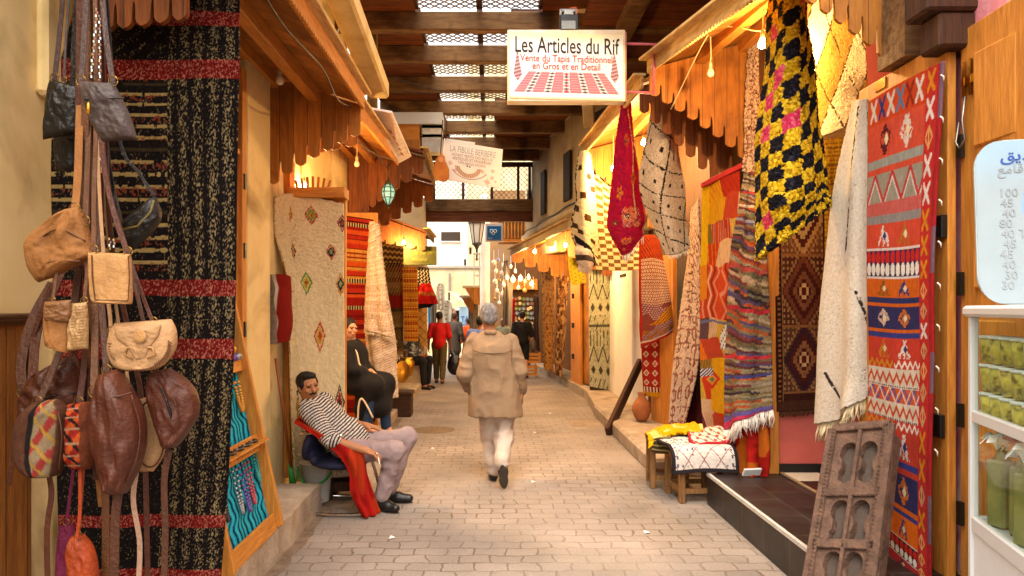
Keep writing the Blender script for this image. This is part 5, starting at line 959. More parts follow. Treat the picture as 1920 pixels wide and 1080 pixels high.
t = B('cream tooled saddle bag with laced edges, at the front right of the cluster', (262, 695), [(214, 606, 322, 598), (204, 630, 332, 622), (202, 660, 330, 655), (214, 686, 308, 684), (240, 696, 285, 694)], 2.46, .04, L_cream, [([(208, 626), (206, 590), (196, 500), (184, 300), (176, -60)], 9, L_cream), ([(288, 608), (262, 540), (230, 440), (196, 300), (180, -60)], 9, L_red)], ([(214, 612, 302, 608), (218, 632, 298, 630), (240, 652, 284, 650), (256, 676, 274, 674)], L_cream), seed=9, wr=.003)
b = MB()
for k in range(40):
    a = math.pi * (k + .5) / 40; x, y = 262 - 60 * math.cos(a), 640 + 56 * math.sin(a) ** .8; b.tube([P(x, y, 2.43), P(262 - 53 * math.cos(a + .05), 638 + 49 * abs(math.sin(a + .05)) ** .8, 2.43)], .0022, 4)
b.build('edge_lacing', L_strap, t); MB().lathe([(0, 0), (.02, 0), (.022, .002), (.016, .004), (0, .005)], P(262, 630, 2.40), 18, Matrix.Rotation(R(90), 3, 'X')).build('tooled_medallion', L_lt, t)
for s_ in (-1, 1): MB().tube([P(262 + s_ * 8, 650, 2.415), P(262 + s_ * 24, 652, 2.415), P(262 + s_ * 28, 664, 2.415), P(262 + s_ * 14, 672, 2.415)], .004, 6).build('tooled_scroll', L_lt, t, True)
t = thing('waist_bag', 'black leather waist bag hanging in front of the black carpet', 'bag', P(262, 470, 2.7), G)
pouch('body', [(222, 424, 292, 366), (224, 440, 302, 394), (232, 458, 300, 412), (250, 470, 286, 434)], 2.7, .045, L_black, t, 10)
strap(t, [(226, 428, 2.7), (214, 360, 2.72), (200, 250, 2.75), (190, -60, 2.75)], 9, L_black); strap(t, [(290, 368, 2.7), (262, 326, 2.72), (222, 250, 2.75), (196, -60, 2.75)], 9, L_black); MB().tube([P(232, 430, 2.64), P(258, 424, 2.63), P(282, 398, 2.64), P(288, 376, 2.66)], .004, 6).build('zip', mat('olive zip tape', '#6a5a2a', .5), t, True)
B('creased dark brown duffel behind the kilim bag', (90, 780), [(92, 690, 140, 660), (60, 710, 150, 690), (44, 735, 152, 730), (40, 760, 150, 765), (46, 786, 140, 790)], 2.66, .06, L_choc, [([(60, 730), (70, 620), (110, 520), (150, 400), (170, -60)], 26, L_choc), ([(44, 740), (40, 680), (60, 600), (98, 530)], 26, L_brown)], seed=11, wr=.014)
def p_inset(U, V):
    c = base(U, '#4a2c1e'); m = band(U, .40, .92); c = put(c, m, '#75624a'); c = put(c, m & band(U, .40, .54), '#181413'); c = put(c, m & (U > .54) & (tri(V * 3 + U * 2) < .4), '#7a2a24'); c = put(c, m & (U > .54) & (tri(V * 5 - U * 3) < .2), '#8a6a2c'); return mottle(c, U, V, 20, .15)
def p_inset2(U, V):
    c = base(U, '#5a2c1a'); m = band(U, .1, .75); c = put(c, m, '#7a1c14'); c = put(c, m & (tri(V * 4 + U * 2) < .45), '#a0441a'); c = put(c, m & (tri(V * 4 - U * 2 + .3) < .25), '#1a1413'); c = put(c, m & (tri(V * 6) < .12), '#8f6a50'); return mottle(c, U, V, 20, .15)
B('brown bag with a black and pale kilim panel, lowest on the left', (86, 890), [(66, 752, 110, 748), (40, 785, 126, 770), (31, 830, 124, 810), (34, 862, 120, 850), (56, 884, 112, 886), (80, 892, 104, 892)], 2.52, .07, kil_m, [([(70, 760), (100, 690), (140, 560), (160, 300), (168, -60)], 18, L_brown), ([(92, 888), (96, 930), (88, 1000), (90, 1120)], 14, L_choc)], seed=12, pat=p_inset, wr=.008)
B('narrow brown bag with an orange and red kilim panel in the middle of the cluster', (150, 880), [(126, 758, 168, 752), (118, 790, 178, 786), (120, 840, 176, 840), (134, 880, 170, 880)], 2.56, .05, kil_m, [([(148, 760), (160, 650), (168, 400), (174, -60)], 16, L_choc), ([(150, 880), (150, 960), (144, 1010)], 9, L_orange)], seed=13, pat=p_inset2)
B('pear shaped chestnut bag hanging at the front of the cluster', (222, 920), [(190, 700, 222, 690), (182, 735, 246, 730), (176, 780, 268, 775), (178, 830, 272, 830), (190, 870, 262, 872), (200, 905, 246, 905), (208, 925, 238, 925)], 2.44, .08, L_red, [([(200, 700), (196, 640), (186, 500), (178, 250), (174, -60)], 16, L_brown), ([(222, 920), (216, 980), (214, 1120)], 22, L_brown), ([(176, 740), (178, 620), (176, 480)], 18, L_strap)], seed=14, wr=.012)
t = B('round cream leather bag with a stitched rim behind the chestnut bag', (282, 885), [(262, 748, 282, 742), (250, 775, 304, 772), (248, 815, 312, 815), (252, 855, 306, 855), (262, 884, 288, 884)], 2.58, .03, L_cream, [([(252, 790), (238, 700), (216, 560), (190, 300), (178, -60)], 8, L_cream), ([(256, 880), (250, 940), (262, 1020), (258, 1120)], 13, leather('pink cream strap', '#b08a72'))], seed=15, wr=.003)
b = MB(); b.tube([P(281 + 28 * math.cos(a), 814 + 62 * math.sin(a), 2.55) for a in np.linspace(0, 2 * math.pi, 30)], .003, 5); b.build('rim_stitch', L_choc, t)
B('shiny brown round bag farthest right in the cluster', (330, 840), [(284, 696, 318, 690), (278, 720, 350, 712), (280, 752, 370, 740), (292, 790, 372, 776), (304, 825, 352, 812), (312, 842, 332, 838)], 2.54, .06, L_red, [([(290, 700), (268, 600), (232, 440), (196, 250), (182, -60)], 10, L_brown), ([(318, 842), (308, 900), (310, 1000), (306, 1120)], 16, L_brown)], seed=16, wr=.009)
B('bright orange leather bag at the bottom of the cluster', (150, 1100), [(134, 1005, 156, 1000), (126, 1035, 176, 1030), (130, 1080, 184, 1076), (136, 1120, 180, 1120)], 2.6, .04, L_orange, [([(146, 1008), (150, 960), (156, 880)], 9, L_orange)], seed=17)
B('purple suede bag at the bottom behind the orange bag', (120, 1100), [(114, 985, 136, 980), (108, 1030, 146, 1030), (106, 1120, 150, 1120)], 2.72, .03, L_purple, [([(124, 985), (140, 860), (160, 700)], 8, L_purple)], seed=18)
def seam(t, pts, d, m, r=.003, name='seam'): MB().tube([tuple(q) for q in catmull(np.array([P(x, y, d - o) for x, y, o in pts]), 16)], r, 5).build(name, m, t, True)
bags = {o['label'][:14]: o for o in bpy.data.objects if o.get('group') == G}
t = bags['pear shaped ch']; seam(t, [(196, 712, .05), (190, 780, .062), (192, 850, .062), (206, 905, .04)], 2.44, L_black, .004, 'zip'); seam(t, [(246, 740, .055), (262, 800, .045), (256, 860, .05), (236, 905, .04)], 2.44, L_choc); seam(t, [(184, 738, .04), (214, 744, .078), (248, 736, .05)], 2.44, L_choc)
t = bags['shiny brown ro']; seam(t, [(288, 706, .03), (308, 740, .06), (322, 790, .06), (322, 835, .02)], 2.54, L_black, .004, 'zip'); seam(t, [(298, 702, .03), (322, 740, .06), (336, 785, .055), (334, 830, .02)], 2.54, L_choc)
t = bags['brown bag with']; seam(t, [(62, 775, .05), (52, 820, .062), (60, 872, .05)], 2.52, L_black, .004, 'zip'); seam(t, [(106, 760, .03), (116, 815, .05), (110, 880, .03)], 2.52, L_choc)
t = bags['creased dark b']; seam(t, [(50, 735, .03), (90, 705, .055), (140, 680, .03)], 2.66, L_black, .004, 'zip'); seam(t, [(46, 765, .03), (90, 745, .062), (146, 735, .03)], 2.66, L_black)
t = bags['tan suede shou']; seam(t, [(70, 450, .03), (110, 430, .05), (160, 452, .03)], 2.56, L_strap); seam(t, [(60, 505, .03), (100, 490, .052), (150, 490, .04)], 2.56, L_strap)
t = thing('strap_bundle', 'bundle of loose brown leather straps trailing down through the hanging bags', 'straps', P(172, 900, 2.7), G)
for i, (pts, w_, m_) in enumerate(((((162, -60), (160, 300), (172, 600), (196, 900), (198, 1120)), 20, L_strap), (((180, -60), (188, 300), (186, 560), (170, 740), (182, 900)), 18, L_red), (((150, -60), (146, 300), (150, 500), (140, 640), (130, 760)), 16, L_choc), (((186, -60), (206, 420), (240, 620), (268, 780), (278, 1120)), 14, L_choc), (((168, 520), (176, 800), (190, 950)), 16, L_tan), (((98, 530), (60, 640), (40, 760), (22, 870), (16, 910)), 13, L_choc), (((168, -60), (172, 330), (196, 480)), 8, L_lt))):
    strap(t, [(*p, 2.66 + .012 * i) for p in pts], w_, m_)
b = MB()
for x, y0, y1, dd in ((182, 18, 150, 2.56), (187, 30, 160, 2.57), (190, 250, 330, 2.6), (206, 448, 474, 2.55), (214, 450, 470, 2.55)):
    for k in range(int((y1 - y0) / 6)): q = P(x + (.9 if k % 2 else -.9) - (12 * (k * 6 / 130) if x == 182 else 0), y0 + k * 6, dd); b.box(q, (.0045, .0045, .009), k)
b.build('chain', chrome, t)
# ------------------------------------------------------------------ jewellery rack
t = thing('display_rack', 'leaning wooden rack lined with turquoise wavy cloth and hung with jewellery', 'display rack', (-1.45, 4.3, .22))
A0 = lambda y, z, o=0: (-1.41 - (z - .22) * .215 - o, y, z)
for y0 in (3.86, 4.74): MB().bar(A0(y0, .22, .0), A0(y0, 1.72, .0), .095, .035, (0, 1, 0)).build('upright', wood_z, t, bevel=.004)
def p_turq(U, V):
    c = base(U, '#1c9bb5'); f = tri((U + .03 * np.sin(V * 42) + .012 * np.sin(V * 91)) * 13); c = put(c, f < .34, '#0b2f45'); c = put(c, (f > .8), '#3fb9cc'); return c
uu, vv = np.meshgrid(np.linspace(0, 1, 150), np.linspace(0, 1, 150)); pos = np.zeros((150, 150, 3)); zz = 1.68 - vv * 1.42; pos[..., 0] = -1.41 - (zz - .22) * .215 - .04 + .006 * np.sin(uu * 20); pos[..., 1] = 3.90 + uu * .82; pos[..., 2] = zz
grid_mesh('backing_cloth', pos, p_turq(uu, vv), weave, t)
for z in (.26, .78, 1.30, 1.70): MB().bar(A0(3.88, z, .0), A0(4.72, z, .0), .11, .022, (1, 0, .215)).build('shelf', wood_y, t, bevel=.004)
MB().bar(A0(3.88, .80, -.06), A0(4.72, .80, -.06), .012, .05, (1, 0, .2)).build('shelf_lip', wood_y, t)
bead = [mat('coral beads', '#b53a4a', .35, spec=.6), mat('amber beads', '#d08a1e', .35, spec=.6), mat('violet beads', '#6a4a9a', .35, spec=.6), mat('silver beads', '#a8a8ae', .3, metal=.7), mat('turquoise beads', '#1f8f8a', .35, spec=.6)]
def necklace(y, z, w_, l, m, lab, r=.011):
    b = MB(); n = 30
    for k in range(n):
        a = math.pi * k / (n - 1); yy, z2 = y - w_ / 2 * math.cos(a), z - l * abs(math.sin(a)) ** .8; c = A0(yy, z2, .015); b.lathe([(0, -r), (r * .75, -r * .6), (r, 0), (r * .75, r * .6), (0, r)], c, 6)
    tag(b.build('necklace', m, None, True), lab, 'necklace', 'necklaces on the turquoise rack')
necklace(4.62, 1.18, .07, .18, bead[1], 'amber bead necklace on the upper turquoise panel', .013); necklace(4.50, .74, .06, .30, bead[0], 'coral bead necklace in the middle of the lower turquoise panel'); necklace(4.40, .74, .06, .32, bead[2], 'violet bead necklace left of the coral one')
necklace(4.28, .74, .06, .30, bead[3], 'silver bead necklace on the lower turquoise panel'); necklace(4.66, .74, .05, .20, bead[4], 'short dark turquoise necklace near the rack upright'); necklace(4.05, .74, .06, .28, mat('black beads', '#1c1a1a', .3, spec=.6), 'black bead necklace beside the black carpet')
for k, (y, z, m_) in enumerate(((4.05, .80, 3), (4.18, .80, 0), (4.32, .80, 3), (4.45, .80, 1), (4.58, .80, 3))):
    x = A0(y, z)[0] + .01; b = MB(); b.tube([(x + .035 * math.cos(a), y + .04 * math.sin(a), z + .012) for a in np.linspace(0, 6.28, 16)], .010, 6)
    tag(b.build('bangle', mat('dark silver', '#5a5450', .3, var=.4, metal=.8), None, True), 'dark silver bangle lying on the middle rack shelf', 'bangle', 'bangles on the rack shelf')
for k in range(7):
    y = 4.42 + (k % 4) * .075; z = 1.325 + (k // 4) * .05; tag(MB().lathe([(0, -.025), (.02, -.018), (.026, 0), (.02, .018), (0, .025)], (A0(y, z)[0] + .02, y, z + .02), 8).build('trinket', bead[k % 5], None, True), 'small coloured trinket heaped on the top rack shelf', 'trinket', 'trinkets on the top rack shelf')
# ------------------------------------------------------------------ cream diamond rug etc
dr = thing('wooden_door', 'open door leaf behind the hanging cream diamond rug', 'door', (-1.55, 6.5, .13))
MB().b2((-1.86, 6.50, .14), (-1.31, 6.55, 2.70)).build('door_leaf', wood_z, dr); MB().b2((-1.80, 6.36, 2.64), (-1.29, 6.56, 2.73)).build('top_bar', wood_x, dr, bevel=.004)
b = MB()
for k in range(7): b.bar((-1.72 + k * .045, 6.42, 2.73), (-1.74 + k * .052, 6.42, 2.80 + .035 * math.sin(k / 6 * 3.14)), .02, .02)
b.build('carved_crest', wood_z, dr)
MB().b2((-1.86, 6.46, .14), (-1.80, 6.62, 3.0)).build('door_post', wood_z, dr, bevel=.004)
rug('rug', 'cream wool rug with small coloured diamonds hanging behind the seated man', 'rug', [[(512, 370, 6.20), (532, 364, 6.28), (548, 364, 6.38), (600, 372, 6.42), (645, 384, 6.42)], [(516, 440, 6.2), (536, 445, 6.30), (552, 450, 6.36), (600, 452, 6.42), (645, 455, 6.42)], [(540, 530, 6.28), (549, 530, 6.33), (556, 530, 6.36), (604, 530, 6.42), (645, 530, 6.42)], [(541, 650, 6.28), (550, 650, 6.33), (557, 650, 6.36), (604, 650, 6.42), (646, 650, 6.42)], [(545, 800, 6.28), (552, 800, 6.33), (560, 800, 6.36), (604, 800, 6.42), (646, 800, 6.42)], [(552, 896, 6.28), (556, 898, 6.33), (562, 899, 6.36), (604, 897, 6.42), (644, 893, 6.42)]],
    lambda U, V: p_cream(np.clip((U - .32) / .68, -1, 1), V), 130, 480, shag_s, .02, .005, 60, seed=41, wav=.012)
rug('kilim', 'deep red kilim with narrow bands hanging behind the seated woman', 'kilim', [[(645, 404, 9.0), (700, 412, 9.0)], [(645, 600, 9.0), (702, 600, 9.0)], [(645, 790, 9.0), (704, 790, 9.0)]], p_redkilim, 60, 320, weave, seed=42)
MB_ = MB().b2((-1.86, 9.02, .13), (-1.42, 9.08, 2.86)); tag(MB_.build('wooden_door', wood_z), 'open door leaf behind the deep red kilim', 'door')
rug('blanket', 'cream striped blanket with ragged fringed tiers beside the red kilim', 'blanket', [[(694, 418, 8.75), (702, 416, 8.7), (712, 424, 8.75)], [(686, 520, 8.75), (704, 520, 8.62), (722, 524, 8.75)], [(684, 620, 8.75), (708, 620, 8.58), (738, 622, 8.75)], [(694, 690, 8.75), (716, 694, 8.6), (742, 690, 8.75)], [(716, 745, 8.72), (730, 748, 8.62), (743, 744, 8.72)]], p_stripe_blanket, 70, 330, weave, .02, .006, 30, (.025, 2), ('r', .06, wool_cream, 120), seed=43)
rug('blanket', 'upper fold of a second cream striped blanket with fringed edge', 'blanket', [[(690, 470, 8.6), (716, 480, 8.55)], [(686, 560, 8.58), (726, 575, 8.5)], [(682, 618, 8.56), (735, 632, 8.5)]], p_stripe_blanket, 50, 120, weave, .02, .006, 30, (.02, 2), ('b', .05, wool_cream, 50), seed=44)
t = rug('folded_rug', 'small folded red and grey rug hanging on the wall left of the cream rug', 'rug', [[(500, 520, 6.0), (520, 515, 5.93), (541, 522, 6.02)], [(502, 580, 6.0), (521, 580, 5.90), (541, 582, 6.02)], [(500, 645, 6.0), (520, 643, 5.93), (538, 634, 6.02)]], lambda U, V: put(put(mottle(base(U, '#8f7a66'), U, V, 20, .2), U > .52, '#8a1f16'), np.abs(U - .5) < .05, '#d9c9b0'), 50, 110, weave, .05, seed=45, folds=(.012, 2))
t = thing('broom', 'thin reddish broom handle leaning in the corner by the cream rug', 'broom', (-1.66, 6.02, .21)); MB().tube([P(517, 672, 5.95), P(546, 880, 6.1)], .013, 8).build('handle', mat('red brown broom stick', '#8a4a22', .5), t, True); MB().tube([P(544, 870, 6.1), P(549, 908, 6.12)], [.018, .03], 10).build('green_head', mat('green plastic', '#2f8a3a', .4, var=.15), t, True)
t = thing('bucket', 'white plastic bucket with a green handle behind the chair', 'bucket', (-1.50, 6.22, 0))
MB().lathe([(0, .002), (.105, .0), (.112, .01), (.14, .33), (.147, .33), (.147, .345), (.135, .345), (.105, .02), (0, .015)], (-1.50, 6.22, 0), 28).build('body', mat('dusty white plastic', '#cfcac0', .45, var=.15, scale=4), t, True)
MB().tube([(-1.50 + .15 * math.cos(a), 6.22 - .10 * abs(math.sin(a)) - .06, .30 - .13 * math.sin(a)) for a in np.linspace(0, math.pi, 14)], .011, 7).build('handle', mat('green plastic', '#2f8a3a', .4), t, True)
t = stool('low dark stool with a patterned cushion under the chair', (-1.27, 6.34, 0), .30, .24, 'low stool', 0, dark_z); t['group'] = ''; del t['group']
pouch('cushion', [(604, 876, 660, 872), (602, 886, 662, 882), (606, 894, 660, 892)], 6.22, .10, mat('speckled cushion', '#cdb79c', .9, col2='#6a5346', scale=45, bump=.2), t, 5)
# tubular chair
t = thing('tubular_chair', 'chrome cantilever chair with dark blue seat draped in red cloth', 'chair', (-1.1, 5.95, 0))
def arc(pts, n=26): return [tuple(q) for q in catmull(np.array(pts), n)]
for y in (5.72, 6.30): MB().tube(arc([(-1.52, y, .66), (-1.36, y, .67), (-1.18, y, .64)], 10), .013, 8).build('armrest', chrome, t, True)
for y in (5.72, 6.30): MB().tube(arc([(-1.44, 6.0 + (y - 6) * .9, .03), (-1.30, y, .018), (-1.06, y, .018), (-.99, y, .04), (-.975, y, .09), (-1.0, y, .2), (-1.05, y, .36), (-1.10, y, .44), (-1.18, y, .45)], 40), .014, 9).build('sled_leg', chrome, t, True)
MB().tube([(-1.44, 5.75, .03), (-1.44, 6.27, .03)], .014, 9).build('rear_bar', chrome, t, True)
navy = mat('navy seat cloth', '#1d1f38', .7, var=.2, scale=20, bump=.15)
blob('seat', [ell((-1.25, 6.0, .40), (.24, .30, .06), .03), ell((-1.2, 6.0, .41), (.2, .28, .045), .03)], .018, navy, t); blob('backrest', [ell((-1.47, 6.0, .56), (.06, .28, .17), .03, np.array(Matrix.Rotation(R(18), 3, 'Y'))), ell((-1.42, 6.0, .44), (.06, .27, .08), .03)], .018, navy, t)
def p_redcloth(U, V):
    c = mottle(base(U, '#a01a12'), U, V, 8, .3); return put(c, (vn(U * 4 + 2, V * 5, 3) > .64), '#a83a14', .6)
rug('red_cloth', 'bright red cloth draped over the chair and trailing to the ground', 'cloth', [[(-1.60, 6.2, .74), (-1.58, 5.95, .78), (-1.57, 5.74, .74)], [(-1.42, 6.0, .60), (-1.38, 5.74, .70), (-1.36, 5.66, .64)], [(-1.2, 5.9, .52), (-1.16, 5.70, .62), (-1.2, 5.64, .52)], [(-1.04, 5.85, .49), (-1.03, 5.68, .5), (-1.10, 5.62, .36)], [(-1.00, 5.80, .30), (-1.02, 5.68, .24), (-1.08, 5.62, .20)], [(-.88, 5.78, .02), (-.93, 5.70, .012), (-1.01, 5.66, .02)]], p_redcloth, 60, 130, weave, .006, folds=(.03, 2.2), seed=46, wav=.02, world=True)
tag(MB().b2((-1.56, 11.0, 0), (-1.22, 11.35, .36)).b2((-1.58, 10.98, .33), (-1.20, 11.37, .385)).build('wooden_box', mat('brown crate wood', '#4a2e18', .8, col2='#2c1a0c', scale=5, stretch=(1, 9, 9), bump=.3), bevel=.01), 'dark brown wooden box standing on the paving left of the lane', 'box')
# ------------------------------------------------------------------ signs and lamps
def panel(t, name, a, b, c, pat, nu, nv, m=None, th=.03, back=True):      # a top-left, b top-right, c bottom-left (world)
    a, b, c = np.array(a), np.array(b), np.array(c); u, v = np.meshgrid(np.linspace(0, 1, nu), np.linspace(0, 1, nv)); pos = a + (b - a) * u[..., None] + (c - a) * v[..., None]
    return grid_mesh(name, pos, np.clip(pat(u, v), 0, 1), m or print_m, t, 0, smooth=False)
def p_rif(U, V):
    c = base(U, '#ddd5d4'); c = put(c, 1 - ss(V, .0, .22), '#d8bf7a', .75); c = put(c, ss(V, .94, 1), '#cfa85a', .8)
    ln = (np.abs(U - .05) < .004) | (np.abs(U - .955) < .004); x0, x1 = .17 - .14 * (V - .58) / .33, .83 + .14 * (V - .58) / .33; m = band(V, .585, .905) & (U > x0) & (U < x1); q = (U - x0) / (x1 - x0)
    c = put(c, m, '#c75f66'); k = np.floor(q * 11); f = (q * 11) % 1; c = put(c, m & (k % 2 == 1) & band(f, .1, .9), '#d9c3bd'); c = put(c, m & (k % 2 == 1) & (np.abs(f - .5) + np.abs(((V * 22) % 1) - .5) < .42), '#4a3a48'); c = put(c, m & (k == 5) & (np.abs(f - .5) + np.abs(((V * 12) % 1) - .5) < .3), '#b03a4a'); c = put(c, m & (k % 2 == 0) & (tri(V * 26) < .2), '#d9949a')
    for cx in (.068, .925):
        d = np.abs(U - cx - .01 * (V - .5)); h = band(V, .30, .74); w_ = np.where(V < .64, .006 + .032 * (V - .30) / .34, .038 * (1 - (V - .64) / .10)); m = h & (d < w_); c = put(c, m, '#b5656c'); c = put(c, m & (tri(V * 18 + U * 10) < .4), '#6a5058'); c = put(c, m & (tri(V * 18 + U * 10) > .85), '#d9b5b0')
    return c
t = thing('shop_sign', 'white carpet shop sign reading Les Articles du Rif hung across the lane', 'sign', P(1062, 190, 6.5))
a, b_, c_ = P(956, 60, 6.5), P(1168, 66, 6.5), P(956, 184, 6.5); ux, uy = Vector(b_) - Vector(a), Vector((0, 0, 1)); nz = Vector((0, -1, 0))
o_ = np.array((0, -.006, 0)); panel(t, 'printed_face', np.array(a) + o_, np.array(b_) + o_, np.array(c_) + o_, p_rif, 230, 140)
w_ = ux.length; hh = a[2] - c_[2]; MB().b2((a[0] - .022, 6.5, c_[2] - .03), (b_[0] + .022, 6.62, a[2] + .022)).build('sign_box', mat('white sheet metal with rust', '#d9d2c8', .5, col2='#c9a36a', scale=3, bump=.1), t, bevel=.006)
MB().b2((b_[0] + .0225, 6.505, c_[2] - .03), (b_[0] + .034, 6.63, a[2] + .0)).build('red_edge', mat('peeling red paint', '#b8402a', .7, col2='#8a7a6a', scale=14), t)
def put_text(body, size, fx, fy, m, sx=1, name='lettering', al='CENTER', bold=0): return text(name, body, size, np.array(a) + np.array(ux) * fx + np.array((0, -.009, -hh * fy)), ux, uy, m, t, sx, al, .0006, bold)
put_text('Les Articles du Rif', .205, .5, .30, ink_black, .62, bold=.0012); put_text('Vente du Tapis Traditionnel', .09, .5, .435, ink_pink, .82, bold=.0008); put_text('en Gros et en Detail', .09, .5, .55, ink_pink, .82, bold=.0008)
pk = mat('pink painted iron', '#c4606a', .55, var=.2); b = MB(); p1, p2, p3, p4 = P(1172, 82, 6.56), P(1245, 84, 6.6), P(1226, 176, 6.6), P(1172, 172, 6.56)
for q in ((p1, (p2[0], p2[1], p2[2])), ((p3[0], p3[1], p2[2]), p3), (p4, (p3[0], p3[1], p4[2]))): b.tube(list(q), .012, 7)
b.build('bracket', pk, t, True)
t = thing('floodlight', 'black and grey floodlight standing on top of the shop sign', 'floodlight', P(1066, 58, 6.55))
MB().b2(P(1050, 56, 6.5), P(1082, 36, 6.62)).build('housing', black_metal, t, bevel=.008); MB().b2(P(1053, 54, 6.495), P(1079, 39, 6.499)).build('lens', mat('floodlight lens', '#6a6a66', .15, spec=.7), t); b = MB()
for x in (1051, 1081): b.bar(P(x, 40, 6.56), P(x, 18, 6.56), .016, .02)
b.bar(P(1051, 19, 6.56), P(1081, 19, 6.56), .02, .016); b.build('yoke', mat('grey steel', '#8a8a88', .4, metal=.6), t); MB().b2(P(1058, 34, 6.54), P(1074, 24, 6.6)).build('ballast_box', mat('pale grey plastic', '#b5b5b5', .5), t, bevel=.004); MB().tube([P(1074, 30, 6.56), P(1082, 26, 6.55), P(1080, 14, 6.55), P(1068, 16, 6.55)], .006, 6).build('cable', mat('orange cable', '#c9552a', .5), t, True)
def p_fib(U, V):
    c = base(U, '#d9d0cc'); ink = '#8f7f80'
    d = np.abs(np.hypot((U - .45) * 1.5, (V - .52) * 1.0) - .30); m = (d < .055) & (V > .60) & (np.abs(U - .45) < .27); c = put(c, m, '#b58a6a', .8); c = put(c, m & (tri(U * 30) > .5), '#8f6a5a', .8); d2 = np.abs(np.hypot((U - .47) * 1.2, (V - .5) * 1.0) - .40); c = put(c, (d2 < .012) & (V > .7), ink)
    for cx, cy in ((.43, .575), (.47, .58)): c = put(c, np.hypot((U - cx) * 1.6, V - cy) < .022, '#241d1d')
    for cx, cy, r in ((.14, .56, .07), (.69, .66, .06), (.86, .60, .06), (.78, .9, .09), (.86, .78, .06), (.24, .72, .06), (.92, .86, .04)): e = np.abs(U - cx) * 1.5 + np.abs(V - cy); c = put(c, e < r, '#a8918c', .7); c = put(c, e < r * .45, '#c9a08a', .8)
    return c
t = thing('shop_sign', 'tilted white jewellery shop sign reading La Fibule Berbere hanging under the roof', 'sign', P(880, 350, 11))
a, b_, c_ = P(832, 262, 11.0), P(943, 280, 11.05), P(826, 335, 11.0); ux = Vector(b_) - Vector(a); uy = Vector(a) - Vector(c_); hh = uy.length; panel(t, 'printed_face', a, b_, c_, p_fib, 120, 90); n_ = ux.normalized().cross(uy.normalized())
MB().add([Vector(q) - n_ * k for k in (.004, .03) for q in (a, b_, Vector(b_) + Vector(c_) - Vector(a), c_)], [(0, 1, 2, 3), (7, 6, 5, 4), (0, 4, 5, 1), (1, 5, 6, 2), (2, 6, 7, 3), (3, 7, 4, 0)]).build('sign_board', white_paint, t)
MB().add([Vector(q) - n_ * k for k in (.0, .03) for q in (P(833, 259, 11.0), P(891, 267, 11.02), P(890, 271.5, 11.02), P(832, 262, 11.0))], [(0, 1, 2, 3), (7, 6, 5, 4), (0, 4, 5, 1), (1, 5, 6, 2), (2, 6, 7, 3), (3, 7, 4, 0)]).build('top_strip', white_paint, t)
for s_, sz, fy, sx in (('LA FIBULE BERBERE', .135, .26, .62), ('ACHAT VENTE DES BIJOUX', .062, .36, .84), ('ANTIQUES ET MODERNES', .062, .455, .84), ('TAPIS BIJOUX ANCIENS', .055, .545, .74)): text('lettering', s_, sz, Vector(a) + ux * .50 - uy * fy + n_ * .003, ux, uy, ink_grey if sz > .1 else mat('faded mauve lettering', '#7f7274', .8), t, sx, 'CENTER', .0005)
def P_(x, y): return np.array(P(x, y, 10.96))
fl = [(826, 288), (834, 294), (834, 300), (838, 308), (842, 318), (842, 334), (836, 341), (826, 340), (815, 334), (811, 326), (814, 310), (818, 298)]
MB().prism([(P_(x, y)[0], P_(x, y)[2]) for x, y in fl], (0, 10.97, 0), (1, 0, 0), (0, 0, 1), .02).build('cut_out_lady', mat('painted lady in ochre robe', '#b5791e', .6, col2='#a84a2a', scale=5, bump=0), t); MB().prism([(P_(827 + 5 * math.cos(k), 300 + 6 * math.sin(k))[0], P_(827 + 5 * math.cos(k), 300 + 6 * math.sin(k))[2]) for k in np.linspace(0, 6.0, 12)], (0, 10.948, 0), (1, 0, 0), (0, 0, 1), .02).build('painted_face', mat('painted face', '#c98a5a', .6, var=.2), t)
MB().tube([P(826, 288, 11), P(830, 225, 11.0)], .008, 6).tube([P(836, 262, 11), P(838, 225, 11.05)], .008, 6).build('hanger', dark_z, t)
t = thing('sign_board', 'white sign board tipped out over the second left awning', 'sign', (-1.1, 8, 3.5))
cs = [Vector(q) for q in (P(690, 204, 6.95), P(735, 212, 7.05), P(771, 294, 9.45), P(748, 306, 9.4))]; n_ = (cs[1] - cs[0]).cross(cs[3] - cs[0]).normalized() * .02
MB().add(cs + [q + n_ for q in cs], [(0, 1, 2, 3), (7, 6, 5, 4), (0, 4, 5, 1), (1, 5, 6, 2), (2, 6, 7, 3), (3, 7, 4, 0)]).build('board', mat('faded printed board', '#d3c6c2', .6, col2='#c2a79c', scale=7, bump=.03), t)
for k in range(5):
    c0 = cs[0].lerp(cs[3], .35 + .12 * k).lerp(cs[1].lerp(cs[2], .35 + .12 * k), .5); MB().box(c0 - n_.normalized() * .004 if n_.z > 0 else c0 + n_.normalized() * -.004, (.045, .16, .004), 0, 0, .5).build('printed_mark', mat('reddish print', '#a8705a', .7), t)
t = thing('sign_box', 'carved wooden sign box with a white board end behind the left awnings', 'sign', P(785, 300, 11.3))
MB().b2(P(735, 298, 11.3), P(790, 234, 11.6)).build('wood_body', wood_x, t, bevel=.006); MB().b2(P(735, 232, 11.25), P(833, 223, 11.65)).build('white_cap', white_paint, t); b = MB()
for z0, z1 in ((233, 240.6), (241.6, 258), (259, 285)): b.b2(P(791, z1, 11.32), P(831, z0, 11.6))
b.build('white_boards', mat('white flaking boards', '#d9d6ce', .7, col2='#b5aa9a', scale=5), t, bevel=.004)
ol = [(741, 262), (788, 262), (788, 298), (784, 296), (780, 288), (774, 296), (764, 310), (752, 318), (748, 300)]
MB().prism([(P(x, y, 11.26)[0], P(x, y, 11.26)[2]) for x, y in ol], (0, 11.27, 0), (1, 0, 0), (0, 0, 1), .025).build('carved_arch', planks_z, t)
b = MB()
for k in range(8): a_ = k * math.pi / 8; b.box(P(764, 284, 11.235), (.16, .006, .016), 0, 0, a_)
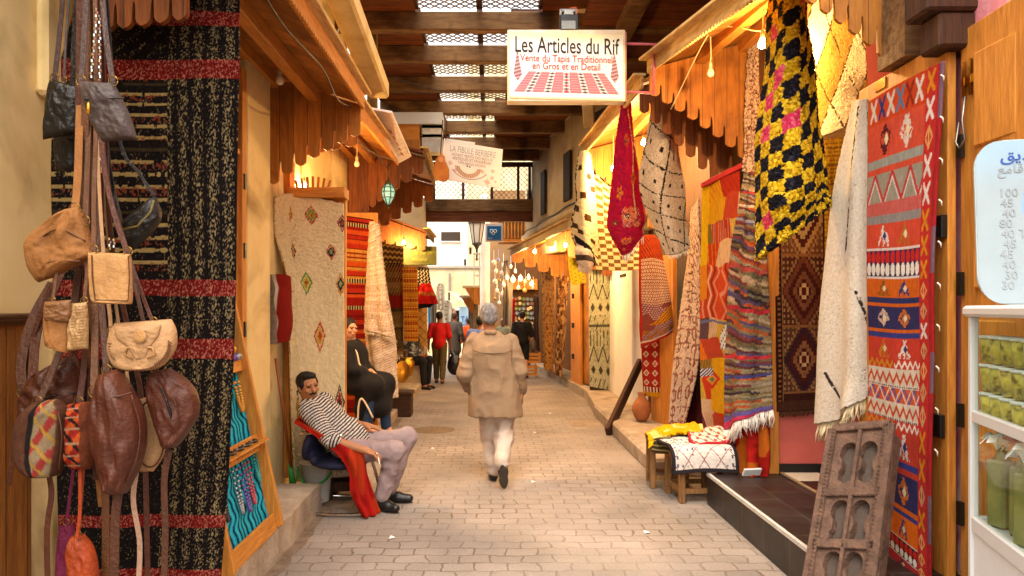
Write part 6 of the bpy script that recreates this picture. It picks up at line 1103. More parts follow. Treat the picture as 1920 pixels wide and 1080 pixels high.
b.build('carved_star', wood_x, t)
def lantern(label, p, h, glassm, frame):
    t = thing('lantern', label, 'lantern', p); x, y, z = p; s = h
    prof = [(.02, .0), (.10, .12), (.20, .30), (.24, .5), (.20, .66), (.13, .76)]
    MB().lathe([(r * s, q * s) for r, q in prof], p, 6).build('glass', glassm, t)
    b = MB()
    for k in range(6): a_ = math.pi * 2 * k / 6; b.tube([(x + (r + .008) * s * math.cos(a_), y + (r + .008) * s * math.sin(a_), z + q * s) for r, q in prof], .02 * s, 5)
    for r, q in ((.245, .5), (.205, .3), (.205, .66)): b.tube([(x + r * s * math.cos(a_), y + r * s * math.sin(a_), z + q * s) for a_ in np.linspace(0, 6.2832, 7)], .016 * s, 5)
    b.build('frame', frame, t, True); MB().lathe([(.14 * s, .76 * s), (.10 * s, .86 * s), (.03 * s, .94 * s), (.015 * s, 1.0 * s)], p, 12).tube([(x, y, z + h), (x, y, z + h + .18)], .006, 5).build('cap', frame, t, True); MB().lathe([(.0, -.12 * s), (.03 * s, -.08 * s), (.02 * s, 0)], p, 8).build('finial', frame, t, True); return t
lantern('pierced metal lantern with turquoise glass hanging at the second left awning', P(728, 386, 8.9), .34, mat('turquoise lantern glass', '#a5d9d2', .15, col2='#3f9a8a', scale=18, bump=.05, emit=(.45, .85, .8), estr=.1), mat('dark green bronze', '#3f4a30', .5, metal=.6))
# street lamp, column, blue sign
t = thing('street_lamp', 'street lantern on a slender white post beside the white column', 'street lamp', (P(895, 0, 18.5)[0], 18.5, 0)); lx = P(894, 0, 18.5)[0]; iron = mat('grey brown cast iron', '#4d453c', .6, var=.3)
MB().lathe([(.0, 4.40), (.05, 4.38), (.06, 4.30), (.13, 4.26), (.14, 4.20), (.215, 3.90), (.225, 3.87), (.21, 3.85)], (lx, 18.5, 0), 6).build('hood', iron, t); MB().lathe([(.185, 3.85), (.105, 3.36)], (lx, 18.5, 0), 6).build('panes', mat('milky lamp pane', '#d9cdbc', .3, var=.1, bump=0), t)
b = MB()
for k in range(6): a_ = math.pi * k / 3; b.bar((lx + .195 * math.cos(a_), 18.5 + .195 * math.sin(a_), 3.87), (lx + .11 * math.cos(a_), 18.5 + .11 * math.sin(a_), 3.34), .02, .02)
b.lathe([(.12, 3.36), (.13, 3.33), (.06, 3.26), (.03, 3.18), (.022, 2.9)], (lx, 18.5, 0), 12); b.build('cage', iron, t); b = MB()
for s_ in (-1, 1): b.bar((lx + .07 * s_, 18.5, 0), (lx + .07 * s_, 18.5, 3.1), .03, .06)
for k in range(7): b.b2((lx - .06, 18.49, .4 + k * .42), (lx + .06, 18.51, .44 + k * .42))
b.b2((lx - .09, 18.46, 3.06), (lx + .09, 18.54, 3.1)); b.build('post', mat('chalky post paint', '#cfc2b0', .7, var=.2), t, bevel=.004)
tag(MB().lathe([(.105, 0), (.10, .2), (.10, 4.6), (.11, 4.7)], (P(908, 0, 19.2)[0], 19.2, 0), 18).build('white_column', plaster_w, None, True), 'round white column right of the street lamp', 'column')
t = thing('blue_sign', 'square blue sign with linked rings and a white frame on the right', 'sign', P(926, 452, 17.8)); MB().b2(P(910, 453, 17.8), P(943, 420, 17.9)).build('white_frame', mat('off white sign frame', '#d3c8c4', .5, var=.1), t, bevel=.006); MB().b2(P(913.5, 449.5, 17.79), P(939.5, 424, 17.799)).build('blue_face', mat('sign blue', '#1565a0', .5, var=.08, bump=0), t)
b = MB(); wm = mat('white sign print', '#e9f0f2', .6, var=.03, bump=0)
for dx, dy in ((-3.4, -2.2), (3.4, -2.2), (0, 1.6)): b.tube([P(925 + dx + 2.9 * math.cos(a_), 435.5 + dy + 2.9 * math.sin(a_), 17.782) for a_ in np.linspace(0, 6.2832, 9)], .009, 4)
b.build('ring_emblem', wm, t); text('lettering', 'bcr', .07, P(915.5, 448, 17.786), (1, 0, 0), (0, 0, 1), wm, t)
t = thing('balustrade', 'turned wooden balcony rail between the blue sign and the upper storey', 'balustrade', (.6, 18.2, 3.3))
for k in range(7): x = .36 + k * .085; MB().lathe([(.02, 0), (.03, .05), (.018, .16), (.032, .3), (.018, .42), (.02, .5)], (x, 18.2, 3.42), 8).build('baluster', wood_z, t, True)
MB().b2((.3, 18.16, 3.36), (.98, 18.24, 3.42)).b2((.3, 18.16, 3.92), (.98, 18.24, 3.97)).build('rails', wood_x, t); MB().b2((.2, 18.3, 3.3), (1.2, 18.36, 4.1)).build('back_board', mat('dim brown plaster', '#8f6a45', .9), t)
# ------------------------------------------------------------------ right: glass cabinet, price board
ang = math.atan2(.29, 1); fdir = Vector((-math.sin(ang), -math.cos(ang), 0)); fn = Vector((-math.cos(ang), math.sin(ang), 0)); O = Vector((1.935, 2.92, 0))   # far left corner of the front
def K(s, dpt, z): return O + fdir * s - fn * dpt + Vector((0, 0, z))
t = thing('glass_cabinet', 'white framed glass cabinet holding tubs and bottles beside the shop door', 'cabinet', tuple(O)); W_ = .95; D_ = .42
def fb(b, s0, s1, d0, d1, z0, z1):
    v = [K(s, d, z) for s in (s0, s1) for d in (d0, d1) for z in (z0, z1)]; return b.add(v, [(0, 1, 3, 2), (4, 6, 7, 5), (0, 4, 5, 1), (2, 3, 7, 6), (0, 2, 6, 4), (1, 5, 7, 3)])
b = MB()
for s0 in (0, W_ - .03): fb(b, s0, s0 + .03, 0, .03, 0, 1.62); fb(b, s0, s0 + .03, D_ - .03, D_, 0, 1.62)
for z0, z1 in ((1.20, 1.245), (.76, .82)): fb(b, .0305, W_ - .0305, .002, .032, z0, z1); fb(b, .002, .028, .031, D_ - .031, z0, z1)
b.build('frame', white_paint, t, bevel=.004); b = MB(); fb(b, -.015, W_ + .015, -.018, D_ + .01, 1.62, 1.665); b.build('top', white_paint, t, bevel=.012)
b = MB(); fb(b, .0305, W_ - .0305, .012, .03, .02, .757); fb(b, .008, .028, .031, D_ - .031, .02, .757); b.build('lower_panel', mat('white corrugated panel', '#d8d8da', .45, var=.06, scale=3, stretch=(40, 1, 1), bump=.1), t)
for z in (1.205, .80): b = MB(); fb(b, .032, W_ - .032, .034, D_ - .034, z, z + .012); b.build('shelf', mat('frosted shelf', '#c9cbc8', .3), t)
gl = glass_mat('cabinet glass', gl=.03)
for z0, z1 in ((1.246, 1.618), (.822, 1.198)): b = MB(); fb(b, .031, W_ - .031, .014, .018, z0, z1); b.build('pane', gl, t); b = MB(); fb(b, .012, .016, .032, D_ - .032, z0, z1); b.build('side_pane', gl, t)
tub_m = mat('oily yellow green preserve', '#d6c758', .3, col2='#aba048', scale=20, bump=.05, detail=3, spec=.5, stain=('#3f3318', 28, .9)); tl = mat('white tub lid', '#d3d9d2', .35, var=.05)
first = None
for r_ in range(3):
    for k in range(8):
        p = K(.075 + k * .098, .065, 1.2175 + r_ * .112)
        if first is None:
            first = thing('plastic_tub', '', 'tub', tuple(p)); MB().lathe([(0, .001), (.038, .001), (.045, .094), (0, .094)], p, 18).build('contents', tub_m, first, True); MB().lathe([(0, .0945), (.048, .0945), (.049, .104), (.04, .107), (0, .107)], p, 18).build('lid', tl, first, True); o = first
        else: o = copy_tree(first, None, p)
        o['label'] = 'yellow green tub with white lid in the %s row of the cabinet' % ['bottom', 'middle', 'top'][r_]; o['group'] = 'tubs in the %s row' % ['bottom', 'middle', 'top'][r_]; o.rotation_euler = (0, 0, k * 1.3 + r_)
bg_ = mat('green oil in bottle', '#8f8a4a', .12, col2='#6a6a3a', scale=8, bump=0, spec=.6)
for k, s in enumerate((.14, .26, .38)):
    p = K(s, .07 + .03 * (k % 2), .8125); q = thing('oil_bottle', ['square oil bottle tied with a white ribbon, leftmost on the lower shelf', 'square oil bottle with a pink ribbon on the lower shelf', 'square oil bottle at the right end of the lower shelf'][k], 'bottle', tuple(p), 'oil bottles on the lower cabinet shelf')
    MB().box((p.x, p.y, p.z + .13), (.075, .075, .26), ang).build('body', bg_, q, bevel=.01); MB().lathe([(.03, .26), (.016, .285), (.016, .32), (0, .32)], p, 12).build('neck', bg_, q, True); rb = mat(['white ribbon', 'pink ribbon', 'white ribbon'][k], ['#e9eef0', '#d99aa0', '#e9eef0'][k], .5, var=.1)
    b = MB(); rnd = random.Random(k)
    for j in range(7): a_ = j * .9; e_ = Vector((math.cos(a_) * .07, math.sin(a_) * .07, rnd.uniform(.0, .06))); b.ribbon([p + Vector((0, 0, .30)), p + Vector((0, 0, .31)) + e_ * .6 + Vector((0, 0, .03)), p + Vector((0, 0, .30)) + e_], .04, .002, (-math.sin(a_), math.cos(a_), .4))
    b.build('ribbon_bow', rb, q)
t = thing('price_board', 'pale blue board with Arabic title and handwritten prices on the glass cabinet', 'price board', tuple(K(.3, .1, 1.667)))
bw, bh = .52, .66; aT = K(.07, -.005, 1.668); ux = -fn; uy = Vector((-.03, .10, 1)).normalized(); uy = (uy - ux * uy.dot(ux)).normalized(); aT = aT + ux * .02 - ux * .0; nn = ux.cross(uy)
def rr(w_, h_, r, o=0): return [(cx + (r) * math.cos(a_), cy + r * math.sin(a_)) for cx, cy, s0 in ((w_ - r - o, h_ - r - o, 0), (r + o, h_ - r - o, 90), (r + o, r + o, 180), (w_ - r - o, r + o, 270)) for a_ in [R(s0 + k * 15) for k in range(7)]]
MB().prism(rr(bw, bh, .11), aT - nn * .012, ux, uy, .012).build('board', mat('board edge grey', '#a8b5b5', .5), t)
def p_board(U, V):
    c = base(U, '#8d9ca3'); c = put(c, 1 - ss(V, 0, .35), '#86a8c0', .7); d = np.abs(np.hypot((U - .75), (V - .42) * 1.2) - .38); c = put(c, (d < .07) & (V < .45), '#7a9cba', .8); c = put(c, (np.abs(U - .85) < .1) & (V > .2), '#a2b6c2', .8); m = (V > .68) & (U > .45) & (V < .93); c = put(c, m & (vn(U * 16, V * 14, 3) > .5), '#6a80b0', .8); c = put(c, m & (vn(U * 16 + 3, V * 14, 5) > .66), '#4a5a96', .8); return c
uu, vv = np.meshgrid(np.linspace(0, 1, 90), np.linspace(0, 1, 110)); ex = np.abs(uu - .5) * bw; ey = np.abs(vv - .5) * bh; pos = np.zeros((110, 90, 3)); r_ = .10
# squircle mapping keeps the printed face inside the rounded board
fx = (uu - .5) * bw * .985; fz = (.5 - vv) * bh * .985; lim = np.where(np.abs(fz) > bh / 2 - r_, bw / 2 - r_ + np.sqrt(np.clip(r_ ** 2 - (np.abs(fz) - (bh / 2 - r_)) ** 2, 0, 1)), bw / 2); fx = fx * lim / (bw / 2)
for i in range(3): pos[..., i] = aT[i] + ux[i] * (bw / 2 + fx) + uy[i] * (bh / 2 + fz) + nn[i] * .003
grid_mesh('printed_face', pos, p_board(uu, vv), print_m, t, smooth=False)
def btext(s, size, x, y, m, sx=1): return text('lettering', s, size, aT + ux * x + uy * y + nn * .005, ux, uy, m, t, sx, 'LEFT', .0005, .0006)
btext('\uFED6\uFEF3\uFEAA\uFEBC\uFEDF\u0627 \uFEE6\uFE91', .058, .09, .575, ink_blue, 1.15); btext('\uFECA\uFEE3\uFE8E\uFED7 \uFEDE\uFEDB\u0623', .05, .08, .525, ink_grey); btext('\uFEF1\uFEB0\uFEDB\uFEAE\uFEE3', .055, .19, .475, ink_blue, 1.1)
for i, s in enumerate(('100', '45', '40', '80', '40 TT', '45', '45', '40', '30', '30')): btext(s, .046, .08 + .006 * (i % 3), .43 - i * .041, ink_grey)
# ------------------------------------------------------------------ cream slab on the nearest left awning
t = thing('parapet_slab', 'cream plastered plank lying on the edge of the nearest left awning', 'slab', (-.97, 5, 3.5)); MB().bar((-.93, 3.4, 3.70), (-.965, 6.24, 3.545), .17, .15).build('slab', mat('cream render', '#d9bd80', .9, col2='#b8924e', scale=4, bump=.4), t, bevel=.02)
b = MB(); b.ribbon([tuple(q) for q in catmull(np.array([P(628, 78, 5.5), P(640, 40, 5.4), P(652, 24, 5.35), P(664, 30, 5.3), P(680, 36, 5.3)]), 16)], .035, .004, (0, 1, .3)); b.ribbon([tuple(q) for q in catmull(np.array([P(640, 40, 5.4), P(655, 35, 5.3), P(668, 40, 5.25)]), 8)], .03, .004, (0, 1, .3)); tag(b.build('plastic_strip', mat('grey plastic strip', '#8f9096', .35)), 'twisted grey plastic strip caught on the cream awning slab', 'plastic strip')
# ------------------------------------------------------------------ far left textile stall
far = 'textiles of the far left stall'
rug('kilim', 'brown zigzag kilim at the top of the far left stall', 'kilim', [[(714, 455, 13.4), (757, 462, 13.4)], [(716, 500, 13.4), (757, 500, 13.4)]], p_zig, 50, 50, weave, group=far, seed=51)
rug('kilim', 'dark banded kilim with a red block in the far left stall', 'kilim', [[(716, 492, 13.3), (754, 492, 13.3)], [(720, 600, 13.3), (756, 600, 13.3)], [(726, 664, 13.3), (756, 664, 13.3)]], p_dkilim, 44, 180, weave, group=far, seed=52, fringe=('b', .16, wool_cream, 14))
rug('kilim', 'ochre and red figured kilim in the far left stall', 'kilim', [[(754, 500, 13.2), (782, 500, 13.3)], [(756, 580, 13.2), (784, 580, 13.3)], [(758, 640, 13.2), (784, 640, 13.3)]], p_ykilim, 36, 140, weave, group=far, seed=53)
rug('kilim', 'black and white zigzag cloth above the red shawl', 'cloth', [[(782, 500, 14.0), (804, 502, 14.0)], [(782, 520, 14.0), (808, 530, 14.0)], [(776, 545, 14.0), (812, 548, 14.0)]], p_bwkilim, 40, 50, weave, group=far, seed=54)
rug('shawl', 'red shawl spread over a dark hanger at the far left stall', 'shawl', [[(790, 532, 13.8), (806, 532, 13.8)], [(778, 548, 13.75), (815, 550, 13.75)], [(775, 570, 13.75), (822, 570, 13.75)]], p_redplain, 50, 50, weave, folds=(.02, 3), group=far, seed=55)
rug('cloth', 'black cloth hanging below the red shawl', 'cloth', [[(777, 566, 13.9), (818, 568, 13.9)], [(776, 580, 13.9), (806, 576, 13.9)]], lambda U, V: base(U, '#141110'), 20, 14, weave, group=far, seed=56)
gt = thing('lattice_gate', 'yellow painted board behind a dark diamond lattice gate', 'gate', (-1.5, 15.5, 0)); MB().b2(P(781, 650, 15.6), P(801, 578, 15.65)).build('yellow_board', mat('yellow board', '#d9a04a', .7), gt); x0, z0, _ = P(781, 650, 15.55)[0], P(781, 650, 15.55)[2], 0; lattice(x0, x0 + .235, z0, z0 + .84, lambda x, z, l: (x, 15.56 - l * .01, z), .13, .018).build('lattice', dark_z, gt)
t = thing('shop_sign', 'dark green painted sign board under the far left bulb', 'sign', P(787, 497, 13.9)); MB().b2(P(755, 497, 13.9), P(819, 462, 13.95)).build('board', mat('weathered green board', '#4a4d18', .7, col2='#38340f', scale=5), t, bevel=.008); text('lettering', 'Tapis Berbere', .135, P(763, 477, 13.885), (1, 0, 0), (0, 0, 1), mat('worn yellow lettering', '#7d7a2a', .8, var=.3), t, .75); text('lettering', 'Artisanat', .11, P(772, 490, 13.885), (1, 0, 0), (0, 0, 1), mat('worn yellow lettering', '#7d7a2a', .8), t, .75)
tag(MB().b2(P(742, 690, 13.5), P(765, 655, 13.9)).build('chest', dark_z, bevel=.01), 'dark chest under the banded kilim of the far left stall', 'chest')
t = MB().lathe([(0, .0), (.17, .01), (.19, .03), (.18, .035), (.0, .012)], P(752, 697, 12.4), 28, Matrix.Rotation(R(90), 3, 'X') @ Matrix.Rotation(R(55), 3, 'Y')).build('brass_tray', brass, None, True); tag(t, 'round brass tray leaning at the foot of the far left stall', 'tray')
t = MB().lathe([(0, 0), (.10, 0), (.14, .1), (.15, .25), (.10, .3), (.11, .33), (0, .33)], P(762, 704, 13.2), 18).build('brass_pot', brass, None, True); tag(t, 'brass pot beside the leaning tray', 'pot')
# ------------------------------------------------------------------ beyond the roof
bd = thing('far_building', 'bright white building with one dark window beyond the end of the roof', 'building', (-1, 30, 0)); MB().b2((-6.5, 30, 0), (-.9, 34, 12)).build('wall', plaster_w, bd); MB().b2(P(827, 452, 29.97), P(863, 435, 30.0)).build('window', mat('dark window slats', '#3a2c20', .7, stretch=(1, 1, 12), scale=5), bd); MB().b2(P(826, 454, 29.9), P(864, 452.4, 30.0)).build('sill', plaster_w, bd)
bd = thing('far_building', 'cream building with small openings right of the bright white one', 'building', (.6, 29, 0)); MB().b2((-.9, 28.5, 0), (6, 33, 12)).build('wall', plaster_p, bd)
for x, y in ((872, 492), (882, 470)): MB().b2(P(x - 2, y + 6, 28.47), P(x + 2, y - 6, 28.5)).build('window', void_dark, bd)
t = thing('terrace_wall', 'low cream terrace wall with a dark coping in front of the white building', 'wall', (-1.5, 26, 0)); MB().b2((-3.5, 25.8, 0), (-.2, 26.2, 3.12)).build('wall', plaster_p, t); MB().b2((-3.5, 25.72, 3.12), (-.2, 26.25, 3.2)).build('coping', mat('grey coping', '#a39683', .9), t); MB().tube([P(843, 512, 25.7), P(843, 545, 25.7)], .04, 6).build('drain_pipe', mat('grey pipe', '#8f8577', .6), t)
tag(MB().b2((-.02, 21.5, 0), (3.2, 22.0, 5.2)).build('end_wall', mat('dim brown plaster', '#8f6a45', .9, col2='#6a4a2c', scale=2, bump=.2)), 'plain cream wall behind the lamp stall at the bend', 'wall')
t = thing('stall_canopy', 'pale canvas canopy sloping down over the stalls at the bend', 'canopy', P(850, 560, 21)); ca = [P(838, 545, 22), P(858, 560, 22), P(884, 574, 20.5), P(862, 552, 23.0)]; MB().add([*ca, *[(q[0], q[1], q[2] - .03) for q in ca]], [(0, 1, 2, 3), (7, 6, 5, 4), (0, 4, 5, 1), (1, 5, 6, 2), (2, 6, 7, 3), (3, 7, 4, 0)]).build('canvas', mat('pale canvas', '#d3bfa0', .9), t)
for x in (842, 880): MB().tube([P(x, 572 if x > 860 else 548, 21.5), (P(x, 0, 21.5)[0], 21.5, 0)], .03, 6).build('pole', dark_z, t)
for i, (x, y, d, lab) in enumerate(((888, 540, 17.8, 'upper small brown wooden canopy on a post by the white column'), (880, 558, 18.6, 'lower small brown wooden canopy behind the first'))):
    t = thing('wooden_canopy', lab, 'canopy', P(x, y, d)); p0, p1 = P(868 - i * 6, y, d), P(900 - i * 8, y - 2, d); MB().b2((p0[0], d - .3, p0[2]), (p1[0], d + .4, p0[2] + .05)).build('roof', mat('pale canopy top', '#cdbf9f', .8), t); MB().prism([(p0[0] + .05, p0[2]), (p1[0], p0[2]), (p1[0], p0[2] - .42), (p1[0] - .12, p0[2] - .4)], (0, d - .28, 0), (1, 0, 0), (0, 0, 1), .03).build('side_board', planks_z, t); MB().b2((p1[0] - .16, d, 0), (p1[0] - .04, d + .1, p0[2] - .002)).build('post', grey_wood, t)
t = thing('poster', 'pale blue poster with dark block letters at the far end', 'poster', P(872, 618, 22)); MB().b2(P(858, 622, 22), P(886, 575, 22.03)).build('sheet', mat('pale blue poster', '#9fc0d9', .7, var=.1, bump=0), t); text('lettering', 'TAXI', .26, P(864, 604, 21.98), (1, 0, 0), (0, 0, 1), ink_blue, t, .75); text('lettering', 'FES', .22, P(868, 616, 21.98), (1, 0, 0), (0, 0, 1), ink_blue, t, .75)
for i, (x, y, w_, h_, c, lab) in enumerate(((826, 556, 16, 50, '#d9cdb5', 'white embroidered garment hanging left of the lane end'), (836, 585, 22, 44, '#e6dcc8', 'cream garment hanging behind the man in red'), (812, 580, 12, 60, '#6a5a4a', 'brown garment hanging beside the lattice gate'), (848, 598, 14, 40, '#c9a08a', 'pinkish garment hanging under the canopy'), (806, 600, 7, 70, '#4a8ab0', 'blue garment hanging beside the lattice gate'))):
    rug('garment', lab, 'garment', [[(x - w_ * .2, y - h_ / 2, 19.5 + .2 * i), (x + w_ * .2, y - h_ / 2, 19.5 + .2 * i)], [(x - w_ * .5, y - h_ * .3, 19.5 + .2 * i), (x + w_ * .5, y - h_ * .3, 19.5 + .2 * i)], [(x - w_ * .4, y + h_ / 2, 19.5 + .2 * i), (x + w_ * .45, y + h_ / 2, 19.5 + .2 * i)]], lambda U, V, c=c: put(mottle(base(U, c), U, V, 6, .2), (np.abs(U - .5) < .12) & (tri(V * 9) > .6), '#8a6a4a', .7), 20, 40, weave, folds=(.04, 2), group='garments at the end of the lane', seed=60 + i)
t = thing('pale_counter', 'white topped stall counter at the end of the lane', 'counter', P(852, 600, 20.6)); MB().b2(P(842, 582, 20.6), P(863, 577, 21.2)).build('top', white_paint, t); MB().b2((P(845, 0, 20.7)[0], 20.7, 0), (P(860, 0, 20.7)[0], 21.1, P(0, 582, 20.7)[2])).build('front', void_dark, t)
# lamp stall at the bend
lg = [mat('white paper lamp', '#ece2d0', .8, var=.12, scale=20), mat('amber lit lamp', '#f0c480', .6, var=.1, emit=(1, .62, .25), estr=2), mat('blue glass lamp', '#8a92c0', .4), mat('brass pierced lamp', '#c9964a', .4, metal=.5)]
lrnd = random.Random(8); k = 0
LP = [(926, 492), (935, 487), (944, 497), (930, 508), (941, 512), (936, 525), (928, 528), (944, 534), (950, 520), (932, 545), (942, 552), (928, 560), (936, 568), (951, 545), (958, 500), (966, 508), (962, 524), (976, 522), (985, 528), (991, 520), (997, 532), (1000, 540), (972, 540), (984, 545)]
LB = ['white paper lamp hanging in the lamp stall cluster', 'glowing amber lamp in the lamp stall', 'bluish glass lamp in the lamp stall', 'pierced brass lamp in the lamp stall']
for (x, y) in LP:
    j = 1 if (x, y) in ((962, 524), (976, 522), (997, 532), (991, 520)) else (2 if (x, y) in ((935, 487), (976, 522)) else (3 if k % 6 == 5 else 0)); d = 18.2 + lrnd.random() * 1.4; r = lrnd.uniform(.04, .07); p = P(x, y, d); s = lrnd.uniform(.8, 1.5)
    t = MB().lathe([(.01, -r * s), (r * .7, -r * .7 * s), (r, 0), (r * .75, r * .6 * s), (.02, r * s), (.006, r * s + .02), (.005, r * s + (.04 if j == 1 else .25))], p, 10).build('hanging_lamp', lg[j], None, True); tag(t, LB[j], 'lamp', ['paper lamps of the lamp stall', 'lit lamps of the lamp stall', 'blue lamps of the lamp stall', 'brass lamps of the lamp stall'][j]); k += 1
    if j == 1:
        l = bpy.data.lights.new('lamp_light', 'POINT'); l.energy = 9; l.color = BULB; l.shadow_soft_size = .1; o = bpy.data.objects.new('lamp_light', l); COL.objects.link(o); o.location = (p[0], p[1] - .15, p[2])
bk = thing('plate_display', 'dark stall back carrying rows of small glazed plates', 'display board', (1.0, 20.3, 0)); MB().b2((.55, 20.3, 0), (1.35, 20.36, 3.3)).build('board', mat('dim display board', '#5a3a1c', .8), bk); MB().b2((.55, 20.0, 2.2), (1.3, 20.29, 2.5)).build('orange_crate', planks_z, bk); rnd = random.Random(4)
pm = [mat('glazed plate %s' % n_, c, .3, var=.35, scale=30, spec=.6) for n_, c in (('cream', '#cdb98a'), ('green', '#5f7a4a'), ('blue', '#6a7a9a'), ('brown', '#8a5a2c'))]
for i in range(7):
    for j in range(8):
        x, z = .62 + i * .105 + rnd.uniform(-.02, .02), 1.0 + j * .135 + rnd.uniform(-.02, .02); c = (i + j * 3 + rnd.randrange(2)) % 4
        tag(MB().lathe([(0, .01), (.03, .008), (.052, .022), (.052, .028), (.03, .014), (0, .016)], (x, 20.28, z), 10, Matrix.Rotation(R(90), 3, 'X')).build('plate', pm[c], None, True), ['cream', 'green', 'blue', 'brown'][c] + ' glazed plate on the display board of the lamp stall', 'plate', ['cream', 'green', 'blue', 'brown'][c] + ' plates on the display board')
rug('cloth', 'grey cloth hanging at the left of the lamp stall', 'cloth', [[(944, 490, 18.4), (952, 488, 18.4)], [(944, 560, 18.4), (953, 560, 18.4)], [(943, 610, 18.4), (952, 610, 18.4)]], lambda U, V: mottle(base(U, '#7a6a60'), U, V, 8, .25), 14, 40, weave, folds=(.03, 1.5), seed=71)
rug('cloth', 'pale cloth strip hanging in the lamp stall', 'cloth', [[(953, 530, 18.6), (961, 530, 18.6)], [(953, 620, 18.6), (960, 620, 18.6)]], lambda U, V: mottle(base(U, '#cdb7a0'), U, V, 8, .2), 12, 40, weave, folds=(.02, 1), seed=72)
rug('cloth', 'dark red cloth strip at the door of the lamp stall', 'cloth', [[(960, 560, 18.9), (966, 560, 18.9)], [(959, 640, 18.9), (965, 640, 18.9)]], lambda U, V: mottle(base(U, '#8a1414'), U, V, 8, .2), 10, 30, weave, seed=73)
rug('cloth', 'dark cloth hanging beside the amber rug', 'cloth', [[(1002, 552, 18.0), (1010, 556, 17.6)], [(1002, 640, 18.0), (1012, 660, 17.6)]], lambda U, V: mottle(base(U, '#3a2418'), U, V, 8, .2), 10, 30, weave, folds=(.03, 1), seed=74)
for i, (x, y, lab) in enumerate(((992, 672, 'lower slatted wooden crate stacked before the amber rug'), (998, 654, 'upper slatted wooden crate stacked before the amber rug'))):
    p = P(x, 700, 17.6); t = thing('wooden_crate', lab, 'crate', (p[0], 17.6, .0 + i * .3), 'crates before the amber rug'); z = .03 + i * .30; b = MB()
    for k in range(3):
        b.b2((p[0] - .2, 17.4, z + .02 + k * .09), (p[0] + .2, 17.42, z + .08 + k * .09)); b.b2((p[0] - .2, 17.42, z + .02 + k * .09), (p[0] - .18, 17.8, z + .08 + k * .09)); b.b2((p[0] + .18, 17.42, z + .02 + k * .09), (p[0] + .2, 17.8, z + .08 + k * .09))
    b.build('slats', wood_x, t); b = MB()
    for sx in (-.17, .15):
        for yy in (17.43, 17.76): b.b2((p[0] + sx, yy, z), (p[0] + sx + .02, yy + .03, z + .29))
    b.build('corner_posts', wood_z, t)
# ------------------------------------------------------------------ people
def V3(*a): return np.array(a, float)
def nrm(v): return v / (np.linalg.norm(v) + 1e-9)
skin = mat('tanned skin', '#a8704a', .55, var=.12, scale=14, bump=.05, spec=.35); skin_f = mat('fair skin', '#c08a68', .55, var=.1, scale=14, bump=.05, spec=.35); skin_d = mat('weathered skin', '#8a5638', .6, var=.15, scale=14, bump=.08)
hair_b = mat('black hair', '#15100d', .55, var=.4, scale=60, bump=.5, bscale=120); hair_g = mat('grey hair', '#8f8a88', .7, col2='#4f4a4a', scale=45, bump=.6, bscale=110); shoe_b = mat('black shoe leather', '#171413', .4, bump=.05, spec=.5); shoe_br = mat('brown sandal leather', '#4a2c1a', .5); sole_m = mat('worn rubber sole', '#4a4038', .8, var=.3, scale=18, bump=.3)
eye_m = mat('dark eyes', '#1a0f0a', .2, bump=0, spec=.7); lip_m = mat('lips', '#8a4a3c', .5, bump=0)
def axes(f, up=V3(0, 0, 1)): f = nrm(f); r = nrm(np.cross(f, up)); u = np.cross(r, f); return r, f, u
def head_prims(c, f, up=V3(0, 0, 1), s=1.0):
    r, f, u = axes(f, up); M = np.stack([r, f, u], 1); q = lambda a, b, d: c + (r * a + f * b + u * d) * s; e = lambda p, rad, k=.02: ell(q(*p), V3(*rad) * s, k * s, M)
    return [e((0, -.012, .03), (.074, .094, .086)), e((0, .022, -.035), (.056, .066, .074), .03), e((0, .05, -.085), (.026, .022, .02), .025), cap(q(0, .088, .012), q(0, .108, -.022), .009 * s, .014 * s, .014 * s), e((0, .082, .03), (.052, .016, .012), .015),
            e((.043, .068, -.018), (.02, .018, .018), .015), e((-.043, .068, -.018), (.02, .018, .018), .015), e((0, .088, -.055), (.024, .012, .009), .008), e((.076, -.005, .0), (.010, .020, .032), .008), e((-.076, -.005, .0), (.010, .020, .032), .008),
            cut(e((.032, .093, .014), (.016, .010, .009), .008)), cut(e((-.032, .093, .014), (.016, .010, .009), .008))], q, M
def hand_prims(wr, d, n, side=1, curl=.5, s=1.0):
    """d finger direction, n out of the back of the hand; side=+1 puts the thumb on d x n"""
    d = nrm(d); n = nrm(n - d * np.dot(n, d)); t = np.cross(d, n) * side; out = [ell(wr + d * .048 * s, V3(.040, .048, .015) * s, .012, np.stack([t, d, n], 1)), cap(wr, wr + d * .03 * s, .023 * s, .024 * s, .02)]
    for i, (o, l) in enumerate(((.029, .040), (.010, .045), (-.010, .042), (-.028, .033))):
        p = wr + (d * .088 + t * o) * s; a = curl * (.8 + .12 * i); d1 = nrm(d * math.cos(a) - n * math.sin(a)); d2 = nrm(d * math.cos(a * 2.1) - n * math.sin(a * 2.1)); p1 = p + d1 * l * s; p2 = p1 + d2 * l * .85 * s
        out += [cap(wr + (d * .06 + t * o * .8) * s, p, .0105 * s, .0100 * s, .006), cap(p, p1, .0098 * s, .0086 * s, .003), cap(p1, p2, .0086 * s, .0070 * s, .003)]
    a0 = wr + (d * .02 + t * .03) * s; a1 = a0 + (d * .034 + t * .026 - n * .012) * s; a2 = a1 + (d * .032 + t * .004 - n * .014) * s
    return out + [cap(a0, a1, .014 * s, .0115 * s, .010), cap(a1, a2, .011 * s, .009 * s, .003)]
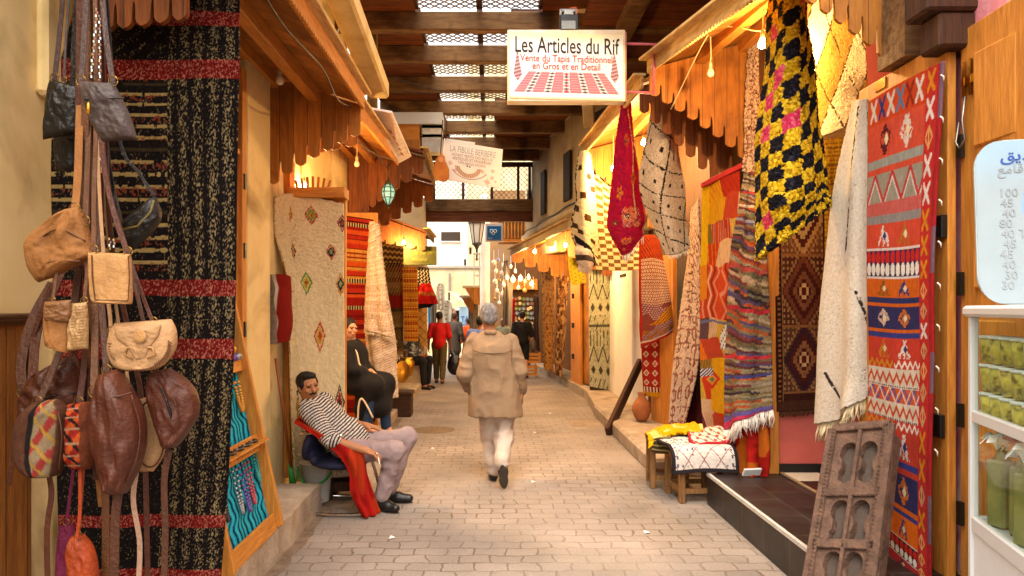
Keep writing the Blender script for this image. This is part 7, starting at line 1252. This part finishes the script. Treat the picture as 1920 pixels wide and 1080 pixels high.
def add_face(t, q, f, M, s, h, hair, mo=None, brow=True):
    for sx in (-1, 1):
        blob('eye', [ell(q(.032 * sx, .081, .013), V3(.013, .010, .0075) * s, .004, M)], .003 * s * 1.2, eye_m, t, smooth=0)
        if brow: blob('eyebrow', [cap(q(.014 * sx, .094, .032), q(.05 * sx, .078, .034), .005 * s, .0035 * s, .004)], .003 * s, hair, t, smooth=0)
    blob('mouth', [cap(q(-.02, .089, -.056), q(.02, .089, -.056), .005 * s, .005 * s, .004)], .003 * s, lip_m, t, smooth=0)
    if mo: blob('moustache', [cap(q(0, .100, -.040), q(.030, .086, -.048), .010 * s, .006 * s, .006), cap(q(0, .100, -.040), q(-.030, .086, -.048), .010 * s, .006 * s, .006)], .003 * s, hair, t, fold=(.002, (120, 120, 120), 2))
def limb(a, b, c, ra, rb, rc, k=.03): return [cap(a, b, ra, rb, k), cap(b, c, rb, rc, k)]
def foot_prims(an, toe, s=1): d = nrm(toe - an); return [cap(an, an + d * .03, .042 * s, .042 * s, .02), cap(an - d * .05 * s + V3(0, 0, -.045), toe + V3(0, 0, -.0), .036 * s, .034 * s, .03)]

# walking man seen from behind
t = thing('person', 'grey haired man in a beige jacket and pale trousers walking away down the lane', 'person', (.03, 6.85, 0))
hd = V3(-.018, 6.86, 1.585); hp, q, M = head_prims(hd, V3(-.12, 1, -.06), s=1.03)
pel, ch, nk = V3(.05, 6.83, .86), V3(.02, 6.82, 1.22), V3(-.005, 6.83, 1.42)
sL, sR = V3(-.165, 6.83, 1.345), V3(.195, 6.83, 1.335); eL, wL = V3(-.245, 6.76, 1.04), V3(-.20, 6.95, .86); eR, wR = V3(.265, 6.80, 1.06), V3(.285, 6.86, .86)
hL, hR = V3(-.03, 6.84, .84), V3(.135, 6.83, .84); kL, kR = V3(-.005, 6.94, .46), V3(.125, 6.84, .45); aL, aR = V3(.03, 6.93, .09), V3(.105, 6.56, .23)
body = hp + [cap(nk - V3(0, 0, .06), hd - V3(0, .01, .07), .058, .054, .03), ell(ch, (.165, .10, .22), .05), ell(pel, (.16, .11, .14), .06)] + limb(sL, eL, wL, .05, .04, .028) + limb(sR, eR, wR, .05, .04, .028) + hand_prims(wL, V3(.1, .5, -.6), V3(-1, 0, 0), 1, .5) + hand_prims(wR, V3(.12, .1, -1), V3(1, .2, 0), 1, .45) + limb(hL, kL, aL, .085, .055, .04) + limb(hR, kR, aR, .085, .055, .04)
blob('body', body, .0075, skin_d, t)
blob('hair', [ell(q(0, -.022, .035), V3(.083, .096, .090), .02, M), ell(q(0, -.06, -.03), V3(.068, .05, .05), .03, M), ell(q(.05, -.02, -.01), V3(.032, .05, .045), .02, M), ell(q(-.05, -.02, -.01), V3(.032, .05, .045), .02, M)], .006, hair_g, t, fold=(.007, (70, 70, 60), 3))
jk = mat('beige cotton jacket', '#8a6f54', .85, var=.14, scale=7, bump=.55, bscale=13); 
blob('jacket', [ell(V3(.01, 6.82, 1.22), (.205, .135, .19), .06), cap(sL + V3(.02, 0, -.015), sR + V3(-.02, 0, -.015), .078, .078, .05), cap(V3(-.05, 6.82, 1.22), V3(-.075, 6.82, .66), .135, .142, .06), cap(V3(.09, 6.82, 1.22), V3(.155, 6.82, .66), .135, .142, .06), cap(V3(.02, 6.80, 1.2), V3(.045, 6.78, .66), .135, .14, .06), cap(nk - V3(.05, .015, .035), nk - V3(-.05, .015, .035), .058, .058, .03)]
     + [cut(ell(V3(.045, 6.82, .15), (1.2, 1.2, .50), .012))], .0075, jk, t, fold=(.022, (10, 10, 5), 7))
blob('sleeve', limb(sL + V3(.012, 0, 0), eL, wL + (eL - wL) * .35, .080, .068, .060, .03), .0085, jk, t, fold=(.022, (11, 11, 13), 2)); blob('sleeve', limb(sR - V3(.012, 0, 0), eR + V3(.01, 0, 0), wR + (eR - wR) * .12, .080, .066, .055, .03), .0085, jk, t, fold=(.020, (11, 11, 13), 8))
blob('collar', [cap(nk + V3(-.062, -.015, .0), nk + V3(-.03, -.062, .012), .022, .022, .02), cap(nk + V3(-.03, -.062, .012), nk + V3(.035, -.062, .012), .022, .022, .02), cap(nk + V3(.035, -.062, .012), nk + V3(.068, -.012, .0), .022, .022, .02)], .007, jk, t)
b = MB(); b.tube([tuple(V3(-.165, 6.672, 1.27)), tuple(V3(-.08, 6.655, 1.245)), tuple(V3(.03, 6.65, 1.24)), tuple(V3(.13, 6.658, 1.245)), tuple(V3(.20, 6.68, 1.27))], .004, 5); b.build('yoke_seam', mat('seam thread', '#5a432e', .9), t, True)
tr = mat('pale pinkish trousers', '#b8a494', .85, var=.1, scale=8, bump=.5, bscale=14)
blob('trousers', [ell(pel + V3(.0, 0, -.03), (.185, .135, .15), .05)] + limb(hL, kL, aL + V3(0, 0, .02), .108, .082, .066, .05) + limb(hR, kR, aR + V3(0, .01, .03), .108, .084, .068, .05) + [cut(cap(aL + V3(0, .03, -.10), aL + V3(0, .1, -.1), .062, .062, .01))], .0075, tr, t, fold=(.026, (9, 9, 11), 5))
def shoe(t, heel, toe, upv, m=shoe_b, w=.043):
    d = nrm(toe - heel); u = nrm(upv - d * np.dot(upv, d)); L_ = np.linalg.norm(toe - heel); sh_ = blob('shoe', [cap(heel + d * .04 + u * .035, heel + d * (L_ * .45) + u * .04, w, w * .95, .03), cap(heel + d * (L_ * .45) + u * .03, toe - d * .035 + u * .028, w * 1.02, w * .82, .03), cap(heel + d * .04 + u * .07, heel + d * .05 + u * .09, w * .9, w * .85, .02)], .007, m, t)
    b = MB(); r = np.cross(d, u); o = heel - u * .006; ol = []
    for k in range(20):
        a = 2 * math.pi * k / 20; x = math.cos(a); y = math.sin(a); ww = w * (1.05 if x > 0 else .88) * (.86 if abs(x) < .25 else 1); ol.append((L_ / 2 + x * L_ / 2, y * ww))
    b.prism(ol, tuple(o), tuple(d), tuple(r), .016); b.build('sole', sole_m if m is shoe_b else m, sh_, bevel=.003)
shoe(t, V3(.03, 6.88, .012), V3(.015, 7.14, .012), V3(0, 0, 1)); shoe(t, V3(.105, 6.50, .255), V3(.125, 6.63, .012), V3(0, .9, .45))

# seated man
t = thing('person', 'man with black moustache in a striped jumper lounging on the chrome chair', 'person', (-1.2, 6, 0))
hd = V3(-1.515, 5.98, 1.005); hp, q, M = head_prims(hd, V3(.62, -.78, -.02), V3(-.12, -.06, .98), 1.0)
pel, ch, nk = V3(-1.21, 5.99, .52), V3(-1.40, 5.98, .73), V3(-1.505, 5.98, .88)
sN, sF = V3(-1.46, 5.80, .835), V3(-1.43, 6.17, .855); eN, wN = V3(-1.27, 5.70, .615), V3(-1.00, 5.70, .535); eF, wF = V3(-1.26, 6.28, .66), V3(-1.07, 6.16, .655)
hN, hF = V3(-1.16, 5.89, .49), V3(-1.16, 6.10, .50); kN, kF = V3(-.775, 5.84, .505), V3(-.715, 6.17, .56); aN, aF = V3(-.885, 5.90, .10), V3(-.86, 6.15, .10)
def joinhands(): return hand_prims(wN, V3(.8, -.05, -.25), V3(.2, -.15, 1), -1, .55) + hand_prims(wF, V3(.9, -.1, -.12), V3(.1, -.1, 1), 1, .3)
blob('body', hp + [cap(nk - V3(-.03, 0, .05), hd + V3(-.01, .012, -.06), .056, .055, .03), cap(ch, pel, .12, .13, .05), ell(ch, (.10, .155, .16), .05)] + limb(sN, eN, wN, .05, .042, .029) + limb(sF, eF, wF, .05, .042, .029) + joinhands() + limb(hN, kN, aN, .07, .05, .04) + limb(hF, kF, aF, .07, .05, .04), .0058, skin, t)
add_face(t, q, None, M, 1.0, .003, hair_b, True)
blob('hair', [ell(q(0, -.028, .045), V3(.083, .094, .084), .02, M), ell(q(.0, .035, .098), V3(.062, .045, .026), .02, M), ell(q(.062, .0, .035), V3(.020, .045, .05), .015, M), ell(q(-.062, .0, .035), V3(.020, .045, .05), .015, M), ell(q(0, -.075, -.02), V3(.06, .035, .06), .02, M), cut(ell(q(0, .10, .028), V3(.062, .055, .042), .012, M))], .005, hair_b, t, fold=(.006, (80, 80, 60), 3))
ax_t = nrm(nk - pel)
def stripes(p):
    d = []; segs = ((pel, nk, .16), (sN, eN, .07), (eN, wN, .07), (sF, eF, .07)); tt = []
    for a, b_, r in segs: ab = b_ - a; s_ = np.clip(((p - a) @ ab) / (ab @ ab), 0, 1); d.append(np.linalg.norm(p - a - s_[:, None] * ab, axis=1) / r); tt.append((p - a) @ nrm(ab))
    i = np.argmin(np.array(d), 0); s_ = np.choose(i, tt); f = (s_ / .0235 + .15 * np.sin(p[:, 1] * 25)) % 1; c = np.where((f < .45)[:, None], C('#cfc4b8'), C('#2a2529')); return c
knit = cloth_mat('striped cotton knit', bump=.25, bscale=(200, 200, 200), var=.15)
blob('striped_jumper', [cap(ch + V3(.01, 0, .0), pel + V3(.03, 0, .03), .148, .165, .06), ell(ch + V3(-.01, 0, .02), (.125, .185, .165), .06), cap(sN, sF, .07, .07, .05), cap(nk - V3(.0, .02, .03), nk - V3(.0, -.03, .03), .07, .07, .03)] + [cap(sN, eN, .073, .064, .04), cap(eN, eN + (wN - eN) * .12, .064, .058, .02), cap(sF, eF, .073, .060, .04), cap(eF, eF + (wF - eF) * .4, .06, .05, .02)], .006, knit, t, fold=(.014, (11, 11, 11), 9), colf=stripes)
tr2 = mat('faded mauve trousers', '#988280', .85, var=.14, scale=9, bump=.5, bscale=16)
blob('trousers', [ell(pel + V3(.03, 0, -.0), (.15, .19, .125), .05)] + limb(hN, kN, aN + V3(0, 0, .03), .092, .073, .060, .04) + limb(hF, kF, aF + V3(0, 0, .03), .092, .073, .060, .04), .0065, tr2, t, fold=(.017, (12, 12, 12), 4))
shoe(t, V3(-.93, 5.91, .01), V3(-.74, 5.82, .01), V3(0, 0, 1)); shoe(t, V3(-.90, 6.16, .01), V3(-.66, 6.14, .01), V3(0, 0, 1))
p0 = wN + V3(.115, -.03, -.05); tag(MB().tube([tuple(p0), tuple(p0 + V3(.012, -.02, -.055))], .0055, 8).build('cigarette', mat('white cigarette', '#e6e2da', .8, var=.05), None, True), 'white cigarette held by the lounging man', 'cigarette')
MB().tube([tuple(wN + V3(.095, -.02, -.03) + V3(.012 * math.cos(a), 0, .012 * math.sin(a))) for a in np.linspace(0, 6.28, 10)], .0035, 5).build('ring', chrome, t)

# woman on the high stool
st = thing('wooden_stool', 'high stool hidden under the seated woman in black', 'stool', (-1.6, 8.25, .13)); MB().lathe([(0, .75), (.19, .75), (.19, .79), (0, .79)], (-1.62, 8.25, 0), 16).build('seat', dark_z, st); [MB().bar((-1.62 + .14 * a, 8.25 + .14 * c, .13), (-1.62 + .1 * a, 8.25 + .1 * c, .75), .035, .035).build('leg', dark_z, st) for a in (-1, 1) for c in (-1, 1)]
t = thing('person', 'dark haired woman in a black robe with cream trim, sitting beside the red kilim', 'person', (-1.5, 8.2, .13))
hd = V3(-1.595, 8.15, 1.43); hp, q, M = head_prims(hd, V3(.72, -.69, -.08), V3(0, 0, 1), .95)
pel, ch, nk = V3(-1.56, 8.2, .86), V3(-1.56, 8.2, 1.12), V3(-1.565, 8.18, 1.29); sN, sF = V3(-1.60, 8.02, 1.2), V3(-1.58, 8.37, 1.2); eN, wN = V3(-1.52, 7.96, .98), V3(-1.40, 8.08, .95); eF, wF = V3(-1.46, 8.36, .98), V3(-1.36, 8.16, .95)
hN, hF = V3(-1.55, 8.1, .84), V3(-1.55, 8.3, .84); kN, kF = V3(-1.31, 8.06, .80), V3(-1.22, 8.28, .80); aN, aF = V3(-1.38, 8.04, .34), V3(-1.20, 8.26, .30)
blob('body', hp + [cap(nk - V3(0, 0, .04), hd - V3(0, 0, .06), .048, .047, .03), ell(ch, (.11, .15, .18), .05), cap(ch, pel, .12, .13, .05)] + limb(sN, eN, wN, .043, .036, .026) + limb(sF, eF, wF, .043, .036, .026) + hand_prims(wN, V3(.6, .5, -.1), V3(.3, -.5, .8), 1, .5, .9) + hand_prims(wF, V3(.5, -.6, -.1), V3(.4, .2, .8), 1, .4, .9) + limb(hN, kN, aN, .075, .05, .035) + limb(hF, kF, aF, .075, .05, .035) + foot_prims(aN, aN + V3(.16, -.04, -.08), .85) + foot_prims(aF, aF + V3(.16, -.04, -.08), .85), .0075, skin_f, t)
add_face(t, q, None, M, .95, .003, hair_b); blob('hair', [ell(q(0, -.025, .045), V3(.082, .094, .086), .02, M), ell(q(0, -.10, .0), V3(.05, .045, .05), .03, M), ell(q(.058, -.01, .03), V3(.024, .05, .05), .015, M), ell(q(-.058, -.01, .03), V3(.024, .05, .05), .015, M), cut(ell(q(0, .1, .02), V3(.058, .055, .046), .01, M))], .006, hair_b, t)
blk = mat('black robe cloth', '#14100f', .85, var=.3, scale=9, bump=.2, bscale=120)
blob('robe', [ell(ch, (.135, .18, .20), .06), cap(ch, pel + V3(.03, 0, 0), .15, .17, .06), cap(sN, sF, .065, .065, .05)] + [cap(sN, eN, .068, .062, .04), cap(eN, wN + (eN - wN) * .3, .062, .052, .03), cap(sF, eF, .068, .062, .04), cap(eF, wF + (eF - wF) * .3, .062, .052, .03)] + [cap(hN, kN, .14, .12, .08), cap(hF, kF, .14, .12, .08), cap(kN + V3(.0, .1, -.02), V3(-1.29, 8.16, .56), .11, .14, .08), cap(kF, V3(-1.24, 8.26, .54), .10, .11, .08), cap(kN, V3(-1.44, 8.08, .52), .10, .09, .06)], .010, blk, t, fold=(.016, (9, 9, 5), 5))
jn = mat('blue jeans', '#1f3350', .8, var=.25, scale=14, bump=.2); blob('jeans', limb(hN, kN - V3(.02, 0, .03), aN + V3(0, 0, .02), .08, .07, .06) + limb(hF, kF - V3(.02, 0, .03), aF + V3(0, 0, .02), .08, .07, .06), .009, jn, t)
b = MB(); b.tube([tuple(q_) for q_ in catmull(np.array([(-1.585, 8.03, 1.25), (-1.50, 8.03, 1.18), (-1.465, 8.02, 1.05), (-1.45, 8.02, 1.02)]), 14)], .011, 6); b.build('neck_trim', wool_cream, t, True)
b = MB(); b.tube([tuple(q_) for q_ in catmull(np.array([(-1.47, 7.96, .42), (-1.455, 7.945, .60), (-1.42, 7.935, .665), (-1.36, 7.94, .58), (-1.30, 7.95, .45)]), 20)], .011, 6); b.build('hem_trim', wool_cream, t, True)

# people farther down the lane
def walker(label, x, y, hgt, top, bot, hair, sk, face=V3(0, 1, 0), z0=0, shorts=False, sleeves=.45, stride=.16, coat=0, shoes=shoe_b, lean=0, seat=None):
    s = hgt / 1.72; o = V3(x, y, z0); r, f, u = axes(face); q0 = lambda a, b_, c: o + (r * a + f * (b_ + lean * c) + u * c) * s; t = thing('person', label, 'person', tuple(o))
    hd = q0(0, .02, 1.60); hp, q, M = head_prims(hd, f + u * -.05, s=s); pel, ch, nk = q0(0, 0, .95), q0(0, 0, 1.25), q0(0, .0, 1.44)
    if seat is None: hL, hR = q0(-.09, 0, .92), q0(.09, 0, .92); kL, kR = q0(-.09, .12 + stride * .2, .50), q0(.09, .02 - stride * .3, .50); aL, aR = q0(-.09, stride, .09), q0(.09, -stride, .11)
    else:
        dz = .95 - seat; pel, ch, nk, hd = [p - u * dz * s for p in (pel, ch, nk, hd)]; hp, q, M = head_prims(hd, f + u * -.3, s=s); hL, hR = q0(-.09, 0, seat - .03), q0(.09, 0, seat - .03); kL, kR = q0(-.12, .40, seat + .02), q0(.12, .40, seat + .0); aL, aR = q0(-.12, .36, .09), q0(.12, .42, .09)
    dz = 0 if seat is None else .95 - seat
    sL, sR = q0(-.18, 0, 1.38 - dz), q0(.18, 0, 1.38 - dz); eL, eR = q0(-.25, -.02, 1.10 - dz), q0(.25, -.03, 1.10 - dz); wL, wR = (q0(-.27, .08, .86), q0(.27, .05, .86)) if seat is None else (q0(-.08, .32, seat + .12), q0(.08, .30, seat + .12))
    bd = hp + [cap(nk - u * .05 * s, hd - u * .06 * s, .055 * s, .052 * s, .03), ell(ch, V3(.15, .10, .2) * s, .05, M), ell(pel, V3(.15, .10, .12) * s, .05, M)] + limb(sL, eL, wL, .047 * s, .038 * s, .027 * s) + limb(sR, eR, wR, .047 * s, .038 * s, .027 * s) + hand_prims(wL, wL - eL, -r, 1, .5, s) + hand_prims(wR, wR - eR, r, -1, .5, s) + limb(hL, kL, aL, .08 * s, .055 * s, .038 * s) + limb(hR, kR, aR, .08 * s, .055 * s, .038 * s)
    for a in (aL, aR): bd += foot_prims(a, a + (f * .17 - u * .05) * s, s * .9)
    blob('body', bd, .011, sk, t)
    blob('hair', [ell(q(0, -.022, .04), V3(.083, .096, .088) * s, .02, M), ell(q(0, -.065, -.02), V3(.062, .04, .05) * s, .02, M)] + [cut(ell(q(0, .1, .01), V3(.07, .06, .06) * s, .01, M))], .009, hair, t)
    w_ = 1 if not coat else 1.12; tp = [ell(ch, V3(.185 * w_, .125 * w_, .2) * s, .05, M), cap(sL, sR, .07 * s, .07 * s, .05), cap(ch, pel + u * (.02 - coat) * s, .15 * s, (.165 + coat * .1) * s, .06)]
    for a, e, wr in ((sL, eL, wL), (sR, eR, wR)): tp += [cap(a, a + (e - a) * min(1, sleeves * 2), .072 * s, .066 * s, .03)] + ([cap(e, e + (wr - e) * (sleeves * 2 - 1), .064 * s, .05 * s, .03)] if sleeves > .5 else [])
    blob('top', tp, .011, top, t, fold=(.012, (9, 9, 6), 4))
    bl = [ell(pel, V3(.165, .125, .12) * s, .05, M)] + ([cap(hL, hL + (kL - hL) * .95, .10 * s, .085 * s, .04), cap(hR, hR + (kR - hR) * .95, .10 * s, .085 * s, .04)] if shorts else limb(hL, kL, aL + u * .05, .10 * s, .078 * s, .062 * s, .04) + limb(hR, kR, aR + u * .05, .10 * s, .078 * s, .062 * s, .04))
    blob('bottoms', bl, .011, bot, t, fold=(.010, (9, 9, 7), 6))
    for a in (aL, aR): blob('shoe', [cap(a - (f * .03 + u * .055) * s, a + (f * .16 - u * .055) * s, .045 * s, .04 * s, .02)], .011, shoes, t)
    return t, wR, wL
tee = lambda n_, c: mat(n_, c, .85, var=.2, scale=10, bump=.15)
_, wr, _ = walker('man in a red T-shirt and olive trousers walking away with a black bag', -1.14, 16.0, 1.60, tee('red cotton', '#b5120c'), tee('olive trousers', '#5a4a24'), hair_b, skin_d, V3(.05, 1, 0), shoes=shoe_br)
t = thing('plastic_bag', 'black plastic bag held by the man in the red T-shirt', 'bag', (-.80, 15.9, .2)); blob('bag', [ell((-.80, 15.92, .42), (.16, .10, .22), .05), cap((-.80, 15.92, .55), tuple(wr + V3(0, 0, -.06)), .07, .02, .06)], .012, mat('black plastic', '#0f0e0e', .35, spec=.6), t, fold=(.014, (11, 11, 9), 3))
walker('person in a dark jacket sitting at the foot of the far left stall', -1.66, 15.1, 1.62, mat('black jacket with pale patches', '#17161a', .7, col2='#17161a', scale=6, stain=('#a8a8aa', 9, .8)), tee('black trousers', '#121114'), hair_b, skin_d, V3(.85, -.5, 0), .0, sleeves=.95, seat=.62)
tag(MB().b2((-1.86, 14.92, 0), (-1.46, 15.3, .50)).b2((-1.88, 14.9, .50), (-1.44, 15.32, .53)).build('box_stool', mat('pale box seat', '#b59a7a', .8, var=.2), bevel=.01), 'pale box seat under the person in the dark jacket', 'box seat')
_, wr, _ = walker('man in a black T-shirt and black shorts walking away on the right', .76, 17.4, 1.60, tee('black cotton', '#121011'), tee('black shorts', '#0f0e12'), hair_b, skin_f, V3(-.1, 1, 0), shorts=True, sleeves=.48)
t = thing('shoulder_bag', 'grey shopping bag on the arm of the man in black', 'bag', tuple(wr)); blob('bag', [ell(tuple(wr + V3(.02, .0, -.02)), (.07, .13, .17), .04)], .014, tee('grey bag cloth', '#6a5a4e'), t); MB().tube([tuple(wr + V3(.02, -.06, .10)), tuple(wr + V3(-.01, 0, .30)), tuple(wr + V3(.02, .06, .10))], .012, 6).build('handle', tee('grey bag cloth', '#6a5a4e'), t)
walker('bearded man in a pale cap and greenish shirt near the lamp stall', .33, 18.6, 1.42, tee('pale green shirt', '#8f9078'), tee('brown trousers', '#4a3a2c'), mat('pale cap', '#cdb596', .9, var=.1), skin_d, V3(-.6, -.8, 0), sleeves=.9)
walker('person in a light blue shirt just beyond the grey haired man', -.20, 13.2, 1.52, tee('light blue shirt', '#6f86c4'), tee('grey trousers', '#5a5656'), hair_b, skin, V3(0, 1, 0), sleeves=.9)
walker('woman in a long dark grey coat at the end of the lane', -.98, 19.6, 1.55, tee('dark grey coat', '#4f463e'), tee('dark skirt', '#2c2624'), mat('brown hair', '#4a2c1a', .7, var=.3), skin, V3(.5, 1, 0), sleeves=.9, coat=.35)
walker('person in an orange jacket at the end of the lane', -.64, 20.8, 1.38, tee('orange jacket', '#c9501a'), tee('dark jeans', '#1c2230'), hair_b, skin, V3(-.7, 1, 0), sleeves=.95)
